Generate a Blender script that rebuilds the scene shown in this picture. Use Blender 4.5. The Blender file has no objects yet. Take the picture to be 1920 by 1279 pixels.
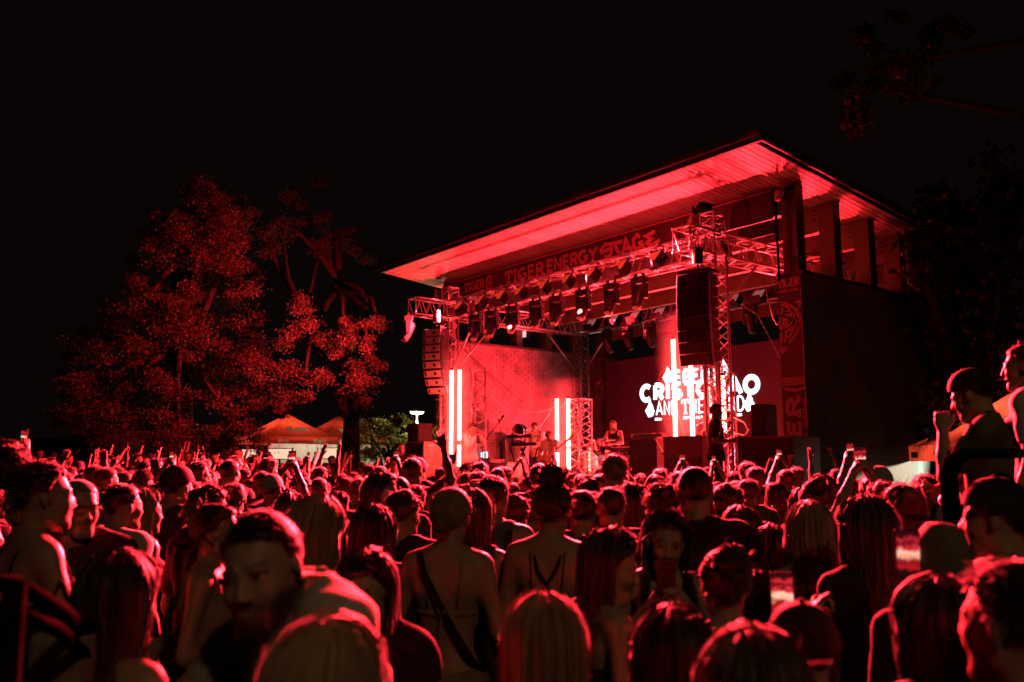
import bpy, bmesh, math, random, time
import numpy as np
from mathutils import Vector, Matrix, Euler
T0 = time.time()
random.seed(7); RNG = np.random.default_rng(11)
SC = bpy.context.scene
COL = SC.collection

# ------------------------------------------------------------------ camera
F_PX, CXP, CYP = 1600.0, 960.0, 639.5
PITCH = math.atan((865 - CYP) / F_PX)
CAM_H = 1.9
cam_d = bpy.data.cameras.new('camera')
cam = bpy.data.objects.new('camera', cam_d); COL.objects.link(cam)
cam.location = (0, 0, CAM_H); cam.rotation_euler = (math.pi / 2 + PITCH, 0, 0)
cam_d.sensor_width = 36.0; cam_d.lens = 36.0 * F_PX / 1920.0
cam_d.clip_start = 0.05; cam_d.clip_end = 600
cam_d.dof.use_dof = True; cam_d.dof.focus_distance = 11.0; cam_d.dof.aperture_fstop = 2.2
SC.camera = cam

# ------------------------------------------------------------------ night sky
world = bpy.data.worlds.new('World'); SC.world = world; world.use_nodes = True
wn = world.node_tree.nodes; wl = world.node_tree.links
bg = wn['Background']
bg.inputs[0].default_value = (0.75, 0.42, 0.40, 1); bg.inputs[1].default_value = 0.0035

# ------------------------------------------------------------------ render settings
SC.view_settings.view_transform = 'Standard'; SC.view_settings.look = 'None'
SC.view_settings.exposure = 0.0; SC.view_settings.gamma = 1.0
SC.render.engine = 'CYCLES'
cy = SC.cycles
cy.use_denoising = True
try: cy.denoiser = 'OPENIMAGEDENOISE'
except Exception: pass
cy.use_adaptive_sampling = True; cy.adaptive_threshold = 0.02
cy.max_bounces = 5; cy.diffuse_bounces = 0; cy.glossy_bounces = 1; cy.transmission_bounces = 3
cy.transparent_max_bounces = 6; cy.volume_bounces = 0; cy.volume_step_rate = 2.0; cy.volume_max_steps = 128
cy.sample_clamp_indirect = 4.0; cy.caustics_reflective = False; cy.caustics_refractive = False
try: cy.use_light_tree = True
except Exception: pass

# ------------------------------------------------------------------ the stage's own axes: u along its front (to the right), v into the stage
ANG = math.radians(37.94)
UX = np.array([math.sin(ANG), -math.cos(ANG), 0.0]); VX = np.array([math.cos(ANG), math.sin(ANG), 0.0]); ZX = np.array([0, 0, 1.0])
ORG = np.array([4.83, 13.89, 0.0])
CAMP = np.array([0, 0, CAM_H])
ROTZ = math.atan2(UX[1], UX[0])           # rotation that turns local x into u and local y into v
def W(u, v, z): return ORG + u * UX + v * VX + z * ZX
def ray(x, y):
    d = ((x - CXP) / F_PX, 1.0, -(y - CYP) / F_PX); c, s = math.cos(PITCH), math.sin(PITCH)
    return np.array([d[0], d[1] * c - d[2] * s, d[1] * s + d[2] * c])
def pv(x, y, v):                          # survey: photo point on the vertical plane v -> (u, z)
    r = ray(x, y); t = ((W(0, v, 0) - CAMP) @ VX) / (r @ VX); p = CAMP + r * t
    return float((p - ORG) @ UX), float(p[2])
def pY(x, y, Y):                          # survey: photo point at distance Y -> world
    r = ray(x, y); return CAMP + r * (Y / r[1])
def proj(p):
    p = np.asarray(p, float) - CAMP; c, s = math.cos(PITCH), math.sin(PITCH)
    yy = p[1] * c + p[2] * s; zz = -p[1] * s + p[2] * c
    return CXP + F_PX * p[0] / yy, CYP - F_PX * zz / yy
def ground_h(x, y):                       # the lawn rises a little towards the tents
    a = min(1.0, max(0.0, (-2.5 - x) / 5.0)); a = a * a * (3 - 2 * a)
    return 0.035 * max(0.0, y - 13.0) * a

BLOOM_DENS = 0.9  # density of the haze added to imitate lens bloom
RED = (1.0, 0.022, 0.036)
def light(name, kind, loc, power, color=RED, target=None, size=0.2, angle=60, blend=0.6, parent=None):
    d = bpy.data.lights.new(name, kind); d.energy = power; d.color = color
    if kind == 'SPOT': d.spot_size = math.radians(angle); d.spot_blend = blend; d.shadow_soft_size = size
    elif kind == 'POINT': d.shadow_soft_size = size
    o = bpy.data.objects.new(name, d); COL.objects.link(o); o.location = loc
    if target is not None:
        o.rotation_euler = (Vector(target) - Vector(loc)).to_track_quat('-Z', 'Y').to_euler()
    if parent is not None: adopt(o, parent)
    return o

# ------------------------------------------------------------------ scene-graph helpers
OFF = {}
def tag(o, label=None, cat=None, group=None, kind=None):
    if label: o['label'] = label
    if cat: o['category'] = cat
    if group: o['group'] = group
    if kind: o['kind'] = kind
    return o
def thing(name, loc, label, cat, group=None, rotz=0.0):
    o = bpy.data.objects.new(name, None); COL.objects.link(o); o.empty_display_size = 0.2
    o.location = Vector(loc); o.rotation_euler = (0, 0, rotz)
    OFF[o.name] = np.array(loc, float)
    return tag(o, label, cat, group)
def adopt(o, parent):                     # keep o where it stands, under parent (parents are unrotated here)
    o.parent = parent
    o.location = Vector(o.location) - Vector(OFF.get(parent.name, np.zeros(3)))
def link_mesh(name, me, parent=None, mat=None):
    o = bpy.data.objects.new(name, me); COL.objects.link(o)
    if mat is not None:
        me.materials.clear(); me.materials.append(mat)
    if parent is not None:
        o.parent = parent
    return o
def np_mesh(name, V, Fc, smooth=False):
    me = bpy.data.meshes.new(name)
    V = np.asarray(V, np.float32)
    if isinstance(Fc, np.ndarray):
        nf, k = Fc.shape
        me.vertices.add(len(V)); me.vertices.foreach_set('co', V.ravel())
        me.loops.add(nf * k); me.loops.foreach_set('vertex_index', Fc.astype(np.int32).ravel())
        me.polygons.add(nf); me.polygons.foreach_set('loop_start', np.arange(0, nf * k, k, dtype=np.int32))
        me.polygons.foreach_set('loop_total', np.full(nf, k, np.int32))
        me.update(calc_edges=True)
    else:
        me.from_pydata([tuple(map(float, p)) for p in V], [], Fc)
    if smooth: me.polygons.foreach_set('use_smooth', np.ones(len(me.polygons), bool))
    return me

class MB:
    """collects boxes, bars, tubes and strips into one mesh"""
    def __init__(s): s.v = []; s.f = []; s.sm = False
    def add(s, vs, fs):
        n = len(s.v); s.v += [tuple(map(float, p)) for p in vs]; s.f += [tuple(i + n for i in f) for f in fs]; return s
    def box(s, c, size, R=None):
        x, y, z = (k / 2 for k in size); c = np.asarray(c, float)
        P = np.array([(-x, -y, -z), (x, -y, -z), (x, y, -z), (-x, y, -z), (-x, -y, z), (x, -y, z), (x, y, z), (-x, y, z)])
        if R is not None: P = P @ np.asarray(R).T
        return s.add(P + c, [(0, 3, 2, 1), (4, 5, 6, 7), (0, 1, 5, 4), (1, 2, 6, 5), (2, 3, 7, 6), (3, 0, 4, 7)])
    def hexa(s, P): # 8 corners bottom 4, top 4
        return s.add(P, [(0, 3, 2, 1), (4, 5, 6, 7), (0, 1, 5, 4), (1, 2, 6, 5), (2, 3, 7, 6), (3, 0, 4, 7)])
    def ubox(s, u0, u1, v0, v1, z0, z1):
        return s.hexa([W(u0, v0, z0), W(u1, v0, z0), W(u1, v1, z0), W(u0, v1, z0), W(u0, v0, z1), W(u1, v0, z1), W(u1, v1, z1), W(u0, v1, z1)])
    def tube(s, pts, r, n=8, cap=True, rad=None):
        pts = [np.asarray(p, float) for p in pts]; m = len(pts); rings = []
        prev = None
        for i, p in enumerate(pts):
            t = (pts[min(i + 1, m - 1)] - pts[max(i - 1, 0)]); t = t / (np.linalg.norm(t) + 1e-9)
            if prev is None:
                a = np.array([0, 0, 1.0]) if abs(t[2]) < .9 else np.array([1.0, 0, 0])
                e1 = np.cross(t, a)
            else: e1 = prev - t * (prev @ t)
            e1 /= np.linalg.norm(e1) + 1e-9; prev = e1; e2 = np.cross(t, e1)
            rr = r if rad is None else rad[i]
            rings.append([p + rr * (math.cos(2 * math.pi * k / n) * e1 + math.sin(2 * math.pi * k / n) * e2) for k in range(n)])
        vs = [q for ring in rings for q in ring]; fs = []
        for i in range(m - 1):
            for k in range(n):
                fs.append((i * n + k, i * n + (k + 1) % n, (i + 1) * n + (k + 1) % n, (i + 1) * n + k))
        if cap: fs += [tuple(range(n - 1, -1, -1)), tuple((m - 1) * n + k for k in range(n))]
        return s.add(vs, fs)
    def lathe(s, prof, c=(0, 0, 0), n=20, R=None):
        c = np.asarray(c, float); P = []
        for r, z in prof:
            for k in range(n): P.append((r * math.cos(2 * math.pi * k / n), r * math.sin(2 * math.pi * k / n), z))
        P = np.array(P)
        if R is not None: P = P @ np.asarray(R).T
        fs = []
        for i in range(len(prof) - 1):
            for k in range(n): fs.append((i * n + k, i * n + (k + 1) % n, (i + 1) * n + (k + 1) % n, (i + 1) * n + k))
        fs += [tuple(range(n - 1, -1, -1)), tuple((len(prof) - 1) * n + k for k in range(n))]
        return s.add(P + c, fs)
    def mesh(s, name, off=None):
        V = np.array(s.v, float).reshape(-1, 3)
        if off is not None: V = V - off
        me = bpy.data.meshes.new(name); me.from_pydata([tuple(p) for p in V], [], s.f); me.update()
        return me
    def part(s, name, mat, parent, smooth=None, bevel=0.0, root=None):
        """link as a part; world coordinates, the thing (root) stands unrotated at OFF"""
        base = OFF.get((root or parent).name, np.zeros(3)) if parent is not None else np.zeros(3)
        me = s.mesh(name, base)
        o = link_mesh(name, me, parent, mat)
        if parent is not None: OFF[o.name] = base
        finish(o, smooth, bevel)
        return o
def finish(o, smooth=None, bevel=0.0):
    if smooth: o.data.polygons.foreach_set('use_smooth', np.ones(len(o.data.polygons), bool))
    if bevel:
        m = o.modifiers.new('bevel', 'BEVEL'); m.width = bevel; m.segments = 2; m.limit_method = 'ANGLE'
def rot(axis, deg): return np.array(Matrix.Rotation(math.radians(deg), 3, axis))
RUV = np.array([UX, VX, ZX]).T            # local (u,v,z) axes -> world

def copy_tree(o, parent=None, loc=None, rz=None):
    c = o.copy(); COL.objects.link(c); c.parent = parent
    if loc is not None: c.location = Vector(loc)
    if rz is not None: c.rotation_euler = (0, 0, rz)
    for ch in list(o.children): copy_tree(ch, c)
    return c

# ------------------------------------------------------------------ procedural materials
MATS = {}
def pm(name, col, rough=0.6, metal=0.0, var=0.2, scale=6.0, bump=0.0, spec=0.5, emit=None, estr=0.0, objcol=False, trans=0.0, bscale=None):
    if name in MATS: return MATS[name]
    m = bpy.data.materials.new(name); m.use_nodes = True; n = m.node_tree.nodes; l = m.node_tree.links
    b = n['Principled BSDF']; b.inputs['Roughness'].default_value = rough; b.inputs['Metallic'].default_value = metal
    b.inputs['Specular IOR Level'].default_value = spec
    tc = n.new('ShaderNodeTexCoord'); nz = n.new('ShaderNodeTexNoise'); nz.inputs['Scale'].default_value = scale; nz.inputs['Detail'].default_value = 4
    l.new(tc.outputs['Object'], nz.inputs['Vector'])
    mr = n.new('ShaderNodeMapRange'); mr.inputs[1].default_value = .3; mr.inputs[2].default_value = .7
    mr.inputs[3].default_value = 1 - var; mr.inputs[4].default_value = 1 + var
    l.new(nz.outputs['Fac'], mr.inputs[0])
    vm = n.new('ShaderNodeVectorMath'); vm.operation = 'SCALE'
    if objcol:
        oi = n.new('ShaderNodeObjectInfo'); l.new(oi.outputs['Color'], vm.inputs[0])
    else: vm.inputs[0].default_value = col[:3]
    l.new(mr.outputs[0], vm.inputs['Scale']); l.new(vm.outputs[0], b.inputs['Base Color'])
    if bump:
        bp = n.new('ShaderNodeBump'); bp.inputs['Strength'].default_value = bump; bp.inputs['Distance'].default_value = .02
        nb = n.new('ShaderNodeTexNoise'); nb.inputs['Scale'].default_value = bscale or scale * 4; nb.inputs['Detail'].default_value = 5
        l.new(tc.outputs['Object'], nb.inputs['Vector']); l.new(nb.outputs['Fac'], bp.inputs['Height']); l.new(bp.outputs[0], b.inputs['Normal'])
    if emit:
        b.inputs['Emission Color'].default_value = (*emit, 1); b.inputs['Emission Strength'].default_value = estr
    if trans:
        tr = n.new('ShaderNodeBsdfTranslucent'); mx = n.new('ShaderNodeMixShader'); mx.inputs[0].default_value = trans
        l.new(vm.outputs[0], tr.inputs[0]); l.new(b.outputs[0], mx.inputs[1]); l.new(tr.outputs[0], mx.inputs[2])
        l.new(mx.outputs[0], n['Material Output'].inputs[0])
    MATS[name] = m; return m
def emis(name, col, s):
    if name in MATS: return MATS[name]
    m = bpy.data.materials.new(name); m.use_nodes = True; n = m.node_tree.nodes; n.clear()
    e = n.new('ShaderNodeEmission'); e.inputs[0].default_value = (*col, 1); e.inputs[1].default_value = s
    o = n.new('ShaderNodeOutputMaterial'); m.node_tree.links.new(e.outputs[0], o.inputs[0]); MATS[name] = m; return m
def wood(name, c0, c1, rough=.55, stretch=(1.2, 14, 14)):
    if name in MATS: return MATS[name]
    m = bpy.data.materials.new(name); m.use_nodes = True; n = m.node_tree.nodes; l = m.node_tree.links; b = n['Principled BSDF']
    b.inputs['Roughness'].default_value = rough
    tc = n.new('ShaderNodeTexCoord'); mp = n.new('ShaderNodeMapping'); mp.inputs['Scale'].default_value = stretch
    mp.inputs['Rotation'].default_value = (0, 0, -ANG if stretch[0] < stretch[1] else 0)
    l.new(tc.outputs['Object'], mp.inputs[0])
    nz = n.new('ShaderNodeTexNoise'); nz.inputs['Scale'].default_value = 1.6; nz.inputs['Detail'].default_value = 6; nz.inputs['Roughness'].default_value = .65
    l.new(mp.outputs[0], nz.inputs['Vector'])
    vo = n.new('ShaderNodeTexVoronoi'); vo.inputs['Scale'].default_value = 2.2; l.new(tc.outputs['Object'], vo.inputs['Vector'])
    kn = n.new('ShaderNodeMapRange'); kn.inputs[1].default_value = .03; kn.inputs[2].default_value = .075; l.new(vo.outputs['Distance'], kn.inputs[0])
    cr = n.new('ShaderNodeValToRGB'); cr.color_ramp.elements[0].position = .3; cr.color_ramp.elements[0].color = (*c0, 1)
    cr.color_ramp.elements[1].position = .72; cr.color_ramp.elements[1].color = (*c1, 1); l.new(nz.outputs['Fac'], cr.inputs[0])
    oi = n.new('ShaderNodeObjectInfo'); rr = n.new('ShaderNodeMapRange'); rr.inputs[3].default_value = .8; rr.inputs[4].default_value = 1.1
    l.new(oi.outputs['Random'], rr.inputs[0])
    mu = n.new('ShaderNodeMath'); mu.operation = 'MULTIPLY'; l.new(rr.outputs[0], mu.inputs[0])
    k2 = n.new('ShaderNodeMapRange'); k2.inputs[3].default_value = .35; k2.inputs[4].default_value = 1.0; l.new(kn.outputs[0], k2.inputs[0]); l.new(k2.outputs[0], mu.inputs[1])
    vm = n.new('ShaderNodeVectorMath'); vm.operation = 'SCALE'; l.new(cr.outputs[0], vm.inputs[0]); l.new(mu.outputs[0], vm.inputs['Scale'])
    l.new(vm.outputs[0], b.inputs['Base Color']); MATS[name] = m; return m

M_BLACK = pm('black_painted_metal', (.016, .015, .015), .5, .0, .3, 9, .1, .3)
M_BLACKFAB = pm('black_cloth', (.02, .018, .019), .9, 0, .35, 4, .3)
M_ALU = pm('truss_aluminium', (.48, .46, .46), .36, .85, .15, 7, .05)
M_PLASTIC = pm('black_plastic', (.018, .017, .018), .4, 0, .2, 12, .05, .3)
M_CHROME = pm('chrome', (.75, .74, .74), .16, 1.0, .1, 20)
M_STEEL = pm('dark_steel_rail', (.012, .012, .011), .85, .0, .3, 14, .12, .0)
M_GREY = pm('grey_cabinet', (.5, .47, .47), .55, 0, .15, 20, .1)
M_WHITE = pm('white_plastic', (.72, .7, .68), .5, 0, .1, 8)
M_CABLE = pm('pale_cable', (.62, .56, .52), .55, 0, .15, 6)
M_CABLED = pm('dark_cable', (.05, .03, .03), .6, 0, .2, 6)
M_BANNER = pm('dark_banner_fabric', (.085, .035, .035), .75, 0, .25, 3, .15)
M_PRINTRED = pm('red_banner_print', (.8, .3, .27), .7, 0, .12, 9)
M_PRINTPALE = pm('pale_print', (.72, .66, .52), .7, 0, .1, 9)
# ================================================================== ground
SOF = lambda v: 6.6 - 0.105 * v            # underside of the tilted roof
def build_ground():
    n = 90
    xs = np.concatenate([np.linspace(-260, -36, 12), np.linspace(-34, 34, n), np.linspace(36, 260, 12)])
    ys = np.concatenate([np.linspace(-80, -6, 8), np.linspace(-4, 60, n), np.linspace(64, 320, 14)])
    V = [(x, y, ground_h(x, y) + 0.0) for y in ys for x in xs]
    nx = len(xs); Fc = [(j * nx + i, j * nx + i + 1, (j + 1) * nx + i + 1, (j + 1) * nx + i) for j in range(len(ys) - 1) for i in range(nx - 1)]
    me = np_mesh('ground', V, np.array(Fc)); o = link_mesh('ground', me, None, pm('trodden_grass', (.05, .055, .03), .95, 0, .5, 3, .5, bscale=30))
    tag(o, 'trodden park lawn under the crowd', 'ground', kind='structure')
build_ground()

# ================================================================== pavilion
M_SOFF = wood('pale_soffit_board', (.52, .40, .32), (.68, .56, .46))
M_BEAM = wood('beam_timber', (.36, .24, .16), (.5, .36, .26), stretch=(1.2, 10, 10))
M_COLUMN = wood('dark_column_timber', (.16, .11, .075), (.22, .16, .11), stretch=(10, 10.0, 1.1))
M_WALL = pm('dark_rendered_wall', (.34, .25, .2), .85, 0, .2, 1.2, .35, bscale=40)
M_BRICK = pm('painted_brick', (.27, .22, .215), .75, 0, .4, 3, .25)
M_MORTAR = pm('mortar', (.33, .28, .27), .95, 0, .2, 9)
M_FASCIA = pm('brown_fascia_metal', (.075, .05, .04), .6, .1, .2, 3)
PAV = thing('stage_pavilion', W(-5, 2, 0), 'park stage pavilion with pale boarded roof, glulam beams and side walls', 'pavilion')
MB().ubox(-.47, 0, 0, 6.6, 0, 5).part('wall', M_WALL, PAV)['label'] = 'dark plain outer side wall on the right'
MB().ubox(-.50, .03, -.03, 6.6, 5.003, 5.05).part('wall_coping', M_FASCIA, PAV)
wl_ = MB().ubox(-10.95, -10.47, .1, 6.6, 0, 5).part('wall', M_MORTAR, PAV); wl_['label'] = 'brick side wall on the left, lit red'
MB().ubox(-10.97, -10.43, .07, 6.6, 5.003, 5.05).part('wall_coping', M_FASCIA, PAV)
MB().ubox(-10.46, -.48, 6.2, 6.5, 0, 5).part('back_wall', M_BLACKFAB, PAV)
# bricks of the left wall, real courses
br = MB(); bw, bh = .25, .0833
r_ = random.Random(3)
for j in range(int(1.0 / bh), int(5.0 / bh)):
    v = .11 - (bw / 2 if j % 2 else 0)
    while v < 6.1:
        a, b_ = max(v + .006, .105), min(v + bw - .006, 6.15)
        if b_ - a > .03:
            p = r_.uniform(0, .004); z0 = j * bh + .006; z1 = z0 + bh - .012
            br.ubox(-10.469, -10.452 + p, a, b_, z0, z1)
        v += bw
o = br.part('brickwork', M_BRICK, wl_, root=PAV); o['kind'] = 'stuff'
VC = [0, 1.12, 2.27, 3.37, 4.5, 5.6]
for v0 in VC:
    for (ua, ub) in ((-.36, -.06), (-10.86, -10.56)):
        c = MB()
        c.hexa([W(ua, v0, 5.05), W(ub, v0, 5.05), W(ub, v0 + .22, 5.05), W(ua, v0 + .22, 5.05),
                W(ua, v0, SOF(v0) - .004), W(ub, v0, SOF(v0) - .004), W(ub, v0 + .22, SOF(v0 + .22) - .004), W(ua, v0 + .22, SOF(v0 + .22) - .004)])
        col = c.part('column', M_COLUMN, PAV, bevel=.008)
        if v0 and ua > -1:
            for q in range(3): MB().lathe([(.018, 0), (.018, .02)], W(ua - .07, v0 + .016, SOF(v0) - .1 - q * .09), 8, np.array([UX, ZX, -VX]).T).part('bolt', M_BLACK, col, root=PAV)
    zb = SOF(v0 + .1)
    MB().hexa([W(-10.54, v0 + .03, zb - .5), W(-.38, v0 + .03, zb - .5), W(-.38, v0 + .17, zb - .5), W(-10.54, v0 + .17, zb - .5),
               W(-10.54, v0 + .03, zb - .01), W(-.38, v0 + .03, zb - .01), W(-.38, v0 + .17, zb - .03), W(-10.54, v0 + .17, zb - .03)]).part('beam', M_BEAM, PAV)
ROOF = MB().hexa([W(-11.26, -1.62, SOF(-1.62) + .05), W(.45, -1.62, SOF(-1.62) + .05), W(.45, 6.6, SOF(6.6) + .05), W(-11.26, 6.6, SOF(6.6) + .05),
                  W(-11.26, -1.62, SOF(-1.62) + .14), W(.45, -1.62, SOF(-1.62) + .14), W(.45, 6.6, SOF(6.6) + .14), W(-11.26, 6.6, SOF(6.6) + .14)]).part('roof', M_FASCIA, PAV)
MB().ubox(-11.28, .47, -1.68, -1.622, SOF(-1.62) - .012, SOF(-1.62) + .13).part('fascia', M_FASCIA, ROOF, root=PAV)
MB().ubox(-11.31, .50, -1.74, -1.682, SOF(-1.62) + .07, SOF(-1.62) + .19).part('gutter', M_FASCIA, ROOF, root=PAV, bevel=.01)
for (ua, ub) in ((.452, .48), (-11.29, -11.262)):
    MB().hexa([W(ua, -1.62, SOF(-1.62) + .0), W(ub, -1.62, SOF(-1.62) + .0), W(ub, 6.6, SOF(6.6) + .0), W(ua, 6.6, SOF(6.6) + .0),
               W(ua, -1.62, SOF(-1.62) + .16), W(ub, -1.62, SOF(-1.62) + .16), W(ub, 6.6, SOF(6.6) + .16), W(ua, 6.6, SOF(6.6) + .16)]).part('side_fascia', M_FASCIA, ROOF, root=PAV)
bwid = .1115; nb = int(11.7 / bwid)
def board_mesh():
    a, b_ = 0.0, bwid - .013
    return MB().hexa([W(a, -1.615, SOF(-1.615)), W(b_, -1.615, SOF(-1.615)), W(b_, 6.58, SOF(6.58)), W(a, 6.58, SOF(6.58)),
                      W(a, -1.615, SOF(-1.615) + .022), W(b_, -1.615, SOF(-1.615) + .022), W(b_, 6.58, SOF(6.58) + .022), W(a, 6.58, SOF(6.58) + .022)]).mesh('soffit_board', OFF[PAV.name])
bm_ = board_mesh()
for i in range(nb):
    o = link_mesh('soffit_board', bm_, ROOF, M_SOFF); o.location = Vector((-11.25 + i * bwid) * UX + RNG.uniform(-.0025, .0025) * ZX)

# ================================================================== stage deck
M_DECK = pm('black_stage_deck', (.05, .042, .04), .45, 0, .3, 5, .15)
st = thing('stage_deck', W(-5.4, 2, 0), 'raised black stage floor inside the pavilion', 'stage')
MB().ubox(-10.42, -.5, -1.55, 6.19, .93, 1.0).part('deck', M_DECK, st)
MB().ubox(-10.40, -.52, -1.5, 6.1, .004, .925).part('skirt', M_BLACKFAB, st)
rs = thing('drum_riser', W(-7.4, 2.6, 1.0), 'low black riser under the drum kit', 'riser')
MB().ubox(-8.9, -5.6, 1.75, 4.1, 1.004, 1.5).part('side_skirt', M_BLACKFAB, rs)
MB().ubox(-8.93, -5.57, 1.72, 4.13, 1.502, 1.56).part('top', M_DECK, rs)

# ================================================================== trusses
def truss(parent, root, p0, p1, a, b, w, h, bay=.42, rc=.025, rb=.011, name='truss_beam', mat=None):
    mat = mat or M_ALU
    p0 = np.asarray(p0, float); p1 = np.asarray(p1, float); L = np.linalg.norm(p1 - p0); d = (p1 - p0) / L
    cor = [(-a * w / 2 - b * h / 2), (a * w / 2 - b * h / 2), (a * w / 2 + b * h / 2), (-a * w / 2 + b * h / 2)]
    n = max(2, int(round(L / bay))); br = MB()
    for k in range(4):
        c0, c1 = cor[k], cor[(k + 1) % 4]
        for i in range(n):
            q0 = p0 + d * (L * i / n); q1 = p0 + d * (L * (i + .5) / n); q2 = p0 + d * (L * (i + 1) / n)
            br.tube([q0 + c0, q1 + c1], rb, 5, False); br.tube([q1 + c1, q2 + c0], rb, 5, False)
        for q in (p0, p1): br.tube([q + c0, q + c1], rb * 1.3, 6, False)
    o = br.part(name, mat, parent, root=root, smooth=True)
    for c in cor: MB().tube([p0 + c - d * .02, p1 + c + d * .02], rc, 8).part('chord', mat, o, root=root, smooth=True)
    return o
TV, TUL, TUR = -.5, -9.77, -1.42           # front truss line and its two towers
ZL, ZH = 5.46, 5.87
FR = thing('stage_truss_frame', W(-5.6, 1.5, 1.0), 'aluminium lighting truss frame on four towers under the roof', 'truss')
zc = (ZL + ZH) / 2; hh = ZH - ZL
truss(FR, FR, W(TUL, TV, zc), W(TUR, TV, zc), VX, ZX, .38, hh)
for u in (TUL, TUR):
    truss(FR, FR, W(u, TV + .2, zc), W(u, 4.1, zc), UX, ZX, .36, hh)
    truss(FR, FR, W(u, TV - .2, zc), W(u, -1.62 if u < -5 else -1.35, zc), UX, ZX, .36, hh, .36)
    truss(FR, FR, W(u, TV, 1.0), W(u, TV, ZL), UX, VX, .3, .3, .36, name='tower')
    truss(FR, FR, W(u, TV, ZH), W(u, TV, 6.25), UX, VX, .3, .3, .36, name='tower')
truss(FR, FR, W(-10.15, 4.3, 5.78), W(TUR, 4.3, 5.78), VX, ZX, .36, .42)
for u in (-10.12, -1.45): truss(FR, FR, W(u, 4.3, 1.0), W(u, 4.3, 5.57), UX, VX, .3, .3, .36, name='tower')
def brace(p, q, r=.024): MB().tube([p, q], r, 8).part('brace', M_ALU, FR, smooth=True)
brace(W(TUL + .15, TV, 4.2), W(TUL + 1.25, TV, ZL)); brace(W(TUL, TV + .2, 4.2), W(TUL, TV + 1.4, ZL))
brace(W(TUR, TV + .15, 4.55), W(TUR + .05, TV + 1.15, ZL)); brace(W(-10.0, 4.3, 4.4), W(-8.9, 4.3, 5.57)); brace(W(-10.12, 4.15, 4.4), W(-10.12, 3.0, 5.5))

# ================================================================== front lamps on the truss
M_FLOODFACE = pm('amber_red_flood_face', (.6, .2, .1), .5, 0, .2, 30, 0, emit=(1, .07, .03), estr=.55)
M_FLOODPALE = pm('pale_flood_face', (.7, .5, .48), .5, 0, .2, 30, 0, emit=(1, .28, .26), estr=.38)
def lthing(name, loc, label, cat, group=None, rotz=ROTZ):
    o = thing(name, loc, label, cat, group, rotz); OFF[o.name] = np.zeros(3); return o
def flood(face):
    t = lthing('flood_light', (0, 0, 0), '', 'light')
    R = rot('X', -38)
    MB().box((0, 0, .0), (.34, .2, .27), R).part('housing', M_BLACK, t, bevel=.01)
    f = MB().box(np.array((0, -.104, 0)) @ R.T, (.3, .012, .22), R).part('lamp_face', face, t)
    g = MB()
    for k in range(5): g.box(np.array((0, -.113, -.08 + k * .04)) @ R.T, (.3, .006, .006), R)
    g.part('grille', M_BLACK, f)
    for s, a in ((1, -50), (-1, 50)):
        RR = R @ rot('X', a)
        MB().box(np.array((0, -.13, s * .19)) @ R.T, (.34, .006, .17), RR).part('barn_door', M_BLACK, t)
    y = MB().tube([(-.2, 0, 0), (-.2, .02, .24), (.2, .02, .24), (.2, 0, 0)], .014, 6).part('yoke', M_BLACK, t)
    MB().lathe([(.04, 0), (.04, .09)], (0, .02, .24), 10).part('clamp', M_ALU, y)
    return t
ford = ['leftmost', 'second from left', 'third from left', 'fourth from left', 'fifth from left', 'sixth from left', 'seventh from left', 'eighth from left', 'rightmost']
protoF = flood(M_FLOODFACE); FLOODS = []
for i, (x, y) in enumerate([(862, 582), (901, 567), (938, 557), (976, 547), (1018, 537), (1062, 526), (1110, 514), (1165, 500), (1231, 484)]):
    u, z = pv(x, y, TV - .3)
    o = protoF if i == 0 else copy_tree(protoF)
    o.location = Vector(W(u, TV - .3, 5.56)); o.rotation_euler = (0, 0, ROTZ + random.uniform(-.25, .12))
    tag(o, f'{ford[i]} of the nine barn-door flood lights on the front truss', 'light', 'flood lights on the front truss')
    if i % 2 == 0:                         # every second flood is on and washes the audience in red
        tgt = [pY(120, 900, 17), pY(330, 900, 12), pY(700, 900, 7), pY(1200, 900, 4), pY(1700, 900, 3)][i // 2]
        FLOODS.append((W(u, TV - .62, 5.48), tgt, [78000, 72000, 64000, 66000, 58000][i // 2], o))
for (p, tgt, pw, o) in FLOODS:
    l_ = light('flood_beam', 'SPOT', p, pw, RED, tgt, .15, 88, .8)
    k_ = light('banner_fill', 'POINT', p + np.array([0, 0, .16]) - .5 * VX, 13 if pw != 58000 else 90, RED, None, .1)  # point light added to brighten the banners
    bpy.context.view_layer.update(); l_.parent = o; l_.matrix_parent_inverse = o.matrix_world.inverted(); k_.parent = o; k_.matrix_parent_inverse = o.matrix_world.inverted()
protoB = flood(M_FLOODPALE)
bord = ['leftmost', 'second from left', 'third from left', 'fourth from left', 'fifth from left', 'rightmost']
for i, (x, y) in enumerate([(1112, 610), (1154, 602), (1193, 596), (1240, 589), (1376, 565), (1426, 557)]):
    u, z = pv(x, y, 4.1)
    o = protoB if i == 0 else copy_tree(protoB)
    o.location = Vector(W(u, 4.1, z)); o.rotation_euler = (0, 0, ROTZ + random.uniform(-.1, .1))
    tag(o, f'{bord[i]} of the pale flood lights on the rear truss', 'light', 'flood lights on the rear truss')
    if i in (1, 3):  # red spots added here make up for bounce light on the stage
        bpy.context.view_layer.update(); l_ = light('flood_beam', 'SPOT', W(u, 3.85, z), 1500, RED, W([-9.6, 0, 0, -6.5][i], .4, 1.6), .15, 95, .8); l_.parent = o; l_.matrix_parent_inverse = o.matrix_world.inverted()
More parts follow.
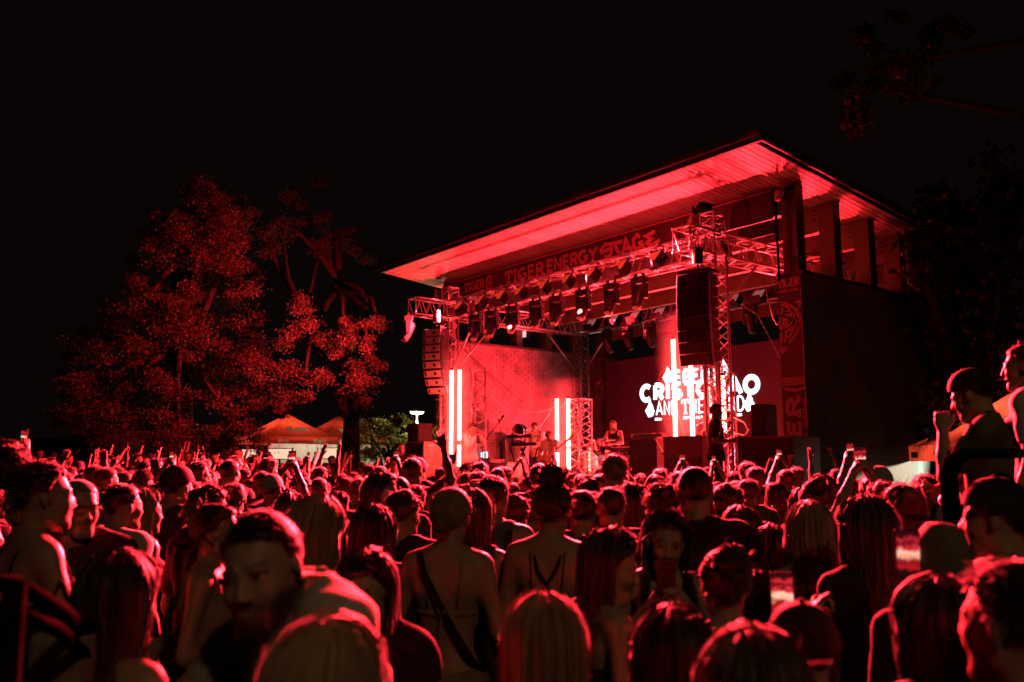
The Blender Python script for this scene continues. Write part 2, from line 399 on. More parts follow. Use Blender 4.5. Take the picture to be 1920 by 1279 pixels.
# white flood hung at the left side truss
M_WFACE = pm('white_lamp_face', (.8, .78, .76), .4, 0, .05, 20, emit=(1, .75, .72), estr=.8)
w = lthing('small_work_light', W(*(lambda a: (a[0], 2.6, a[1]))(pv(985, 627, 2.6))), 'small pale square work light hung under the left side truss', 'light')
MB().box((0, 0, 0), (.22, .1, .2)).part('housing', M_BLACK, w); MB().box((0, -.053, 0), (.2, .005, .18)).part('lamp_face', M_WFACE, w)
MB().tube([(0, 0, .1), (0, 0, .4)], .012, 6).part('hanger', M_BLACK, w)

def moving_head():
    t = lthing('moving_head_light', (0, 0, 0), '', 'light')
    MB().box((0, 0, -.07), (.34, .24, .13)).part('base', M_PLASTIC, t, bevel=.015)
    for s in (-1, 1): MB().box((s * .11, 0, .04), (.05, .06, .1)).part('clamp', M_BLACK, t)
    for s in (-1, 1):
        MB().hexa([(s * .165 - .03, -.07, -.50), (s * .165 + .03, -.07, -.50), (s * .165 + .03, .07, -.50), (s * .165 - .03, .07, -.50),
                   (s * .15 - .03, -.09, -.14), (s * .15 + .03, -.09, -.14), (s * .15 + .03, .09, -.14), (s * .15 - .03, .09, -.14)]).part('yoke_arm', M_PLASTIC, t, bevel=.02)
    R = rot('X', -24)
    prof = [(.03, .24), (.085, .235), (.12, .18), (.128, .05), (.125, -.1), (.11, -.26), (.102, -.33), (.088, -.335)]
    h = MB().lathe([(r, z) for r, z in prof[::-1]], (0, 0, -.40), 20, R).part('lamp_head', M_PLASTIC, t, smooth=True)
    MB().lathe([(.03, -.352), (.075, -.35), (.086, -.337)], (0, 0, -.40), 20, R).part('lens', pm('lamp_lens', (.25, .05, .04), .08, .6, .1, 8, emit=(1, .08, .05), estr=.25), h, smooth=True)
    fn = MB()
    for k in range(5): fn.lathe([(.127, 0), (.134, .008), (.127, .016)], np.array((0, 0, -.40)) + np.array((0, 0, .06 + k * .03)) @ R.T, 20, R)
    fn.part('cooling_fin', M_BLACK, h, smooth=True)
    return t
pM = moving_head()
mord = ['leftmost', 'second from left', 'third from left', 'fourth from left', 'fourth from right', 'third from right', 'second from right', 'rightmost']
for i, x in enumerate([899, 930, 969, 1014, 1052, 1102, 1155, 1208]):
    u, _ = pv(x, 560, TV)
    o = pM if i == 0 else copy_tree(pM)
    o.scale = (.86,) * 3; o.location = Vector(W(u, TV - .12, ZL - .08)); o.rotation_euler = (0, 0, ROTZ + .55 - .075 * i + random.uniform(-.05, .05))
    tag(o, f'{mord[i]} of the eight black moving heads under the front truss', 'light', 'moving head lights under the front truss')
for (u, tg) in ((-6.9, W(-9.2, .4, 1.9)), (-4.6, W(-7.6, 1.8, 2.1))):
    light('band_fill_spot', 'SPOT', W(u, TV - .3, 4.95), 2400, (1, .1, .085), tg, .03, 44, .6)  # spots added near the moving heads to brighten the band
for i, (x, y) in enumerate([(1140, 640), (1178, 632), (1220, 625), (1410, 590)]):
    u, z = pv(x, 600, 4.2); o = copy_tree(pM); o.location = Vector(W(u, 4.15, 5.5)); o.rotation_euler = (0, 0, ROTZ + 2.9 + i * .2)
    tag(o, f'{["leftmost", "second from left", "third from left", "rightmost"][i]} of the dark moving heads under the rear truss', 'light', 'moving head lights under the rear truss')

# ================================================================== loudspeakers
def cabinet(parent, c, R, w, h, d, face, body, horn=True):
    b = MB().hexa([np.asarray(c) + np.array(p) @ R.T for p in [(-w / 2, -d / 2, -h / 2), (w / 2, -d / 2, -h / 2), (w / 2 - .05, d / 2, -h / 2 + .01), (-w / 2 + .05, d / 2, -h / 2 + .01),
                  (-w / 2, -d / 2, h / 2), (w / 2, -d / 2, h / 2), (w / 2 - .05, d / 2, h / 2 - .01), (-w / 2 + .05, d / 2, h / 2 - .01)]]).part('cabinet', body, parent, bevel=.006)
    MB().box(np.asarray(c) + np.array((0, -d / 2 - .006, 0)) @ R.T, (w * .93, .01, h * .84), R).part('grille', face, b)
    if horn:
        MB().box(np.asarray(c) + np.array((w * .17, -d / 2 - .014, .0)) @ R.T, (.07, .006, .07), R).part('horn', M_BLACK, b); MB().box(np.asarray(c) + np.array((-w * .36, -d / 2 - .014, 0)) @ R.T, (.045, .006, h * .62), R).part('port', M_BLACK, b)
    for s in (-1, 1): MB().box(np.asarray(c) + np.array((s * (w / 2 + .012), -d / 2 + .06, 0)) @ R.T, (.014, .05, h * 1.02), R).part('rigging_frame', M_CHROME if face is not M_PLASTIC else M_ALU, b)
def array(loc, n, h, w, d, label, face, body, tilt0, step, rz):
    t = lthing('line_array', loc, label, 'loudspeaker', None, rz)
    MB().box((0, 0, .05), (w * .95, d * .9, .05)).part('flying_frame', M_BLACK, t)
    MB().tube([(0, 0, .05), (0, .0, .5)], .02, 8).part('hoist_chain', M_STEEL, t); MB().lathe([(.09, 0), (.09, .28)], (0, 0, .2), 12).part('hoist_motor', M_BLACK, t)
    p = np.array((0., 0., 0.)); a = tilt0
    for i in range(n):
        R = rot('X', a)
        c = p + np.array((0, 0, -h / 2)) @ R.T
        cabinet(t, c, R, w, h * .997, d, face, body); p = p + np.array((0, 0, -h)) @ R.T
        a += step * (i / max(1, n - 1)) * 2
    return t
uL, zLq = pv(818, 620, -1.38)
array(W(uL, -1.38, zLq), 8, .182, .5, .4, 'grey curved line array hanging from the left end of the truss', M_GREY, M_BLACK, -2, 6.2, ROTZ + .42)
uR, zRq = pv(1309, 517, -1.15)
array(W(uR, -1.15, zRq), 8, .188, .6, .42, 'big black curved line array hanging in front of the right tower', M_PLASTIC, M_BLACK, -2, 2.2, ROTZ + .12)

def speaker_box(name, u, v, z, w, d, h, rz, label, face=M_BLACKFAB, body=M_BLACK, cat='loudspeaker'):
    t = lthing(name, W(u, v, z), label, cat, None, ROTZ + rz)
    b = MB().box((0, d / 2, h / 2), (w, d, h)).part('cabinet', body, t, bevel=.012)
    MB().box((0, -.008, h / 2), (w * .92, .014, h * .92)).part('grille', face, t)
    MB().box((w / 2 + .004, d / 2, h * .6), (.006, .18, .05)).part('handle', M_PLASTIC, b)
    return t
uS, zS = pv(795, 828, -1.5)
s_ = speaker_box('subwoofer_stack', uS - .42, -1.5, 0.0, .84, .62, zS, 0, 'tall subwoofer stack at the left stage corner, its side lit pale red', body=pm('worn_cabinet_paint', (.42, .36, .34), .6, 0, .2, 6, .1))
o = MB().box((.425, .31, zS - .09), (.004, .4, .05)).part('name_plate', M_WHITE, s_)
uS2, zS2 = pv(788, 828, -1.3); _, zt2 = pv(788, 793, -1.3)
speaker_box('side_speaker', uS2 - .25, -1.35, zS + .004, .5, .4, zt2 - zS2, 0, 'black speaker standing on the left subwoofer stack')
u0, zt = pv(1387, 820, -1.1); u1, _ = pv(1487, 820, -1.1)
speaker_box('subwoofer_stack', (u0 + u1) / 2, -1.1, 1.004, u1 - u0, .7, zt - 1.0, 0.0, 'wide black subwoofer block beside the tiger banner')
MB_ = MB().box((0, .3, (zt - 1.0) / 2), (.05, .5, zt - 1.0))
pl = lthing('plywood_board', W(u0 - .09, -1.05, 1.004), 'pale upright board leaning on the black subwoofer block', 'board'); MB_.part('panel', pm('raw_plywood', (.6, .5, .42), .7, 0, .15, 4), pl)
MB().box((-.03, .3, (zt - 1) / 2), (.012, .52, zt - 1.0 + .01)).part('edge_strip', M_ALU, pl)
ua, za = pv(1416, 757, -.8); ub, _ = pv(1441, 757, -.8)
speaker_box('side_speaker', (ua + ub) / 2, -.9, zt + .004, ub - ua, .35, za - zt - .02, .1, 'narrow black speaker upright on the black subwoofer block')
sp = lthing('speaker_back_panel', W(ua - .07, -.75, zt + .004), 'pale strip panel beside the narrow black speaker', 'panel'); MB().box((0, .1, (za - zt) / 2 - .01), (.05, .3, za - zt - .03)).part('panel', MATS['raw_plywood'], sp); MB().box((-.03, .1, .05), (.01, .3, .06)).part('edge_strip', M_ALU, sp)

# ================================================================== lettering
def arc(cx, cy_, rx, ry, a0, a1, n=9): return [(cx + rx * math.cos(math.radians(a0 + (a1 - a0) * i / n)), cy_ + ry * math.sin(math.radians(a0 + (a1 - a0) * i / n))) for i in range(n + 1)]
GL = {
 'A': (.86, [[(0, 0), (.43, 1), (.86, 0)], [(.18, .33), (.68, .33)]]),
 'B': (.7, [[(.08, 0), (.08, 1)], [(.08, 1)] + arc(.36, .76, .26, .24, 90, -90) + [(.08, .52)], [(.08, .5)] + arc(.4, .25, .3, .25, 90, -90) + [(.08, 0)]]),
 'C': (.84, [arc(.44, .5, .42, .5, 48, 312, 14)]),
 'D': (.8, [[(.08, 0), (.08, 1)], [(.08, 1)] + arc(.34, .5, .42, .5, 90, -90, 12) + [(.08, 0)]]),
 'E': (.64, [[(.62, 1), (.08, 1), (.08, 0), (.62, 0)], [(.08, .52), (.54, .52)]]),
 'G': (.88, [arc(.44, .5, .42, .5, 48, 330, 14) + [(.82, .45), (.5, .45)]]),
 'H': (.78, [[(.08, 0), (.08, 1)], [(.7, 0), (.7, 1)], [(.08, .5), (.7, .5)]]),
 'I': (.26, [[(.13, 0), (.13, 1)]]),
 'K': (.74, [[(.08, 0), (.08, 1)], [(.7, 1), (.1, .42)], [(.28, .56), (.72, 0)]]),
 'L': (.6, [[(.08, 1), (.08, 0), (.58, 0)]]),
 'N': (.78, [[(.08, 0), (.08, 1), (.7, 0), (.7, 1)]]),
 'O': (.92, [arc(.46, .5, .42, .48, 0, 360, 20)]),
 'R': (.74, [[(.08, 0), (.08, 1)], [(.08, 1)] + arc(.4, .74, .28, .26, 90, -90) + [(.08, .48)], [(.36, .48), (.7, 0)]]),
 'S': (.68, [arc(.35, .74, .28, .25, 40, 260, 9) + arc(.34, .25, .3, .25, 80, -140, 9)]),
 'T': (.74, [[(0, 1), (.74, 1)], [(.37, 1), (.37, 0)]]),
 'V': (.84, [[(0, 1), (.42, 0), (.84, 1)]]),
 'Z': (.64, [[(.02, 1), (.62, 1), (.02, 0), (.62, 0)]]),
 'Y': (.78, [[(0, 1), (.39, .48), (.78, 1)], [(.39, .48), (.39, 0)]]),
 'o': (.64, [arc(.32, .34, .28, .34, 0, 360, 16)]), 'l': (.22, [[(.11, 0), (.11, 1)]]), 'i': (.22, [[(.11, 0), (.11, .66)], [(.11, .86), (.11, 1.0)]]),
 '2': (.62, [arc(.3, .72, .28, .27, 160, -30, 9) + [(.04, 0), (.6, 0)]]), '0': (.66, [arc(.33, .5, .3, .5, 0, 360, 16)]), '6': (.64, [arc(.32, .28, .28, .28, 0, 360, 14), [(.5, 1), (.1, .45)]]),
 ' ': (.4, []), '©': (.8, [arc(.4, .5, .38, .45, 0, 360, 14)]),
}
SER = {'T': [(.37, 0, .22), (-.0, 1, 0)], 'I': [(.13, 0, .2), (.13, 1, .2)], 'E': [(.08, 0, .12), (.08, 1, .12)], 'R': [(.08, 0, .18), (.68, 0, .16)]}
def strip(mb, pts, w, fn, dep):
    """a flat mitred stroke of width w along pts, placed by fn(x, y, depth)"""
    P = [np.array(p, float) for p in pts]; L = []; R = []; m = len(P)
    closed = np.linalg.norm(P[0] - P[-1]) < 1e-6
    for i in range(m):
        a = P[i] - P[i - 1] if i else ((P[0] - P[-2]) if closed else P[1] - P[0])
        b_ = P[i + 1] - P[i] if i < m - 1 else ((P[1] - P[0]) if closed else P[-1] - P[-2])
        a = a / (np.linalg.norm(a) + 1e-9); b_ = b_ / (np.linalg.norm(b_) + 1e-9)
        na = np.array([-a[1], a[0]]); nb_ = np.array([-b_[1], b_[0]]); n = na + nb_; n /= np.linalg.norm(n) + 1e-9
        k = w[i] / 2 if hasattr(w, '__len__') else w / 2
        k = k / max(.5, n @ na); L.append(P[i] + n * k); R.append(P[i] - n * k)
    vs = [fn(*q, dep) for q in L] + [fn(*q, dep) for q in R]
    mb.add(vs, [(i, i + 1, m + i + 1, m + i) for i in range(m - 1)])
DEPC = [0]
def word(mb, s, x0, x1, y0, h, fn, w, slab=False, gap=.16, step=.0006):
    tot = sum(GL[c][0] for c in s) + gap * (len(s) - 1); sx = (x1 - x0) / tot; x = x0
    for c in s:
        gw, st_ = GL[c]; k = 0
        polys = list(st_)
        if slab:
            for (cx, cy2, hw) in SER.get(c, []):
                if hw: polys.append([(cx - hw, cy2), (cx + hw, cy2)])
            if c == 'T': polys += [[(.0, 1.0), (.0, .72)], [(.74, 1.0), (.74, .72)]]
        for p in polys:
            q = [(x + a * sx, y0 + (w / h / 2 + b_ * (1 - w / h)) * h) for a, b_ in p]
            strip(mb, q, w, fn, k * step); k += 1
        x += (gw + gap) * sx
def on_v(v):                                # a vertical plane facing the audience
    return lambda x, y, d: W(x, v - .004 - d, y)
# ------------------------------------------------------------------ long banner on the front beam
BN = thing('stage_banner', W(-5.5, -.02, 6.0), 'long dark banner reading TIGER ENERGY STAGE under the roof edge', 'banner')
zb0, zb1 = 6.04, 6.53
cloth = MB(); ns = 40
for i in range(ns):
    a = -10.1 + i * 9.6 / ns; b_ = a + 9.6 / ns; f = lambda u: -.03 + .006 * math.sin(u * 5.1) + .004 * math.sin(u * 11)
    cloth.add([W(a, f(a), zb0), W(b_, f(b_), zb0), W(b_, f(b_), zb1), W(a, f(a), zb1)], [(0, 1, 2, 3)])
cloth.part('fabric', M_BANNER, BN)
MB().tube([W(-10.1, -.05, zb1 + .012), W(-.5, -.05, zb1 + .012)], .014, 6).part('hem_tube', M_PRINTRED, BN)
fnB = on_v(-.045)
def uspan(x0, y0, x1, y1, v): return pv(x0, y0, v)[0], pv(x1, y1, v)[0]
a, b_ = uspan(949, 520, 1020, 505, -.03); z0 = pv(985, 525, -.03)[1]
m = MB(); word(m, 'TIGER', a, b_, 6.1, .345, fnB, .072, True, .2); m.part('lettering', M_PRINTRED, BN)['label'] = 'word TIGER in slab letters'
a, b_ = uspan(1027, 500, 1120, 478, -.03)
m = MB(); word(m, 'ENERGY', a, b_, 6.12, .33, fnB, .08, False, .2); m.part('lettering', M_PRINTRED, BN)['label'] = 'word ENERGY in heavy plain letters'
Z2 = lambda x, y: pv(930 + x / 5.818, 420 + y / 5.818, -.03)
m = MB()
for k, s in enumerate([[(1252, 222), (1200, 225), (1152, 285), (1158, 312), (1215, 290), (1268, 268), (1264, 325), (1228, 368), (1190, 350)], [(1238, 228), (1300, 214), (1388, 190)], [(1306, 214), (1325, 280), (1352, 325)],
          [(1392, 312), (1408, 240), (1420, 165), (1452, 235), (1494, 298)], [(1400, 275), (1472, 250)], [(1580, 145), (1545, 122), (1505, 175), (1508, 245), (1545, 280), (1582, 255), (1592, 205), (1560, 214)], [(1590, 210), (1628, 276)],
          [(1742, 82), (1690, 112), (1636, 134), (1704, 164), (1652, 208), (1700, 240), (1795, 180)]]):
    strip(m, [Z2(*p) for p in s], .085, fnB, k * .0006)
m.part('lettering', M_PRINTRED, BN)['label'] = 'word STAGE in graffiti letters'
a, b_ = uspan(872, 545, 908, 535, -.03)
m = MB(); word(m, 'TIGER', a, b_, 6.19, .24, fnB, .05, True, .2); m.part('lettering', M_PRINTRED, BN)['label'] = 'small word TIGER at the left end'
m = MB(); strip(m, [(a + .3, 6.1), (b_ + .1, 6.12)], .05, fnB, .003); m.part('underline', M_PRINTRED, BN)
m = MB(); cxx = b_ + .22
strip(m, arc(cxx, 6.28, .11, .17, 0, 360, 16), .06, fnB, 0); strip(m, [(cxx - .06, 6.36), (cxx + .02, 6.3), (cxx - .05, 6.24)], .03, fnB, .001); strip(m, [(cxx, 6.2), (cxx + .07, 6.3)], .03, fnB, .0016)
m.part('emblem', M_PRINTRED, BN)
# ------------------------------------------------------------------ vertical tiger banner on the wall end
PB = thing('pillar_banner', W(-.24, -.02, 1.0), 'tall narrow banner with a tiger face and vertical TIGER lettering on the wall end', 'banner')
MB().ubox(-.47, -.005, -.035, -.005, .9, 4.99).part('fabric', M_BANNER, PB)
MB().tube([W(-.02, -.045, .9), W(-.02, -.045, 4.97)], .008, 6).part('hem_tube', M_PRINTRED, PB)
fnP = on_v(-.037)
Z8 = lambda x, y: pv(1420 + x / 5.817, 500 + y / 5.814, -.037)
m = MB()
word(m, 'TIGER', -.45, -.06, 4.8, .15, fnP, .034, True, .16); word(m, 'ENERGY DRINK', -.43, -.07, 4.71, .055, fnP, .013, False, .2)
m.part('lettering', M_PRINTRED, PB)
TIG = [([(236, 385), (300, 395), (365, 425), (420, 470), (455, 530), (475, 590), (480, 640), (455, 690)], [6, 12, 18, 26, 34, 40, 34, 16]),
       ([(400, 395), (440, 385), (474, 366), (470, 405), (435, 458)], [4, 22, 14, 22, 5]), ([(245, 425), (290, 415), (330, 440), (355, 475), (345, 500)], [6, 20, 22, 14, 5]),
       ([(250, 455), (275, 470), (270, 505), (250, 520)], [8, 16, 14, 6]), ([(300, 520), (340, 535), (370, 520), (380, 550)], [6, 20, 16, 6]), ([(300, 490), (350, 485), (395, 510), (405, 560), (385, 590)], [4, 10, 14, 12, 4]),
       ([(248, 545), (252, 640), (262, 700)], [16, 22, 14]), ([(275, 560), (295, 580), (290, 630), (268, 690)], [10, 20, 18, 6]), ([(310, 560), (330, 590), (315, 640), (285, 680)], [8, 16, 16, 6]),
       ([(385, 600), (350, 640), (300, 675)], [10, 22, 10]), ([(395, 640), (360, 690), (310, 700)], [8, 24, 8]), ([(425, 560), (430, 610), (400, 680), (345, 785)], [8, 18, 22, 14]),
       ([(450, 650), (435, 720), (400, 770), (350, 830)], [26, 24, 22, 12]), ([(262, 720), (266, 790), (268, 850)], [20, 26, 10]), ([(315, 700), (318, 760), (300, 830)], [20, 22, 8]), ([(268, 870), (275, 905), (272, 945)], [14, 30, 10]),
       ([(320, 868), (305, 905), (280, 940)], [10, 22, 6]), ([(455, 690), (490, 670)], [10, 3]), ([(450, 715), (470, 722)], [9, 3]), ([(430, 750), (448, 765)], [9, 3]), ([(470, 640), (492, 650)], [10, 3])]
m = MB()
for k, (p, wd) in enumerate(TIG):
    q = [Z8(*t_) for t_ in p]; strip(m, q, [t_ / 5.817 / 70 for t_ in wd], fnP, k * .0005)
m.part('tiger_face_print', M_PRINTRED, PB)
m = MB()
zc0 = Z8(420, 1245)[1]
strip(m, [(-.45, zc0), (-.03, zc0)], .14, fnP, 0); strip(m, [(-.42, zc0 - .12), (-.2, zc0 - .16), (-.03, zc0 - .12)], .05, fnP, .002); strip(m, [(-.4, zc0 - .02), (-.2, zc0 + .03), (-.12, zc0 - .01)], .012, lambda x, y, d: W(x, -.045 - d, y), .001)
m.part('can_lid_print', M_PRINTRED, PB)
fnV = lambda x, y, d: W(-.40 + (.31 - y), -.041 - d, x)      # reads upwards, letters turned
fnV = lambda x, y, d: W(-.12 - y, -.041 - d, x)
m = MB(); word(m, 'TIGER', 1.32, zc0 - .28, .0, .29, fnV, .075, True, .22); m.part('lettering', M_PRINTRED, PB)['label'] = 'large word TIGER running upwards'
fnV2 = lambda x, y, d: W(-.025 - y, -.041 - d, x)
m = MB(); word(m, 'ENERGY DRINK', 1.75, zc0 - .3, .0, .075, fnV2, .018, False, .25); m.part('lettering', M_PRINTRED, PB)

# ================================================================== LED screen
M_SCREEN = pm('dark_led_panel', (.03, .012, .018), .5, 0, .1, 3, emit=(.35, .008, .03), estr=.05)
M_SCRTXT = emis('white_screen_light', (.86, .93, 1.0), 2.6)
LS = thing('led_screen', W(-5.8, 5.05, 1.0), 'large LED screen at the back of the stage showing white band lettering', 'screen')
MB().ubox(-9.85, -1.6, 5.0, 5.12, 1.75, 4.76).part('panel', M_SCREEN, LS)
MB().ubox(-9.9, -1.55, 5.122, 5.2, 1.7, 4.8).part('frame', M_BLACK, LS)
fnS = on_v(4.99)
def sword(s, x0, x1, yb, xh, w, slab=False, gap=.16, yref=None):
    ua_, za_ = pv(x0, yb[0], 4.99); ub_, zb_ = pv(x1, yb[1], 4.99); z_ = (za_ + zb_) / 2
    m_ = MB(); word(m_, s, ua_, ub_, z_, xh, fnS, w, slab, gap); m_.part('screen_lettering', M_SCRTXT, LS)
sword('CRISTOVAO', 1203, 1423, (755, 741), .52, .135, False, .24)
sword('EBEN', 1266, 1330, (722, 718), .42, .095, False, .22); sword('I', 1336, 1345, (717, 716), .42, .095, False, .22)
sword('AND', 1231, 1270, (780, 778), .4, .05, True, .2); sword('THE', 1280, 1320, (777, 775), .4, .05, True, .2); sword('BAND', 1336, 1396, (775, 771), .4, .05, True, .2)
for (x0, x1, y, s) in ((1228, 1241, 788, '2026'), (1281, 1318, 785, 'ZERO BER'), (1379, 1391, 780, '2026')): sword(s, x0, x1, (y + 1, y), .075, .02)
for (x, y) in ((1219, 782), (1405, 771), (1252, 719), (1357, 708)):
    u_, z_ = pv(x, y, 4.99); m_ = MB()
    strip(m_, [(u_, z_), (u_ - .03, z_ + .16), (u_ + .03, z_ + .3), (u_, z_ + .46)], [.12, .28, .17, .01], fnS, 0); strip(m_, [(u_ + .07, z_ + .02), (u_ + .12, z_ + .16), (u_ + .1, z_ + .27)], [.06, .1, .01], fnS, .0012)
    m_.part('flame_symbol', M_SCRTXT, LS)
tv = thing('dark_hanging_panel', W(-1.2, 1.4, 5.6), 'dark blank panel hung under the roof by the right column', 'panel')
a, z1 = pv(1381, 372, .9); b_, z0 = pv(1452, 438, .9)
MB().ubox(a, b_, .9, .95, z0 - .0, min(z1, 6.45)).part('panel', M_BLACKFAB, tv); MB().tube([W(a, .89, z0), W(b_, .89, z0)], .012, 6).part('bottom_rod', M_ALU, tv)
pp = thing('drop_pipe', W(-.66, -.12, 5.0), 'thin dark vertical pipe beside the tiger banner top', 'pipe')
a, _ = pv(1457, 440, -.12)
MB().tube([W(a, -.12, 4.9), W(a, -.12, 6.5)], .022, 8).part('pipe', M_STEEL, pp, smooth=True); MB().lathe([(.035, 0), (.035, .04)], W(a, -.12, 5.0), 10).part('bracket', M_STEEL, pp)
def bell(x, y, v, label):
    u_, z_ = pv(x, y, v); t = thing('wall_lamp', W(u_, v, z_), label, 'lamp')
    MB().lathe([(.085, -.11), (.09, -.1), (.095, .06), (.08, .1), (.03, .11)], W(u_, v, z_), 18).part('shade', pm('copper_lamp_metal', (.5, .4, .38), .35, .6, .15, 8), t, smooth=True)
    MB().tube([W(u_, v, z_ + .08), W(u_ + .1, v + .02, z_ + .1), W(u_ + .22, v + .06, z_ + .06)], .014, 6).part('arm', M_STEEL, t)
bell(1462, 366, -.1, 'round metal lamp on the front right roof column'); bell(818, 551, -.1, 'round metal lamp beside the left end of the banner')
# ================================================================== LED tubes and their small towers
M_TUBE = emis('red_led_tube_light', (1.0, .05, .035), 95.0)
M_TUBE2 = emis('red_led_tube_light_dim', (1.0, .05, .035), 60.0)
def tube_lamp(x0, y0, x1, y1, v, label, segs=None, mat=None):
    ua, za = pv(x0, y0, v); ub, zb = pv(x1, y1, v)
    um = ua
    t = thing('led_tube', W(um, v, min(za, zb)), label, 'light', 'red LED tubes on the stage')
    lo, hi = min(za, zb), max(za, zb)
    MB().tube([W(um, v + .055, max(1.0, lo - .1)), W(um, v + .055, hi + .06)], .018, 6).part('backing_profile', M_ALU, t)
    for (a, b_) in (segs or [(0, 1)]):
        MB().tube([W(um, v, lo + (hi - lo) * a), W(um, v, lo + (hi - lo) * b_)], .04, 12).part('glowing_tube', mat or M_TUBE, t, smooth=True)
    for z in (lo - .03, hi + .03): MB().lathe([(.037, -.025), (.037, .025)], W(um, v, z), 10).part('end_cap', M_BLACK, t)
    return t
tube_lamp(847, 695, 847, 893, -1.5, 'tall glowing red tube at the left front stage corner')
tube_lamp(862, 694, 862, 880, -1.25, 'glowing red tube just left of the singer', [(0.03, .24), (.29, 1)])
tube_lamp(1044, 748, 1044, 886, 1.25, 'glowing red tube just behind the bass player')
tube_lamp(1065, 748, 1065, 884, 1.35, 'glowing red tube right of the bass player', [(0, .31), (.335, 1)])
tube_lamp(1262, 637, 1262, 821, -.15, 'tallest glowing red tube standing on the black desk')
tube_lamp(1295, 682, 1295, 821, -.1, 'shorter glowing red tube standing on the black desk')
tube_lamp(1329, 725, 1329, 812, .5, 'broken-looking red tube inside the right small tower', [(.0, .06), (.16, .24), (.3, .4), (.55, .8)], M_TUBE2)
tube_lamp(1355, 705, 1355, 812, .45, 'red tube behind the crew member in black', [(0, .2), (.24, .45), (.5, 1)], M_TUBE2)
def small_tower(xl, xr, ytop, v, label, extra=0):
    ul, zt = pv(xl, ytop, v); ur, _ = pv(xr, ytop, v); w_ = max(.24, ur - ul); uc = (ul + ur) / 2
    t = thing('small_truss_tower', W(uc, v, 1.0), label, 'truss')
    truss(t, t, W(uc, v, 1.02), W(uc, v, zt), UX, VX, w_, w_, .34, .02, .009, 'lattice')
    MB().box(W(uc, v, 1.012), (.55, .55, .016), RUV).part('base_plate', M_STEEL, t)
    return uc, zt
TW = [small_tower(878, 897, 697, -.2, 'small truss tower with cables behind the singer'), small_tower(1075, 1097, 750, 1.6, 'small truss tower draped with cables left of the drums'),
      small_tower(1306, 1340, 690, .6, 'small truss tower with cables behind the black desk'), small_tower(1345, 1368, 700, .9, 'narrow truss tower at the right behind the crew member')]
def catenary(p, q, sag, n=16):
    p, q = np.asarray(p, float), np.asarray(q, float)
    return [p + (q - p) * t + np.array([0, 0, -sag * 4 * t * (1 - t)]) for t in np.linspace(0, 1, n)]
def cable(pts, r, label, mat=None):
    o = thing('cable', pts[0], label, 'cable', 'stage cables'); MB().tube(pts, r, 6).part('sheath', mat or M_CABLE, o, smooth=True)
    MB().tube([pts[-1], np.asarray(pts[-1]) + np.array([0, 0, -.06])], r * 1.8, 6).part('plug', M_BLACK, o)
A_ = lambda x, y, v: W(pv(x, y, v)[0], v, pv(x, y, v)[1])
cable(catenary(A_(899, 712, -.1), A_(1042, 762, 1.5), .42), .016, 'upper pale cable slung between the two left tube towers')
cable(catenary(A_(900, 712, -.1), A_(1036, 764, 1.5), 1.0), .016, 'lower pale cable sagging before the brick wall')
cable(catenary(A_(862, 645, 0), A_(1000, 755, 3.2), .25), .01, 'dark cable crossing the brick wall from the left tower', M_CABLED)
cable(catenary(A_(866, 650, .3), A_(1040, 800, 3.6), .1), .008, 'thin dark cable low across the brick wall', M_CABLED)
cable([A_(879, 700, -.25), A_(874, 715, -.3), A_(873, 760, -.3), A_(877, 800, -.3), A_(872, 850, -.3)], .013, 'pale cable hanging down the tower behind the singer')
cable([A_(888, 742, -.3), A_(900, 745, -.35), A_(904, 758, -.35), A_(896, 766, -.35), A_(886, 756, -.35)], .011, 'pale cable loop on the tower behind the singer')
cable([A_(1077, 752, 1.45), A_(1090, 750, 1.4), A_(1096, 770, 1.4), A_(1085, 800, 1.4), A_(1095, 835, 1.35), A_(1120, 845, 1.2)], .013, 'pale cable tangled on the tower left of the drums')
cable([A_(1050, 765, 1.4), A_(1060, 755, 1.35), A_(1075, 775, 1.4), A_(1080, 810, 1.35), A_(1090, 850, 1.3), A_(1082, 880, 1.3)], .013, 'pale cable hanging between the middle tubes')
cable([A_(1370, 780, .7), A_(1395, 792, .5), A_(1403, 805, .4), A_(1395, 817, .4), A_(1375, 812, .5)], .016, 'pale cable loop right of the crew member')
cable([A_(1275, 650, .4), A_(1274, 680, .4), A_(1278, 730, .4), A_(1272, 780, .4), A_(1284, 818, .3)], .012, 'pale cable hanging beside the tallest tube')
cable([A_(1314, 815, .2), A_(1322, 800, .2), A_(1318, 785, .2), A_(1305, 790, .2)], .013, 'pale cable curl on the black desk')
cable([A_(1340, 690, .5), A_(1320, 681, .4), A_(1296, 683, .3), A_(1280, 690, .35)], .012, 'pale cable bridging the tops of the right tubes')
cable([A_(1228, 822, .6), A_(1238, 838, .4), A_(1243, 848, .2)], .014, 'pale cable running off the equipment table')
cable(catenary(A_(975, 516, -.65), A_(1010, 545, -.65), .03), .016, 'pale cable looped over the left part of the front truss')
cable(catenary(A_(1130, 497, -.66), A_(1175, 480, -.66), .09), .016, 'pale cable looped over the right part of the front truss')
cable(catenary(A_(1030, 517, -.66), A_(1066, 511, -.66), -.03), .016, 'pale cable lying on the middle of the front truss')
cable(catenary(A_(1432, 520, 1.0), A_(1462, 607, 2.2), .3), .012, 'dark cable hanging from the right side truss', M_CABLED)
cable([A_(1395, 575, .2), A_(1420, 590, .4), A_(1473, 690, -.02)], .006, 'thin taut line by the tiger banner')

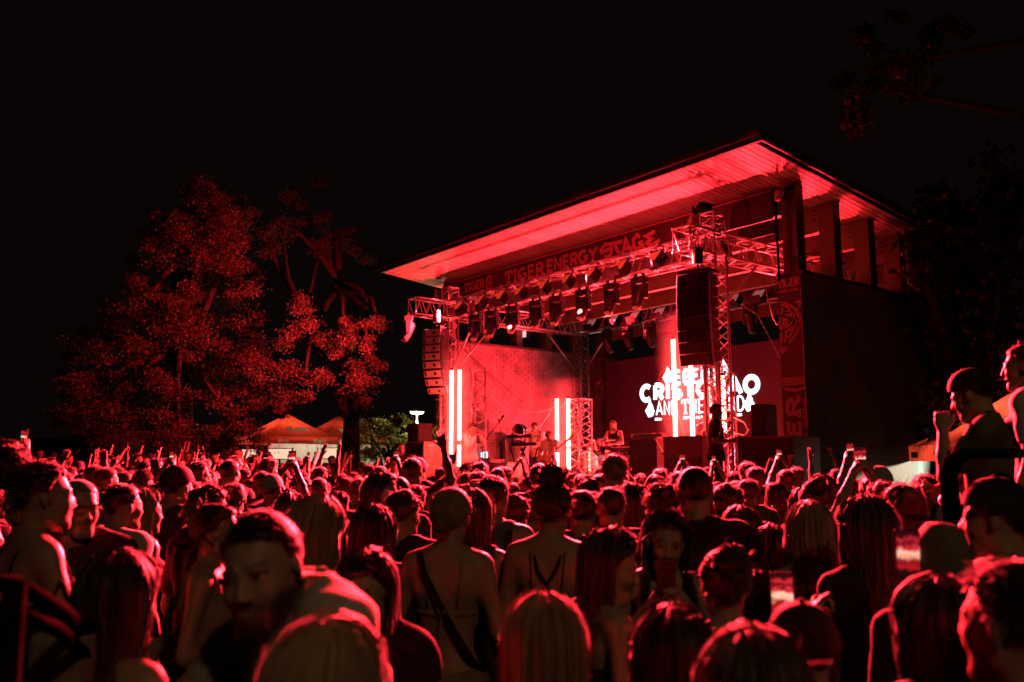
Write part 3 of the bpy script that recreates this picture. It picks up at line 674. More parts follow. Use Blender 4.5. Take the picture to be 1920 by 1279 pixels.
# ================================================================== stage wash lamps at the back line (they light the roof and the crowd)
WASH = []
for i, (u, p) in enumerate([(-9.2, 6500), (-7.4, 9600), (-5.6, 11000), (-3.8, 9600), (-2.2, 6500)]):
    t = thing('floor_wash_light', W(u, 4.45, 1.0), ['first', 'second', 'third', 'fourth', 'fifth'][i] + ' wash lamp from the left along the foot of the LED screen', 'light', 'wash lamps at the back of the stage')
    zf = 1.5
    MB().tube([W(u, 4.5, 1.0), W(u, 4.5, zf)], .02, 8).part('stand', M_STEEL, t)
    MB().lathe([(.1, -.16), (.12, -.1), (.12, .1), (.08, .16)], W(u, 4.47, zf), 16, np.array([UX, ZX, -VX]).T).part('housing', M_BLACK, t, smooth=True)
    MB().lathe([(.02, .162), (.075, .164)], W(u, 4.47, zf), 16, np.array([UX, ZX, -VX]).T).part('lens', emis('wash_lens_light', (1, .03, .04), 14.0), t)
    light('wash_beam', 'SPOT', W(u, 4.28, zf), p, RED, W(u * .8 - 1.2, -4.0, 5.2), .18, 118, .7, t)

# ================================================================== furniture and instruments on the stage
uD0, zD = pv(1243, 822, -.35); uD1, _ = pv(1316, 822, -.35)
dk = thing('black_desk', W((uD0 + uD1) / 2, 0, 1.0), 'tall black flight-case desk carrying the two right tubes', 'desk')
MB().ubox(uD0, uD1, -.35, .35, 1.05, zD).part('body', pm('black_case_laminate', (.03, .022, .022), .35, 0, .2, 4), dk, bevel=.01)
MB().ubox(uD0 - .01, uD1 + .01, -.36, .36, zD + .002, zD + .03).part('top', M_PLASTIC, dk)
for k in range(2): MB().ubox(uD0 + .05 + k * (uD1 - uD0) / 2, uD0 + (uD1 - uD0) / 2 * (k + 1) - .05, -.366, -.353, 1.2, zD - .35).part('panel', M_BLACK, dk)
for k in range(2):
    for q in range(2): MB().lathe([(.05, 0), (.05, .05)], W(uD0 + .1 + k * (uD1 - uD0 - .2), -.25 + q * .5, 1.0), 10).part('caster', M_PLASTIC, dk)
ut0, zt_ = pv(1196, 821, .9); ut1, _ = pv(1250, 821, .9)
tb = thing('equipment_table', W((ut0 + ut1) / 2, .9, 1.0), 'dark draped table with mixing gear left of the black desk', 'table')
MB().ubox(ut0, ut1, .6, 1.3, zt_ - .05, zt_).part('tabletop', M_BLACK, tb); MB().ubox(ut0 + .02, ut1 - .02, .62, 1.28, 1.004, zt_ - .055).part('drape', M_BLACKFAB, tb)
for k in range(4):
    u_ = ut0 + .12 + k * (ut1 - ut0 - .2) / 3
    g = thing('mixing_device', W(u_, .85, zt_), ['leftmost', 'second', 'third', 'rightmost'][k] + ' small mixing device on the dark equipment table', 'mixer')
    MB().box(W(u_, .85, zt_ + .035), (.2, .26, .06), RUV).part('case', M_PLASTIC, g, bevel=.006)
    for q in range(6): MB().lathe([(.012, 0), (.01, .025)], W(u_ - .06 + (q % 3) * .06, .78 + (q // 3) * .1, zt_ + .066), 8).part('knob', M_CHROME, g)

def flight_case(u, v, z, w_, d_, h_, label, col):
    t = thing('flight_case', W(u, v, z), label, 'case'); b = MB().ubox(u - w_ / 2, u + w_ / 2, v - d_ / 2, v + d_ / 2, z + .03, z + h_).part('body', col, t, bevel=.006)
    e = MB()
    for (a, c) in ((-1, -1), (1, -1), (1, 1), (-1, 1)):
        e.tube([W(u + a * w_ / 2, v + c * d_ / 2, z + .03), W(u + a * w_ / 2, v + c * d_ / 2, z + h_)], .014, 6)
    for zz in (z + .03, z + h_): e.tube([W(u - w_ / 2, v - d_ / 2, zz), W(u + w_ / 2, v - d_ / 2, zz)], .014, 6); e.tube([W(u + w_ / 2, v - d_ / 2, zz), W(u + w_ / 2, v + d_ / 2, zz)], .014, 6)
    e.part('edge_rail', M_ALU, t)
    MB().ubox(u - .06, u + .06, v - d_ / 2 - .012, v - d_ / 2 - .003, z + h_ * .5, z + h_ * .68).part('latch', M_CHROME, t)
    MB().ubox(u + w_ / 2 + .003, u + w_ / 2 + .012, v - .08, v + .08, z + h_ * .45, z + h_ * .6).part('handle', M_CHROME, t)
M_CASE = pm('pale_case_panel', (.42, .36, .35), .5, 0, .2, 5); M_CASE2 = pm('silver_case_panel', (.55, .5, .48), .4, .2, .2, 5)
u_, z_ = pv(943, 868, .6); flight_case(u_, .6, 1.004, 1.0, .5, z_ - 1.0, 'low pale flight case on the floor right of the singer', M_CASE2)
u_, z_ = pv(916, 862, .9); flight_case(u_, 1.0, 1.004, .5, .45, z_ - 1.0, 'small flight case just behind the singer', M_CASE)
u_, z_ = pv(951, 824, 1.9); flight_case(u_, 1.9, 1.004, .5, .5, z_ - 1.0, 'tall pale rack case left of the keyboards', M_CASE2)
u_, z_ = pv(933, 826, 1.6); speaker_box('monitor_speaker', u_, 1.6, 1.004, .42, .4, z_ - 1.0, .3, 'upright black monitor speaker left of the rack case')
u_, z_ = pv(1206, 868, 2.0); flight_case(u_, 1.9, 1.004, .55, .45, z_ - 1.0, 'flight case right of the bass amplifier', M_CASE)
lp = thing('laptop', A_(910, 853, .9), 'small glowing laptop screen behind the singer', 'laptop'); u_, z_ = pv(909, 853, 1.0)
MB().ubox(u_ - .16, u_ + .16, .99, 1.0, z_ - .1, z_ + .1).part('lid', M_PLASTIC, lp); MB().ubox(u_ - .15, u_ + .15, .98, .988, z_ - .08, z_ + .08).part('screen', emis('cold_screen_light', (.7, .85, 1), 2.2), lp); MB().ubox(u_ - .16, u_ + .16, .75, .985, z_ - .12, z_ - .105).part('keyboard', M_PLASTIC, lp)
# bass amp, drum hardware
u_, zt_ = pv(1165, 857, .9)
amp = thing('bass_cabinet', W(u_, .9, 1.0), 'square bass speaker cabinet in front of the drummer', 'amplifier'); zb_ = 1.0
MB().ubox(u_ - .36, u_ + .3, .9, 1.35, zb_ + .004, zt_).part('cabinet', M_CASE2, amp, bevel=.012); MB().ubox(u_ - .33, u_ + .27, .885, .897, zb_ + .05, zt_ - .05).part('grille', pm('grey_grille_cloth', (.3, .25, .24), .9, 0, .3, 30, .3), amp)
ah = thing('bass_amplifier_head', W(u_, .9, zt_), 'black amplifier head on top of the bass cabinet', 'amplifier')
MB().ubox(u_ - .34, u_ + .28, .92, 1.3, zt_ + .01, zt_ + .22).part('case', M_CASE2, ah, bevel=.01); MB().ubox(u_ - .32, u_ + .26, .905, .918, zt_ + .03, zt_ + .2).part('front_panel', M_BLACK, ah)
for k in range(4): MB().lathe([(.018, 0), (.015, .02)], W(u_ - .2 + k * .13, .903, zt_ + .08), 10, np.array([UX, ZX, -VX]).T).part('knob', M_CHROME, ah)

def drum(parent, c, r, depth, axis, shell, head, lug=True):
    ax = np.asarray(axis, float); ax /= np.linalg.norm(ax); e1 = np.cross(ax, [0, 0, 1.]); e1 = e1 / np.linalg.norm(e1) if np.linalg.norm(e1) > .1 else np.array([1., 0, 0]); e2 = np.cross(ax, e1)
    R = np.array([e1, e2, ax]).T
    s = MB().lathe([(r, -depth / 2), (r, depth / 2)], c, 28, R).part('shell', shell, parent, smooth=False)
    for q in (-1, 1):
        MB().lathe([(.01, q * (depth / 2 + .004)), (r * .97, q * (depth / 2 + .006))][::q], c, 28, R).part('drumhead', head, s, root=parent)
        MB().lathe([(r + .004, q * depth / 2 - .014), (r + .016, q * depth / 2 - .012), (r + .016, q * depth / 2 + .014), (r + .002, q * depth / 2 + .012)], c, 28, R).part('hoop', M_CHROME, s, root=parent)
    lg = MB()
    for k in range(8):
        a = 2 * math.pi * k / 8; d_ = R @ np.array([math.cos(a), math.sin(a), 0]); p = np.asarray(c) + d_ * (r + .014)
        lg.tube([p - ax * depth / 2, p + ax * depth / 2], .007, 5)
    lg.part('tension_rods', M_CHROME, s, root=parent)
M_SHELL = pm('pearl_drum_shell', (.5, .46, .48), .2, .3, .25, 14); M_HEAD = pm('drumhead_skin', (.68, .63, .62), .45, 0, .12, 5); M_CYM = pm('bronze_cymbal', (.7, .5, .3), .25, .9, .15, 10)
DZ = 1.56; vD = 2.2
uk, zk = pv(1112, 871, vD)
kit = thing('drum_kit', W(uk, vD, DZ), 'pearl drum kit with clear front head on the riser', 'drum kit')
drum(kit, W(uk, vD, DZ + .29), .28, .42, -VX + .22 * UX, M_SHELL, M_HEAD)
drum(kit, W(uk + .12, vD + .05, DZ + .78), .15, .22, ZX - .3 * VX, M_SHELL, M_HEAD); drum(kit, W(uk + .55, vD + .15, DZ + .42), .19, .34, ZX, M_SHELL, M_HEAD)
drum(kit, W(uk - .4, vD + .35, DZ + .62), .17, .15, ZX - .1 * VX, M_CHROME, M_HEAD)
lg_ = MB()
for p, q in (((.5, .0, 0), (.5, .0, .4)), ((.72, .2, 0), (.72, .2, .4)), ((.45, .3, 0), (.45, .3, .4)), ((-.4, .35, 0), (-.4, .35, .56)), ((.06, .05, .55), (.1, .05, .72))): lg_.tube([W(uk + p[0], vD + p[1], DZ + p[2]), W(uk + q[0], vD + q[1], DZ + q[2])], .013, 6)
lg_.part('leg_hardware', M_CHROME, kit)
def cymbal(u, v, z, r, tilt, label):
    t = thing('cymbal_stand', W(u, v, DZ), label, 'cymbal'); R = RUV @ rot('X', tilt) @ rot('Y', 6)
    MB().lathe([(r, 0), (r * .5, .02), (.05, .028), (.03, .05), (.004, .055)], W(u, v, z), 28, R).part('cymbal', M_CYM, t, smooth=True)
    s = MB(); s.tube([W(u, v, DZ + .2), W(u, v, z)], .012, 6)
    for k in range(3): a = k * 2.1 + .3; s.tube([W(u, v, DZ + .3), W(u + .25 * math.cos(a), v + .25 * math.sin(a), DZ)], .01, 6)
    s.part('stand', M_CHROME, t)
for (x, y, v, r, tl, lb) in ((1090, 833, 2.3, .25, 14, 'leftmost cymbal of the drum kit'), (1137, 826, 2.5, .25, 10, 'large cymbal beside the drummer'), (1103, 822, 2.8, .2, 8, 'small rear cymbal of the drum kit')):
    u_, z_ = pv(x, y, v); cymbal(u_, v, z_, r, tl, lb)
def mic_stand(x, v, ztop, boom, label, zb=1.0):
    u_, _ = pv(x, 860, v); t = thing('microphone_stand', W(u_, v, zb), label, 'mic stand'); s = MB(); s.tube([W(u_, v, zb + .1), W(u_, v, ztop)], .011, 6)
    for k in range(3): a = k * 2.1; s.tube([W(u_, v, zb + .2), W(u_ + .28 * math.cos(a), v + .28 * math.sin(a), zb)], .009, 6)
    q = W(u_ + boom[0], v + boom[1], ztop + boom[2]); s.tube([W(u_, v, ztop), q], .009, 6); s.part('stand', M_BLACK, t)
    d_ = np.array(q) - W(u_, v, ztop); d_ = d_ / np.linalg.norm(d_); MB().tube([q, q + d_ * .06, q + d_ * .16, q + d_ * .18], .02, 8, rad=[.013, .015, .026, .018]).part('microphone', M_STEEL, t, smooth=True)
mic_stand(905, -.2, 2.3, (.55, .1, .55), 'tall boom microphone stand right of the singer'); mic_stand(941, .9, 2.5, (-.1, 0, .35), 'straight microphone stand left of the keyboards')
mic_stand(1208, 1.0, 2.0, (.15, 0, .1), 'low microphone stand right of the bass amplifier'); mic_stand(1036, .7, 2.35, (.05, -.15, .08), 'microphone stand beside the bass player')
bl = lthing('boom_lamp', A_(937, 792, 2.0), 'dark clip lamp on a slanted boom before the brick wall', 'lamp'); MB().box((0, 0, 0), (.16, .14, .22), rot('X', 30) @ rot('Y', 25)).part('housing', M_BLACK, bl, bevel=.01); MB().box((.03, -.1, .1), (.2, .01, .16), rot('X', -30)).part('barn_door', M_BLACK, bl); MB().tube([(0, 0, -.1), (.02, 0, -.9)], .012, 6).part('stand', M_STEEL, bl)
# keyboards on an X stand
uk_, zk_ = pv(982, 818, 1.0); ul_, zl_ = pv(990, 833, 1.0)
ks = thing('keyboard_stand', W(uk_, 1.0, 1.0), 'black X-shaped keyboard stand', 'stand')
s = MB()
for d_ in (-.2, .2):
    s.tube([W(uk_ - .3, 1.0 + d_, 1.0), W(uk_ + .32, 1.0 + d_, zl_ - .06)], .018, 6); s.tube([W(uk_ + .34, 1.0 + d_, 1.0), W(uk_ - .3, 1.0 + d_, zl_ - .06)], .018, 6)
    s.tube([W(uk_ - .2, 1.0 + d_, zl_ - .05), W(uk_ - .2, 1.0 + d_, zk_ - .05)], .015, 6); s.tube([W(uk_ + .3, 1.0 + d_, zl_ - .05), W(uk_ + .3, 1.0 + d_, zk_ - .05)], .015, 6)
s.part('crossed_legs', M_STEEL, ks); MB().box(W(uk_, 1.0, 1.35), (.08, .5, .08), RUV).part('joint', M_BLACK, ks)
def keyboard(u_, z_, w_, label):
    k = thing('keyboard', W(u_, 1.0, z_), label, 'keyboard'); MB().box(W(u_, 1.0, z_), (w_, .3, .08), RUV).part('case', M_PLASTIC, k, bevel=.01)
    ky = MB()
    for q in range(24): ky.box(W(u_ - w_ * .42 + q * w_ * .84 / 23, 1.06, z_ + .047), (w_ * .03, .15, .014), RUV)
    ky.part('keys', M_WHITE, k)
keyboard(uk_, zk_, .95, 'upper keyboard on the X stand'); keyboard(ul_, zl_, 1.0, 'lower keyboard on the X stand')
fn_ = thing('pedestal_fan', A_(973, 808, 1.7), 'round dark drum hung behind the keyboards', 'drum'); u_, z_ = pv(974, 808, 1.7)
drum(fn_, W(u_, 1.7, z_), .18, .12, -VX + .25 * UX, M_BLACK, pm('dark_skin', (.12, .08, .08), .3, 0, .2, 6)); MB().tube([W(u_, 1.78, 1.0), W(u_, 1.78, z_)], .014, 6).part('stand', M_STEEL, fn_)
for (x, v, lb) in ((900, -1.2, 'wedge monitor at the stage edge before the singer'), (1000, -.6, 'wedge monitor at the stage edge before the keyboards'), (1150, .2, 'wedge monitor before the bass amplifier'), (960, -.9, 'wedge monitor between singer and bass player')):
    u_, _ = pv(x, 880, v); t = thing('monitor_wedge', W(u_, v, 1.0), lb, 'monitor')
    MB().hexa([W(u_ - .28, v - .2, 1.003), W(u_ + .28, v - .2, 1.003), W(u_ + .28, v + .2, 1.003), W(u_ - .28, v + .2, 1.003), W(u_ - .28, v - .2, 1.36), W(u_ + .28, v - .2, 1.36), W(u_ + .28, v + .1, 1.1), W(u_ - .28, v + .1, 1.1)]).part('cabinet', M_BLACK, t, bevel=.01)
    MB().hexa([W(u_ - .25, v - .17, 1.343), W(u_ + .25, v - .17, 1.343), W(u_ + .25, v + .08, 1.126), W(u_ - .25, v + .08, 1.126), W(u_ - .25, v - .162, 1.353), W(u_ + .25, v - .162, 1.353), W(u_ + .25, v + .088, 1.136), W(u_ - .25, v + .088, 1.136)]).part('grille', M_STEEL, t)
def guitar(origin, R, label, col, name='bass_guitar'):
    t = thing(name, origin, label, 'guitar'); T = lambda p: np.asarray(origin) + R @ np.asarray(p, float)
    out = [(-.17, 0), (-.16, .12), (-.05, .16), (.03, .1), (.12, .13), (.22, .17), (.25, .12), (.18, .05), (.18, -.05), (.24, -.12), (.2, -.16), (.1, -.12), (.02, -.1), (-.06, -.17), (-.16, -.12)]
    n = len(out); b = MB().add([T((x, -.02, y)) for x, y in out] + [T((x, .02, y)) for x, y in out], [tuple(range(n)), tuple(range(2 * n - 1, n - 1, -1))] + [(i, i + n, (i + 1) % n + n, (i + 1) % n) for i in range(n)])
    b.part('body', col, t, bevel=.008)
    MB().hexa([T(p) for p in [(.15, -.035, -.028), (.95, -.035, -.022), (.95, -.015, -.022), (.15, -.015, -.028), (.15, -.035, .028), (.95, -.035, .022), (.95, -.015, .022), (.15, -.015, .028)]]).part('neck', pm('maple_neck', (.5, .36, .22), .4, 0, .15, 8), t)
    MB().hexa([T(p) for p in [(.952, -.03, -.03), (1.13, -.025, -.04), (1.13, -.01, -.04), (.952, -.012, -.03), (.952, -.03, .03), (1.13, -.025, .05), (1.13, -.01, .05), (.952, -.012, .03)]]).part('headstock', MATS['maple_neck'], t)
    q = MB(); q.box(T((-.08, -.026, 0)), (.05, .02, .09), R); q.box(T((.04, -.026, 0)), (.03, .02, .08), R); q.part('bridge', M_CHROME, t); return t
M_GBODY = pm('sunburst_guitar', (.55, .32, .2), .25, 0, .3, 4)
gp = A_(1193, 852, .9); t = guitar(np.array([gp[0], gp[1], 1.35]), np.array([ZX, -VX, UX]).T @ rot('Z', 6), 'electric guitar upright on a stand beside the bass amplifier', M_GBODY, 'guitar')
gs = MB(); gs.tube([gp * [1, 1, 0] + [0, 0, 1.0], gp * [1, 1, 0] + [0, 0, 1.3]], .012, 6); gs.part('stand', M_STEEL, t)

# ================================================================== tents
M_TENT = pm('red_tent_canvas', (.42, .03, .014), .8, 0, .18, 3, .1, trans=.45)
M_TENTW = pm('white_tent_sheet', (.72, .72, .64), .85, 0, .08, 2, .25, trans=.4)
M_POLE = pm('tent_pole', (.25, .25, .26), .4, .6, .1, 8)
def tent(c, s, rz, zv, vh, zp, label, lamp, lampcol=(1, .82, .62), walls=(0, 1, 2), text='Koli', face_only=False):
    t = thing('party_tent', c, label, 'tent', 'red market tents'); c = np.asarray(c, float); R = rot('Z', rz); L = lambda x, y, z: c + R @ np.array([x * s / 2, y * s / 2, z])
    pk = L(0, 0, zp); cor = [L(-1, -1, zv + vh), L(1, -1, zv + vh), L(1, 1, zv + vh), L(-1, 1, zv + vh)]
    cn = MB(); n = 8
    for k in range(4):
        a, b_ = cor[k], cor[(k + 1) % 4]; vs = []; fs = []
        for i in range(n + 1):
            tt = i / n; sag = .14 * tt * (1 - tt) * 2
            for j in range(n + 1): q = a + (b_ - a) * (j / n); p = q + (pk - q) * tt; vs.append(p - np.array([0, 0, sag]))
        for i in range(n):
            for j in range(n): fs.append((i * (n + 1) + j, i * (n + 1) + j + 1, (i + 1) * (n + 1) + j + 1, (i + 1) * (n + 1) + j))
        cn.add(vs, fs)
    roof = cn.part('canopy', M_TENT, t, smooth=True)
    for k in range(4):
        a, b_ = cor[k], cor[(k + 1) % 4]; va = MB(); m_ = 14; d_ = (a + b_) / 2 - (c + [0, 0, zv + vh]); d_ = d_ / np.linalg.norm(d_)
        for j in range(m_):
            p, q = a + (b_ - a) * j / m_, a + (b_ - a) * (j + 1) / m_; w0, w1 = .012 * math.sin(j * 1.9), .012 * math.sin((j + 1) * 1.9)
            va.add([p + d_ * w0 - [0, 0, vh], q + d_ * w1 - [0, 0, vh], q + d_ * .004, p + d_ * .004], [(0, 1, 2, 3)])
        va.part('valance', M_TENT, t)
        if k in (0, 3, 1):
            e = (b_ - a) / np.linalg.norm(b_ - a); out = d_
            fn = lambda x, y, dd, a=a, e=e, out=out: a + e * x + out * (.02 + dd) + np.array([0, 0, y - vh])
            mm = MB(); word(mm, text, s * .62, s * .8, .05, vh * .55, fn, vh * .14, False, .2); mm.part('valance_print', M_PRINTPALE, t); mm = MB(); strip(mm, [(s * .12, vh * .4), (s * .28, vh * .42)], vh * .4, fn, 0); mm.part('valance_patch', M_PRINTPALE, t)
            up = (pk - (a + b_) / 2); ul = np.linalg.norm(up); up = up / ul; nn = np.cross(e, up); nn = nn if nn @ out > 0 else -nn; nn = nn / np.linalg.norm(nn)
            fr = lambda x, y, dd, a=a, e=e, up=up, nn=nn: a + e * x + up * y + nn * (.03 + dd)
            # canvas sags: lift the print a little
            mm = MB(); word(mm, text, s * .33, s * .62, ul * .16, ul * .26, fr, ul * .075, False, .16); mm.part('roof_print', M_PRINTPALE, roof, root=t)
    for q in ((-1, -1), (1, -1), (1, 1), (-1, 1)): MB().tube([L(q[0] * .985, q[1] * .985, 0), L(q[0] * .985, q[1] * .985, zv + vh)], .022, 8).part('pole', M_POLE, t)
    for k in walls:
        a, b_ = cor[k], cor[(k + 1) % 4]; wv = MB(); m_ = 30; d_ = (c + [0, 0, zv + vh]) - (a + b_) / 2; d_ = d_ / np.linalg.norm(d_)
        for j in range(m_):
            p, q = a + (b_ - a) * (.02 + .96 * j / m_), a + (b_ - a) * (.02 + .96 * (j + 1) / m_); w0, w1 = .03 + .02 * math.sin(j * 1.3) + .012 * math.sin(j * 2.9), .03 + .02 * math.sin((j + 1) * 1.3) + .012 * math.sin((j + 1) * 2.9)
            zb = np.array([0, 0, zv + vh - .04]); wv.add([p + d_ * w0 - zb, q + d_ * w1 - zb, q + d_ * w1 - [0, 0, vh * .5], p + d_ * w0 - [0, 0, vh * .5]], [(0, 1, 2, 3)])
        wv.part('side_wall', M_TENTW, t, smooth=True)
    lt = MB().lathe([(.05, -.06), (.08, 0), (.05, .06)], L(0, 0, zp - .75), 12).part('hanging_bulb', emis('warm_bulb_light', lampcol, 6.0), t)
    light('tent_lamp', 'POINT', L(0, 0, zp - .9), lamp, lampcol, None, .1, parent=t)
    return t
def gY(x, Y): p = pY(x, 865, Y); return np.array([p[0], p[1], ground_h(p[0], p[1])])
c = gY(535, 34.0); tent(c, 3.0, -48, 1.62 + .2, .28, 3.05, 'nearer red tent with pale lettering, lit from inside', 190, walls=(1, 2))
c = gY(632, 37.0); tent(c, 3.0, -48, 1.75, .28, 3.0, 'second red tent with pale lettering, dimmer, beside the green bush', 60, walls=(1,))
c = gY(700, 39.0); tent(c, 2.6, -40, 1.7, .22, 2.3, 'low pale tent half hidden behind the green bush', 60, walls=(0, 1), text='Koli')
pt = pY(1702, 838, 13.2); c = np.array([pt[0] + 2.4, pt[1] + .95, 0]); tent(c, 3.0, -12, 2.0 - .1, .27, 3.15, 'red tent with white side walls beside the stage on the right', 420, (.93, 1, .86), walls=(0, 1, 2), text='Koli')
# stall light boxes beside the tents
for i, (x, y) in enumerate([(466, 852), (525, 851), (627, 850)]):
    p = pY(x, y, 32.0); t = thing('stall_light_box', p, ['light box left of the nearer tent', 'light box under the nearer tent', 'light box under the second tent'][i] + ' glowing pale red', 'sign'); MB().box(p, (.95 if i else .62, .12, .42)).part('case', M_BLACK, t); MB().box(p - np.array([0, .065, 0]), (.88 if i else .56, .006, .36)).part('glowing_face', emis('stall_sign_light', (1, .5, .34), 1.3), t)
    MB().tube([p - [0, 0, .2], [p[0], p[1], 0]], .03, 8).part('post', M_BLACK, t)
sg = thing('festival_stall_sign', pY(408, 853, 33), 'dark low stall sign barely readable left of the tents', 'sign'); p = pY(408, 853, 33); MB().box(p, (1.3, .1, .3)).part('board', M_BLACK, sg)
fnq = lambda x, y, d, p=p: np.array([p[0] - .55 + x, p[1] - .056 - d, p[2] - .08 + y]); m_ = MB(); word(m_, 'BARY V RONI', 0, 1.1, 0, .14, fnq, .03); m_.part('lettering', pm('dim_letters', (.28, .2, .18), .8), sg); MB().tube([p, [p[0], p[1], 0]], .04, 8).part('post', M_BLACK, sg)

# ================================================================== street lamps
def street_lamp(c, h, label, power, col):
    t = thing('street_lamp', c, label, 'lamp', 'park street lamps'); c = np.asarray(c, float)
    MB().tube([c, c + [0, 0, h - .1]], .05, 10, rad=[.06, .035]).part('post', pm('pale_lamp_post', (.62, .6, .55), .5, .2, .1, 6), t, smooth=True)
    MB().lathe([(.05, -.1), (.3, -.02), (.32, .02), (.26, .05), (.05, .08)], c + [0, 0, h], 24).part('shade', M_WHITE, t, smooth=True)
    MB().lathe([(.02, -.14), (.22, -.09), (.26, -.05)], c + [0, 0, h], 24).part('lamp_glass', emis('lamp_glass_light', (1, .86, .55), 16.0), t, smooth=True)
    light('lamp_glow', 'POINT', tuple(c + [0, 0, h - .35]), power, col, None, .12, parent=t); return t
p = pY(782, 771, 33.5); street_lamp((p[0], p[1], 0), p[2], 'glowing pale street lamp behind the left loudspeakers', 380, (1, .86, .45))
street_lamp((2.2, -3.2, 0), 6.4, 'park street lamp behind the photographer on the right', 140, (1, .44, .18))

# ================================================================== railings and viewing platform on the right
vp = thing('viewing_platform', (4.3, 4.0, 0), 'raised viewing platform with black railing at the right edge', 'platform')
pr = pY(1768, 850, 3.35)                   # front left corner of the rail
x0, y0 = pr[0], pr[1]
MB().box((x0 + 1.35, y0 + 1.0, .43), (2.7, 1.9, .86)).part('deck', pm('platform_plywood', (.09, .075, .06), .7, 0, .25, 4), vp)
rz_ = pr[2]
MB().tube([(x0, y0, .0), (x0, y0, rz_ - .09), (x0 + .02, y0, rz_ - .03), (x0 + .07, y0, rz_), (x0 + .13, y0, rz_), (x0 + 2.7, y0 - .02, rz_)], .02, 10).part('top_rail', M_STEEL, vp, smooth=True)
x1 = pY(1783, 850, y0 + .1)[0]; MB().tube([(x1, y0 + .1, .0), (x1, y0 + .1, rz_ - .09), (x1 + .025, y0 + .1, rz_ - .03), (x1 + .08, y0 + .1, rz_ + .0), (x0 + 2.7, y0 + .1, rz_ + .0)], .02, 10).part('top_rail', M_STEEL, vp, smooth=True)
MB().tube([(x0, y0, 1.35), (x0 + 2.7, y0, 1.35)], .014, 8).part('mid_rail', M_STEEL, vp, smooth=True)
for k in range(3): MB().tube([(x0 + 1.2 + k * .75, y0, .86), (x0 + 1.2 + k * .75, y0, rz_)], .018, 8).part('post', M_STEEL, vp, smooth=True)
lr = thing('left_railing', (-1.3, 1.75, 0), 'dark tubular handrail in the lower left corner', 'railing')
a = pY(-60, 1085, 1.75); b_ = pY(30, 1096, 1.75); c_ = pY(112, 1142, 2.0)
MB().tube([a, b_, c_, pY(170, 1190, 2.25)], .018, 10).part('top_rail', M_STEEL, lr, smooth=True)
MB().tube([a - [0, 0, .12], b_ - [0, 0, .055], c_ - [0, 0, .045], pY(170, 1240, 2.25)], .016, 10).part('lower_rail', M_STEEL, lr, smooth=True)
MB().tube([b_, [b_[0], b_[1], 0]], .021, 10).part('post', M_STEEL, lr, smooth=True); q = pY(170, 1190, 2.25); MB().tube([q, [q[0], q[1], 0]], .021, 10).part('post', M_STEEL, lr, smooth=True)
bg_ = pY(62, 1215, 2.1); bgt = thing('hanging_bag', bg_, 'pale cloth bag behind the left handrail', 'bag'); MB().box(bg_ + [.02, .1, -.1], (.14, .08, .24)).part('bag_body', pm('canvas_bag', (.3, .26, .2), .9, 0, .3, 9, .2), bgt, bevel=.02); MB().tube([bg_ + [-.04, .1, .0], bg_ + [0, .1, .14], bg_ + [.07, .1, .0]], .008, 6).part('strap', M_BLACK, bgt)

# ================================================================== trees
def leaf_mat(name, col, tr=.5):
    if name in MATS: return MATS[name]
    m = bpy.data.materials.new(name); m.use_nodes = True; n = m.node_tree.nodes; l = m.node_tree.links; b = n['Principled BSDF']; b.inputs['Roughness'].default_value = .55
    at = n.new('ShaderNodeAttribute'); at.attribute_name = 'leafv'; vm = n.new('ShaderNodeVectorMath'); vm.operation = 'SCALE'; vm.inputs[0].default_value = col
    mr = n.new('ShaderNodeMapRange'); mr.inputs[3].default_value = .55; mr.inputs[4].default_value = 1.5; l.new(at.outputs['Fac'], mr.inputs[0]); l.new(mr.outputs[0], vm.inputs['Scale'])
    tn = n.new('ShaderNodeBsdfTranslucent'); mx = n.new('ShaderNodeMixShader'); mx.inputs[0].default_value = tr; l.new(vm.outputs[0], b.inputs['Base Color']); l.new(vm.outputs[0], tn.inputs[0])
    l.new(b.outputs[0], mx.inputs[1]); l.new(tn.outputs[0], mx.inputs[2]); l.new(mx.outputs[0], n['Material Output'].inputs[0]); MATS[name] = m; return m
M_BARK = pm('bark', (.035, .027, .022), .9, 0, .35, 6, .8, bscale=14)
def leaves(centers, rad, per, size, rng, flat=.6, droop=.3):
    """leaf-shaped 4-gons in clumps"""
    C = np.repeat(np.asarray(centers), per, axis=0); R = np.repeat(np.asarray(rad), per)
    N = len(C); d = rng.normal(size=(N, 3)); d *= .52
    d[:, 2] *= flat; P = C + d * R[:, None]
    ax = rng.normal(size=(N, 3)); ax[:, 2] -= droop * 2; ax /= np.linalg.norm(ax, axis=1)[:, None]
    sd = np.cross(ax, rng.normal(size=(N, 3))); sd /= np.linalg.norm(sd, axis=1)[:, None]; nn = np.cross(ax, sd)
    s = size * rng.uniform(.6, 1.25, N)[:, None]
    V = np.stack([P, P + ax * s * .5 + sd * s * .33 + nn * s * .06, P + ax * s, P + ax * s * .5 - sd * s * .33 + nn * s * .06], 1).reshape(-1, 3)
    Fc = np.arange(4 * N).reshape(N, 4); return V, Fc, np.repeat(rng.uniform(0, 1, N), 4)
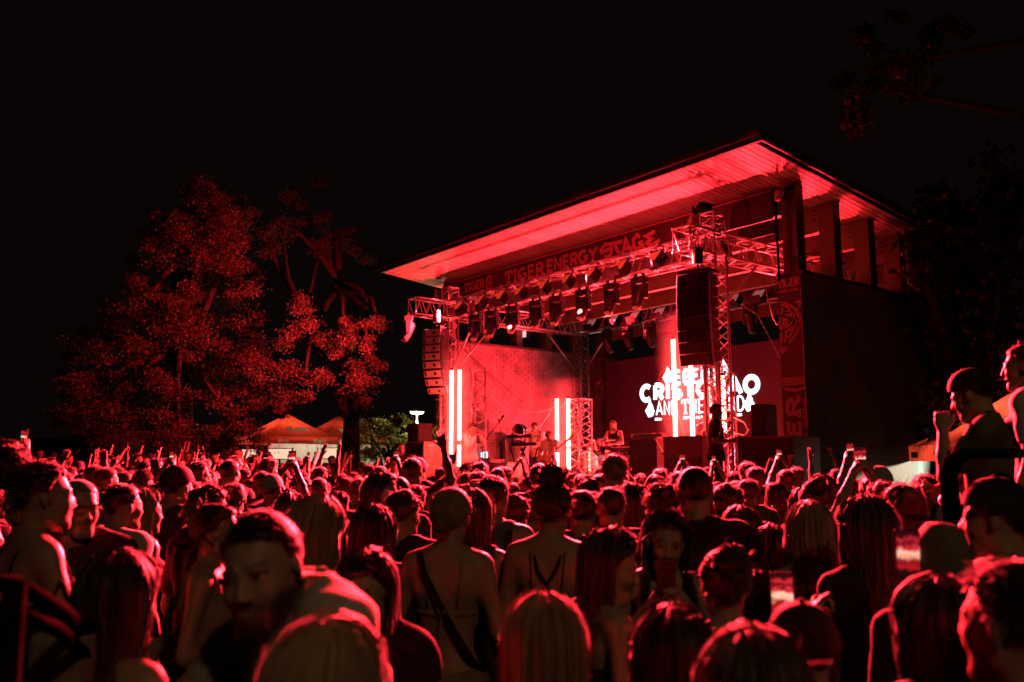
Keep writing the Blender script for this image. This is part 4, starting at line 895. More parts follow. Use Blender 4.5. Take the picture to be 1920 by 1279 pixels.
def tree(base, trunk, limbs, clumps, per, size, label, mat, name='tree', trunk_r=.3, twigs=True):
    base = np.asarray(base, float); t = thing(name, base, label, 'tree'); rng = np.random.default_rng(len(label) + int(abs(base[0]) * 100))
    tb_ = MB(); n = len(trunk); tb_.tube(trunk, .1, 10, rad=[trunk_r * (1 - .72 * i / (n - 1)) * (1.35 if i == 0 else 1) for i in range(n)])
    for l_ in limbs: tb_.tube(l_, .05, 7, rad=[.1 * trunk_r / .3 * (1 - .8 * i / (len(l_) - 1)) + .008 for i in range(len(l_))])
    tr = tb_.part('trunk', M_BARK, t, smooth=True)
    V, Fc, at = leaves([c for c, r in clumps], [r for c, r in clumps], per, size, rng)
    me = np_mesh('crown', V - base, Fc); a = me.attributes.new('leafv', 'FLOAT', 'POINT'); a.data.foreach_set('value', at.astype(np.float32))
    link_mesh('crown', me, t, mat); return t
def blob_clumps(pts, Y, rng, dy=1.5, rpx=26, k=3):
    out = []
    for (x, y, r) in pts:
        for q in range(k):
            p = pY(x + rng.normal() * r * .5, y + rng.normal() * r * .45, Y + rng.uniform(-dy, dy)); out.append((p, r / F_PX * Y * rng.uniform(.6, 1.05)))
    return out
def limbs_to(clumps, trunk, rng, n, droop=.2):
    L = []
    for i in rng.choice(len(clumps), min(n, len(clumps)), replace=False):
        e = clumps[i][0]; k = rng.integers(1, len(trunk) - 1); s = np.asarray(trunk[k], float)
        m1 = s + (e - s) * .35 + np.array([0, 0, .4]) + rng.normal(size=3) * .15; m2 = s + (e - s) * .72 + np.array([0, 0, .3]) + rng.normal(size=3) * .2
        L.append([s, m1, m2, e])
    return L
rg = np.random.default_rng(5)
# the big tree on the left
YT = 27.0
def tri(x0, x1, y0, y1, n, f): return [(rg.uniform(x0, x1), rg.uniform(y0, y1), f) for _ in range(n)]
cl = []
prof = [(362, 345, 410), (400, 290, 440), (440, 275, 460), (490, 245, 470), (540, 240, 480), (590, 200, 490), (630, 165, 490), (670, 130, 490), (710, 120, 485), (750, 125, 480), (790, 115, 470), (820, 150, 440), (845, 190, 420)]
for (y, xa, xb) in prof:
    for k in range(int((xb - xa) / 26) + 2): cl.append((rg.uniform(xa, xb), y + rg.uniform(-18, 18), rg.uniform(17, 34)))
    cl.append((xa + 6, y, 14)); cl.append((xb - 6, y + 8, 14))
C1 = blob_clumps(cl, YT, rg, 3.2, k=3)
gb = gY(330, YT); tk = [gb, gb + [.1, 0, 2.5], gb + [.0, .1, 5.0], gb + [.2, 0, 8.0], gb + [.1, .1, 10.2]]
tree(gb, tk, limbs_to(C1, tk, rg, 14), C1, 210, .08, 'large broad tree on the left lit red by the stage', leaf_mat('red_lit_foliage_leaf', (.12, .1, .06)), trunk_r=.45)
# the second tree, its trunk right of the tents, lit branch ends
YB = 24.5
cl2 = [(560, 560, 16), (568, 590, 22), (580, 615, 24), (545, 625, 20), (525, 645, 20), (600, 640, 20), (535, 680, 20), (560, 700, 24), (585, 715, 22), (545, 730, 22), (530, 755, 18), (570, 745, 18), (525, 770, 12), (600, 700, 14),
       (625, 640, 20), (650, 628, 22), (675, 618, 22), (700, 605, 18), (712, 600, 12), (640, 600, 10), (660, 605, 12), (690, 640, 16), (670, 690, 26), (690, 710, 24), (665, 730, 22), (700, 680, 16), (680, 750, 16), (630, 660, 12)]
cl3 = [(500, 440, 20), (520, 470, 22), (495, 480, 18), (540, 400, 24), (560, 420, 20), (530, 440, 22), (600, 440, 22), (620, 460, 22), (645, 445, 20), (590, 470, 18), (660, 460, 18), (680, 480, 14), (570, 390, 16), (610, 410, 16), (635, 475, 16), (450, 380, 16), (470, 400, 14), (540, 365, 18), (600, 350, 20)]
C2 = blob_clumps(cl2, YB, rg, .9, k=3); C3 = blob_clumps(cl3, YB + 5, rg, 1.5, k=2)
gb = gY(652, 29.5); tk = [gb, gb + [.1, 0, 2.6], gb + [0, -.2, 5.2], gb + [-.3, -.5, 7.6], gb + [-.6, -.3, 9.6]]
tree(gb, tk, limbs_to(C2, tk, rg, 12) + limbs_to(C3, tk, rg, 5), C2 + C3, 190, .075, 'taller tree between tents and stage with red-lit branch ends', leaf_mat('red_lit_foliage_leaf', (.12, .1, .06)), trunk_r=.34)
# green bush under the street lamp
cl4 = [(rg.uniform(668, 772), rg.uniform(782, 862), rg.uniform(9, 17)) for _ in range(44)] + [(815, 805, 8), (812, 825, 9), (820, 815, 8), (806, 838, 9)]
C4 = blob_clumps(cl4, 32.0, rg, 1.0, k=2); gb = gY(722, 32.0); tk = [gb, gb + [0, 0, .8], gb + [.1, 0, 1.6], gb + [.1, 0, 2.3]]
tree(gb, tk, limbs_to(C4, tk, rg, 14), C4, 80, .085, 'green leafy bush glowing under the street lamp', leaf_mat('lamp_lit_leaf', (.24, .24, .05)), trunk_r=.12)
# drooping conifer boughs far left
cl5 = [(x, 832 + (x - 90) * -.02 + dy, 9) for x in range(85, 215, 9) for dy in (0, 10)]; C5 = blob_clumps(cl5, 26.0, rg, .4, k=2); gb = gY(210, 27.5); tk = [gb, gb + [0, 0, 1.2], gb + [0, 0, 2.4], gb + [0, 0, 3.6]]
tree(gb, tk, [[tk[1], c_[0]] for c_ in C5[::5]], C5, 40, .1, 'pale drooping conifer boughs low at the far left', leaf_mat('conifer_needle', (.06, .065, .045)), trunk_r=.12)
# dark trees at the right behind and beside the pavilion
cl6 = [(rg.uniform(1738, 1910), rg.uniform(330, 800), rg.uniform(28, 48)) for _ in range(70)] + [(1728, 455, 14), (1722, 480, 12), (1735, 500, 16), (1720, 440, 8)]
C6 = blob_clumps(cl6, 15.2, rg, .5, k=2); gb = gY(1815, 15.4); tk = [gb, gb + [0, 0, 2.], gb + [.1, 0, 4], gb + [0, 0, 6]]
tree(gb, tk, limbs_to(C6, tk, rg, 24), C6, 60, .16, 'dark dense tree behind the right end of the pavilion', leaf_mat('dark_leaf', (.035, .04, .02)), trunk_r=.35)
cl7 = [(1605, 235, 16), (1598, 215, 14), (1615, 225, 14), (1606, 195, 12), (1600, 250, 9), (1615, 75, 14), (1625, 55, 12), (1640, 90, 14), (1690, 30, 14), (1700, 120, 22), (1720, 150, 24), (1690, 165, 18), (1750, 60, 22), (1780, 50, 20), (1810, 60, 16), (1660, 130, 20), (1640, 160, 18), (1705, 180, 14), (1575, 140, 16), (1740, 95, 20)]
C7 = blob_clumps(cl7, 12.5, rg, .7, k=3); gb = np.array([13.5, 13.5, 0.]); tk = [gb, gb + [0, 0, 3], gb + [-.3, 0, 6], gb + [-1., -.2, 8.5], gb + [-2.4, -.4, 9.6]]
tree(gb, tk, limbs_to(C7, tk, rg, 2), C7, 150, .07, 'dark overhanging branches at the upper right with dim red leaf tips', leaf_mat('dark_leaf2', (.04, .04, .025)), trunk_r=.32)

# moving head added at the left truss arm's end to house the tree light
hd = copy_tree(pM); hd.location = Vector(W(-9.77, -1.7, ZL - .05)); hd.rotation_euler = (0, 0, ROTZ - .6); tag(hd, 'added moving head at the tip of the left truss arm, housing the tree light', 'light', 'moving head lights under the front truss')
light('tree_beam', 'SPOT', W(-9.9, -1.95, 4.9), 8000, RED, pY(400, 640, 27), .03, 84, 1.0)
# ================================================================== sculpting: smooth distance fields -> one continuous surface
def axis(segs):
    out = []
    for lo, hi, st in segs:
        n = max(1, int(math.ceil((hi - lo) / st))); out += list(np.linspace(lo, hi, n, endpoint=False))
    return np.array(out + [segs[-1][1]], np.float32)
class Field:
    def __init__(s, ax, ay, az):
        s.ax = (ax, ay, az); s.f = np.full((len(ax), len(ay), len(az)), .3, np.float32)
    def _sub(s, lo, hi):
        sl = []
        for a, l, h in zip(s.ax, lo, hi):
            i = max(0, np.searchsorted(a, l) - 1); j = min(len(a), np.searchsorted(a, h) + 1)
            if j <= i: return None
            sl.append(slice(i, j))
        return tuple(sl)
    def _grid(s, sl): return np.meshgrid(*[a[q] for a, q in zip(s.ax, sl)], indexing='ij')
    def _blend(s, sl, d, k, op):
        g = s.f[sl]
        if op == 'u':
            h = np.clip(.5 + .5 * (g - d) / k, 0, 1); s.f[sl] = g + (d - g) * h - k * h * (1 - h)
        else:
            h = np.clip(.5 - .5 * (g + d) / k, 0, 1); s.f[sl] = g + (-d - g) * h + k * h * (1 - h)
    def ell(s, c, r, k=.03, R=None, op='u'):
        c = np.asarray(c, float); m = max(r) + .09; sl = s._sub(c - m, c + m)
        if sl is None: return s
        X, Y, Z = s._grid(sl); X = X - c[0]; Y = Y - c[1]; Z = Z - c[2]
        if R is not None: X, Y, Z = (R[0, 0] * X + R[1, 0] * Y + R[2, 0] * Z, R[0, 1] * X + R[1, 1] * Y + R[2, 1] * Z, R[0, 2] * X + R[1, 2] * Y + R[2, 2] * Z)
        k0 = np.sqrt((X / r[0]) ** 2 + (Y / r[1]) ** 2 + (Z / r[2]) ** 2); k1 = np.sqrt((X / r[0] ** 2) ** 2 + (Y / r[1] ** 2) ** 2 + (Z / r[2] ** 2) ** 2) + 1e-6
        s._blend(sl, k0 * (k0 - 1) / k1, k, op); return s
    def cap(s, a, b, ra, rb, k=.025, op='u'):
        a = np.asarray(a, float); b = np.asarray(b, float); m = max(ra, rb) + .08; sl = s._sub(np.minimum(a, b) - m, np.maximum(a, b) + m)
        if sl is None: return s
        X, Y, Z = s._grid(sl); d = b - a; L = d @ d + 1e-9
        t = np.clip(((X - a[0]) * d[0] + (Y - a[1]) * d[1] + (Z - a[2]) * d[2]) / L, 0, 1)
        dist = np.sqrt((X - a[0] - t * d[0]) ** 2 + (Y - a[1] - t * d[1]) ** 2 + (Z - a[2] - t * d[2]) ** 2) - (ra + (rb - ra) * t)
        s._blend(sl, dist, k, op); return s
    def mesh(s):
        f = s.f; ins = f < 0; nx, ny, nz = f.shape
        c = np.zeros((nx - 1, ny - 1, nz - 1), np.int8)
        for dx in (0, 1):
            for dy in (0, 1):
                for dz in (0, 1): c += ins[dx:nx - 1 + dx, dy:ny - 1 + dy, dz:nz - 1 + dz]
        act = (c > 0) & (c < 8); idx = -np.ones(act.shape, np.int64); I, J, K = np.nonzero(act); n = len(I); idx[I, J, K] = np.arange(n)
        P = np.zeros((n, 3)); cnt = np.zeros(n); A = s.ax
        E = [((0, 0, 0), (1, 0, 0)), ((0, 1, 0), (1, 1, 0)), ((0, 0, 1), (1, 0, 1)), ((0, 1, 1), (1, 1, 1)), ((0, 0, 0), (0, 1, 0)), ((1, 0, 0), (1, 1, 0)), ((0, 0, 1), (0, 1, 1)), ((1, 0, 1), (1, 1, 1)), ((0, 0, 0), (0, 0, 1)), ((1, 0, 0), (1, 0, 1)), ((0, 1, 0), (0, 1, 1)), ((1, 1, 0), (1, 1, 1))]
        for a, b in E:
            fa = f[I + a[0], J + a[1], K + a[2]]; fb = f[I + b[0], J + b[1], K + b[2]]; m = (fa < 0) != (fb < 0)
            t = fa[m] / (fa[m] - fb[m])
            pa = np.stack([A[0][I[m] + a[0]], A[1][J[m] + a[1]], A[2][K[m] + a[2]]], 1); pb = np.stack([A[0][I[m] + b[0]], A[1][J[m] + b[1]], A[2][K[m] + b[2]]], 1)
            P[m] += pa + (pb - pa) * t[:, None]; cnt[m] += 1
        P /= np.maximum(cnt, 1)[:, None]; Q = []
        def quads(m, flip, o):
            i, j, k = np.nonzero(m); q = np.stack([idx[i + o[0][0], j + o[0][1], k + o[0][2]], idx[i + o[1][0], j + o[1][1], k + o[1][2]], idx[i + o[2][0], j + o[2][1], k + o[2][2]], idx[i + o[3][0], j + o[3][1], k + o[3][2]]], 1)
            fl = flip[i, j, k]; q[fl] = q[fl][:, ::-1]; Q.append(q)
        a, b = ins[:-1, 1:-1, 1:-1], ins[1:, 1:-1, 1:-1]; quads(a != b, b, [(0, 0, 0), (0, 1, 0), (0, 1, 1), (0, 0, 1)])
        a, b = ins[1:-1, :-1, 1:-1], ins[1:-1, 1:, 1:-1]; quads(a != b, b, [(0, 0, 0), (0, 0, 1), (1, 0, 1), (1, 0, 0)])
        a, b = ins[1:-1, 1:-1, :-1], ins[1:-1, 1:-1, 1:]; quads(a != b, b, [(0, 0, 0), (1, 0, 0), (1, 1, 0), (0, 1, 0)])
        Q = np.concatenate(Q); Q = Q[(Q >= 0).all(1)]
        return P, Q

# ------------------------------------------------------------------ hands
def make_hand(pose):
    fd = Field(axis([(-.07, .1, .0078)]), axis([(-.06, .075, .0078)]), axis([(-.06, .23, .0078)]))
    fd.cap((0, 0, -.05), (0, 0, .015), .026, .026, .02); fd.ell((0, 0, .05), (.041, .017, .052), .02); fd.cap((-.026, 0, .085), (.028, 0, .088), .012, .012, .015)
    curl = {'open': (4, 6, 4), 'relaxed': (28, 40, 30), 'grip': (55, 75, 45), 'point': (70, 90, 60)}[pose]; spread = 5 if pose == 'open' else 1.5
    for i, (x, L) in enumerate(((-.029, .062), (-.0095, .072), (.0105, .079), (.030, .07))):        # little finger .. index
        p = np.array([x, 0, .09]); a = 0; az = math.radians((i - 1.4) * spread); cu = curl
        if pose == 'point' and i == 3: cu = (3, 4, 3)
        for j, (fr, r) in enumerate(((.45, .0098), (.31, .0088), (.24, .0078))):
            a += cu[j]; q = p + L * 1.05 * fr * np.array([math.sin(az) * math.cos(math.radians(a)), math.sin(math.radians(a)), math.cos(math.radians(a)) * math.cos(az)])
            fd.cap(p, q, r, r * .92, .004); p = q
    a = {'open': 42, 'relaxed': 22, 'grip': 30, 'point': 10}[pose]; y = {'open': .1, 'relaxed': .5, 'grip': .9, 'point': 1.0}[pose]
    p0 = np.array([.03, .004, .03]); d = np.array([math.sin(math.radians(a)), .35 * y, math.cos(math.radians(a))]); d /= np.linalg.norm(d); p1 = p0 + d * .042; d2 = d + np.array([-.35 * y, .3 * y, .2]); d2 /= np.linalg.norm(d2)
    fd.cap(p0, p1, .0135, .0115, .012); fd.cap(p1, p1 + d2 * .034, .0108, .009, .005)
    return fd.mesh()
HANDS = {p: make_hand(p) for p in ('open', 'relaxed', 'grip', 'point')}

def rotm(yaw=0, pitch=0, roll=0):
    return np.array(Euler((math.radians(pitch), math.radians(roll), math.radians(yaw)), 'XYZ').to_matrix())

# ------------------------------------------------------------------ skeleton of a standing person, 1.75 m, facing +y
def skeleton(sex='m', armL='down', armR='down', head=(0, 0, 0), lean=0.0, sit=False, hoff=(0, 0, 0)):
    m = sex == 'm'; S = {}
    sw = .188 if m else .158
    S['sw'] = sw; S['sex'] = sex
    S['hc'] = np.array([0, .025, 1.607]); S['piv'] = np.array([0, -.01, 1.49]); S['hc'] += hoff; S['piv'] += hoff; S['HR'] = rotm(*head)
    for sgn, side, spec in ((-1, 'L', armL), (1, 'R', armR)):
        sh = np.array([sgn * sw, -.012, 1.415]); hand = 'relaxed'; pal = None
        if isinstance(spec, dict): el, wr = np.array(spec['e'], float), np.array(spec['w'], float); hand = spec.get('h', 'relaxed'); pal = spec.get('p')
        elif spec == 'down': el, wr = (sgn * (sw + .055), -.045, 1.13), (sgn * (sw + .05), .04, .885)
        elif spec == 'bent': el, wr = (sgn * (sw + .07), -.04, 1.14), (sgn * .07, .24, 1.16)
        elif spec == 'up': el, wr = (sgn * (sw + .12), .1, 1.63), (sgn * (sw + .06), .16, 1.90); hand = 'open'
        elif spec == 'high': el, wr = (sgn * (sw + .05), .06, 1.72), (sgn * (sw - .02), .1, 2.01); hand = 'open'
        elif spec == 'point': el, wr = (sgn * (sw + .1), .12, 1.6), (sgn * (sw + .08), .2, 1.87); hand = 'point'
        elif spec == 'phone': el, wr = (sgn * (sw + .07), .2, 1.34), (sgn * .075, .34, 1.56); hand = 'grip'
        elif spec == 'phonehigh': el, wr = (sgn * (sw + .04), .24, 1.52), (sgn * .06, .33, 1.80); hand = 'grip'
        elif spec == 'hip': el, wr = (sgn * (sw + .2), -.1, 1.14), (sgn * (sw + .0), .04, .98)
        S[side] = (sh, np.array(el, float), np.array(wr, float), hand, pal)
    S['legs'] = {}
    for sgn in (-1, 1):
        if sit: S['legs'][sgn] = (np.array([sgn * .09, 0, .93]), np.array([sgn * .16, .42, .90]), np.array([sgn * .17, .40, .48]))
        else: S['legs'][sgn] = (np.array([sgn * .088, -.005, .92]), np.array([sgn * .1, .02, .5]), np.array([sgn * .105, -.02, .09]))
    return S
def head_prims(fd, S, sex):
    HR, piv = S['HR'], S['piv']; T = lambda p: piv + HR @ (S['hc'] + np.asarray(p, float) - piv); m = sex == 'm'
    fd.ell(T((0, -.012, .035)), (.074, .094, .086), .02, HR); fd.ell(T((0, .025, -.035)), (.057 if m else .053, .064, .078), .025, HR)
    fd.cap(T((-.02, .06, -.098)), T((.02, .06, -.098)), .022 if m else .018, .022 if m else .018, .03)
    for q in (-1, 1):
        fd.ell(T((q * .033, .058, -.022)), (.028, .03, .03), .02, HR); fd.cap(T((q * .055, .0, -.06)), T((q * .02, .06, -.1)), .016, .016, .03)
        fd.ell(T((q * .0315, .102, .010)), (.020, .019, .0125), .012, HR, 's'); fd.ell(T((q * .0315, .0755, .009)), (.0155, .0135, .0125), .002, HR); fd.cap(T((q * .018, .086, .0175)), T((q * .046, .079, .0165)), .0042, .0036, .004); fd.cap(T((q * .02, .083, -.001)), T((q * .043, .078, -.0005)), .003, .003, .004)
        fd.ell(T((q * .079, -.008, -.002)), (.009, .02, .032), .006, HR @ rotm(q * -18)); fd.ell(T((q * .011, .1, -.03)), (.009, .011, .008), .006, HR)
        fd.cap(T((q * .013, .088, .031)), T((q * .044, .076, .030)), .0075, .006, .01)
    fd.cap(T((0, .087, .014)), T((0, .108 if m else .105, -.024)), .0082, .0108 if m else .0088, .01); fd.cap(T((-.016, .087, -.0545)), T((.016, .087, -.0545)), .0062, .0062, .006); fd.cap(T((-.013, .0865, -.066)), T((.013, .0865, -.066)), .0072, .0072, .006)
    fd.cap(T((-.022, .084, -.0605)), T((.022, .084, -.0605)), .0022, .0022, .003, 's')
    fd.cap(T((0, -.028, -.045)), (0, -.022, 1.43), .055 if m else .043, .061 if m else .047, .03)
def torso_prims(fd, S, sex, o=0.0, arms=True):
    m = sex == 'm'; sw = S['sw']
    fd.ell((0, 0, 1.27), ((.158 if m else .136) + o, (.108 if m else .098) + o, .2 + o), .05); fd.ell((0, .0, 1.08), ((.138 if m else .112) + o, (.095 if m else .085) + o, .16 + o), .06)
    fd.ell((0, -.008, .94), ((.152 if m else .16) + o, (.11 if m else .115) + o, .12 + o), .06); fd.cap((-sw + .03, -.012, 1.405), (sw - .03, -.012, 1.405), .058 + o, .058 + o, .05)
    for q in (-1, 1):
        fd.cap((q * .045, -.02, 1.47), (q * (sw - .03), -.015, 1.425), .042 + o, .045 + o, .04); fd.ell((q * .075, -.07, .91), (.078 + o, .07 + o, .08 + o), .04)
        fd.ell((q * .075, -.062, 1.33), (.06 + o, .04 + o, .085 + o), .04)
        if not m: fd.ell((q * .062, .082, 1.275), (.056 + o, .05 + o, .055 + o), .035)
def arm_prims(fd, S, o=0.0, upto=2.0, taper=True):
    for side in 'LR':
        sh, el, wr, _, _ = S[side]; m = S['sex'] == 'm'; ra = .05 if m else .041; rb = .041 if m else .035
        e = sh + (el - sh) * min(1, upto); fd.cap(sh, e, ra + .006 + o, ra + (rb - ra) * min(1, upto) + o * 1.15, .03)
        if upto > 1:
            t = upto - 1; w = el + (wr - el) * t; fd.cap(el, el + (w - el) * .45, rb + o, rb * .98 + o, .02); fd.cap(el + (w - el) * .45, w, rb * .98 + o, .026 + o, .02)
def leg_prims(fd, S, o=0.0, wide=0.0, feet=True):
    for q, (hp, kn, an) in S['legs'].items():
        fd.cap(hp, kn, .083 + o, .058 + o + wide * .5, .05); fd.cap(kn, kn + (an - kn) * .35, .058 + o + wide * .5, .056 + o + wide * .7, .03); fd.cap(kn + (an - kn) * .35, an, .056 + o + wide * .7, .038 + o + wide, .03)
        if feet: fd.cap(an + [0, -.03, -.04], an + [q * .015, .15, -.06], .042 + o, .03 + o, .03)
def axes_for(S, fine, lo=None, legs=True):
    pts = np.array([S[s][k] for s in 'LR' for k in range(3)]); T = S['piv'] + S['HR'] @ (S['hc'] - S['piv'])
    x0, x1 = min(pts[:, 0].min(), -.24) - .12, max(pts[:, 0].max(), .24) + .12; y0, y1 = min(pts[:, 1].min(), -.2) - .1, max(pts[:, 1].max(), .2, T[1] + .1) + .1; z1 = max(pts[:, 2].max(), 1.76) + .12
    if any(abs(l[1][1]) > .3 for l in S['legs'].values()): y1 = max(y1, .62)
    c = fine * 2.1
    def seg(a, b, l, h): return [s for s in ((a, l, c), (l, h, fine), (h, b, c)) if s[1] - s[0] > 1e-3]
    h = .125
    return (axis(seg(x0, x1, max(x0, T[0] - h), min(x1, T[0] + h))), axis(seg(y0, y1, max(y0, T[1] - h), min(y1, T[1] + h))), axis(([(-.02, .95, .05)] if legs else [(.7, .95, .05)]) + [(.95, 1.46, c)] + [(1.46, 1.78, fine), (1.78, z1, c)]))
def fold_noise(fd, amp, seed, k=1.0):
    r = np.random.default_rng(seed); X, Y, Z = np.meshgrid(*fd.ax, indexing='ij'); n = np.zeros_like(fd.f)
    for _ in range(5):
        d = r.normal(size=3); d[2] *= .55; d = d / np.linalg.norm(d) * r.uniform(22, 60) * k; n += np.sin(X * d[0] + Y * d[1] + Z * d[2] + r.uniform(0, 6) + 1.3 * np.sin(X * 9 + Z * 7 + r.uniform(0, 6)))
    fd.f += n * amp / 2.2
def place_hands(V, Q, S):
    for side, sg in (('L', -1), ('R', 1)):
        sh, el, wr, pose, pal = S[side]; HV, HQ = HANDS[pose]; z = wr - el; z = z / np.linalg.norm(z)
        y = np.array(pal, float) if pal is not None else (np.array([0, 1., 0]) if pose in ('open', 'point') and wr[2] > 1.5 else np.array([-sg, .25, 0]))
        y = y - z * (y @ z); y /= np.linalg.norm(y) + 1e-9; x = np.cross(y, z)
        H = HV.copy(); flip = False
        # thumb towards the body's middle line when palms face front
        if sg > 0: H[:, 0] *= -1; flip = True
        P = wr + H[:, :1] * x + H[:, 1:2] * y + H[:, 2:3] * z; q = HQ + len(V)
        if flip: q = q[:, ::-1]
        V = np.concatenate([V, P]); Q = np.concatenate([Q, q])
    return V, Q
def paint_face(V, S, beard=0.0, smile=False, makeup=0.0, browc=(.02, .014, .01)):
    """real colouring of a face: brows, lips, eyes, beard"""
    L = (V - S['piv']) @ S['HR'] + S['piv'] - S['hc']; n = len(V); C = np.zeros((n, 4), np.float32)
    def put(mask, col, a): C[mask, :3] = col; C[mask, 3] = np.maximum(C[mask, 3], a)
    ax = np.abs(L[:, 0])
    sm = lambda x, a, b: np.clip((x - a) / (b - a), 0, 1) ** 2 * (3 - 2 * np.clip((x - a) / (b - a), 0, 1))
    if beard > 0:
        zt = np.interp(ax, [0, .02, .04, .06, .08], [-.036, -.04, -.052, -.03, .0]); a = sm(zt - L[:, 2], -.006, .016) * sm(L[:, 2], -.145, -.118) * sm(L[:, 1], -.02, .006) * beard
        k = a > .02; C[k, :3] = (.022, .015, .011); C[k, 3] = a[k]
    put((ax < .023) & (L[:, 2] < -.050) & (L[:, 2] > -.072) & (L[:, 1] > .074), (.33, .13, .1), .6)
    if smile: put((ax < .017) & (L[:, 2] < -.0565) & (L[:, 2] > -.0645) & (L[:, 1] > .07), (.7, .64, .56), .8)
    put((ax > .014) & (ax < .047) & (L[:, 2] > .0285 - .25 * np.maximum(0, ax - .036)) & (L[:, 2] < .0375 - .25 * np.maximum(0, ax - .036)) & (L[:, 1] > .06), browc, .62)
    ex = np.abs(ax - .0315); put((ex < .0135) & (np.abs(L[:, 2] - .008) < .0062) & (L[:, 1] > .07), (.5, .46, .42), .8)
    put((ex < .0068) & (np.abs(L[:, 2] - .009) < .0075) & (L[:, 1] > .07), (.015, .01, .008), 1.0); put((ex < .016) & (np.abs(L[:, 2] - .0185) < .004) & (L[:, 1] > .066), (.03, .02, .016), .8)
    return C
SKULL = dict(c=np.array([0, -.012, .035]), r=np.array([.076, .096, .088]))
# ------------------------------------------------------------------ hair
def ribbons(P, w, rng, wtip=.15, out=None):
    n, m, _ = P.shape; T = np.gradient(P, axis=1); T /= np.linalg.norm(T, axis=2, keepdims=True) + 1e-9
    rv = rng.normal(size=(n, 1, 3)); sd = np.cross(T, np.repeat(rv, m, 1)) if out is None else np.cross(T, out / (np.linalg.norm(out, axis=2, keepdims=True) + 1e-9) + .42 * np.repeat(rv, m, 1)); sd /= np.linalg.norm(sd, axis=2, keepdims=True) + 1e-9
    ww = (np.linspace(1, wtip, m)[None, :, None] * (w if np.isscalar(w) else w[:, None, None])) / 2
    V = np.stack([P + sd * ww, P - sd * ww], 2).reshape(-1, 3)
    b = (np.arange(n) * m * 2)[:, None] + (np.arange(m - 1) * 2)[None, :]; b = b.ravel()
    return V, np.stack([b, b + 2, b + 3, b + 1], 1)
def hairline(phi):          # polar angle (deg from crown) where hair ends; phi 0 = front
    a = np.abs(np.degrees(phi)); return np.interp(a, [0, 40, 62, 78, 98, 125, 150, 180], [58, 61, 70, 98, 94, 120, 136, 141])
def cap_shell(thick, rng, noise=.0, hl=None, freq=9., taper=.85):
    nt, npx = 22, 56; ph = np.linspace(-math.pi, math.pi, npx, endpoint=False); H = np.radians(hl(ph) if hl else hairline(ph)); H = H if hl else H * (1 + .022 * np.sin(13 * ph + rng.uniform(0, 6)) + .02 * np.sin(22 * ph + rng.uniform(0, 6)) + .012 * rng.normal(size=npx)); V = []; c, r = SKULL['c'], SKULL['r']
    ph0 = rng.uniform(0, 6, 6)
    for i in range(nt + 1):
        t = i / nt; th = H * t; e = thick * (1 - np.clip((t - .82) / .18, 0, 1) ** 2 * taper)
        d = np.stack([np.sin(th) * np.sin(ph), np.sin(th) * np.cos(ph), np.cos(th)], 1)
        nz = noise * (np.sin(d[:, 0] * freq * 5 + ph0[0]) * np.sin(d[:, 1] * freq * 4 + ph0[1]) + np.sin(d[:, 2] * freq * 6 + ph0[2]) * np.sin(d[:, 0] * freq * 3 + ph0[3])) * (1 - t ** 6)
        V.append(c + d * (r + e + 0)[None, :] * 1.0 + d * nz[:, None] if np.isscalar(e) else c + d * (r[None, :] + np.asarray(e)[:, None]) + d * nz[:, None])
    V = np.concatenate(V); Q = [(i * npx + j, i * npx + (j + 1) % npx, (i + 1) * npx + (j + 1) % npx, (i + 1) * npx + j) for i in range(nt) for j in range(npx)]
    return V, np.array(Q)
def scalp(n, rng, hl=None, top=0.0):
    out = np.zeros((0, 2))
    while len(out) < n:
        ph = rng.uniform(-math.pi, math.pi, n * 2); th = np.arccos(rng.uniform(-.6, 1, n * 2)); ok = np.degrees(th) < (hl(ph) if hl else hairline(ph)) * .97; out = np.concatenate([out, np.stack([th[ok], ph[ok]], 1)])
    return out[:n]
def sdir(th, ph): return np.stack([np.sin(th) * np.sin(ph), np.sin(th) * np.cos(ph), np.cos(th)], 1)
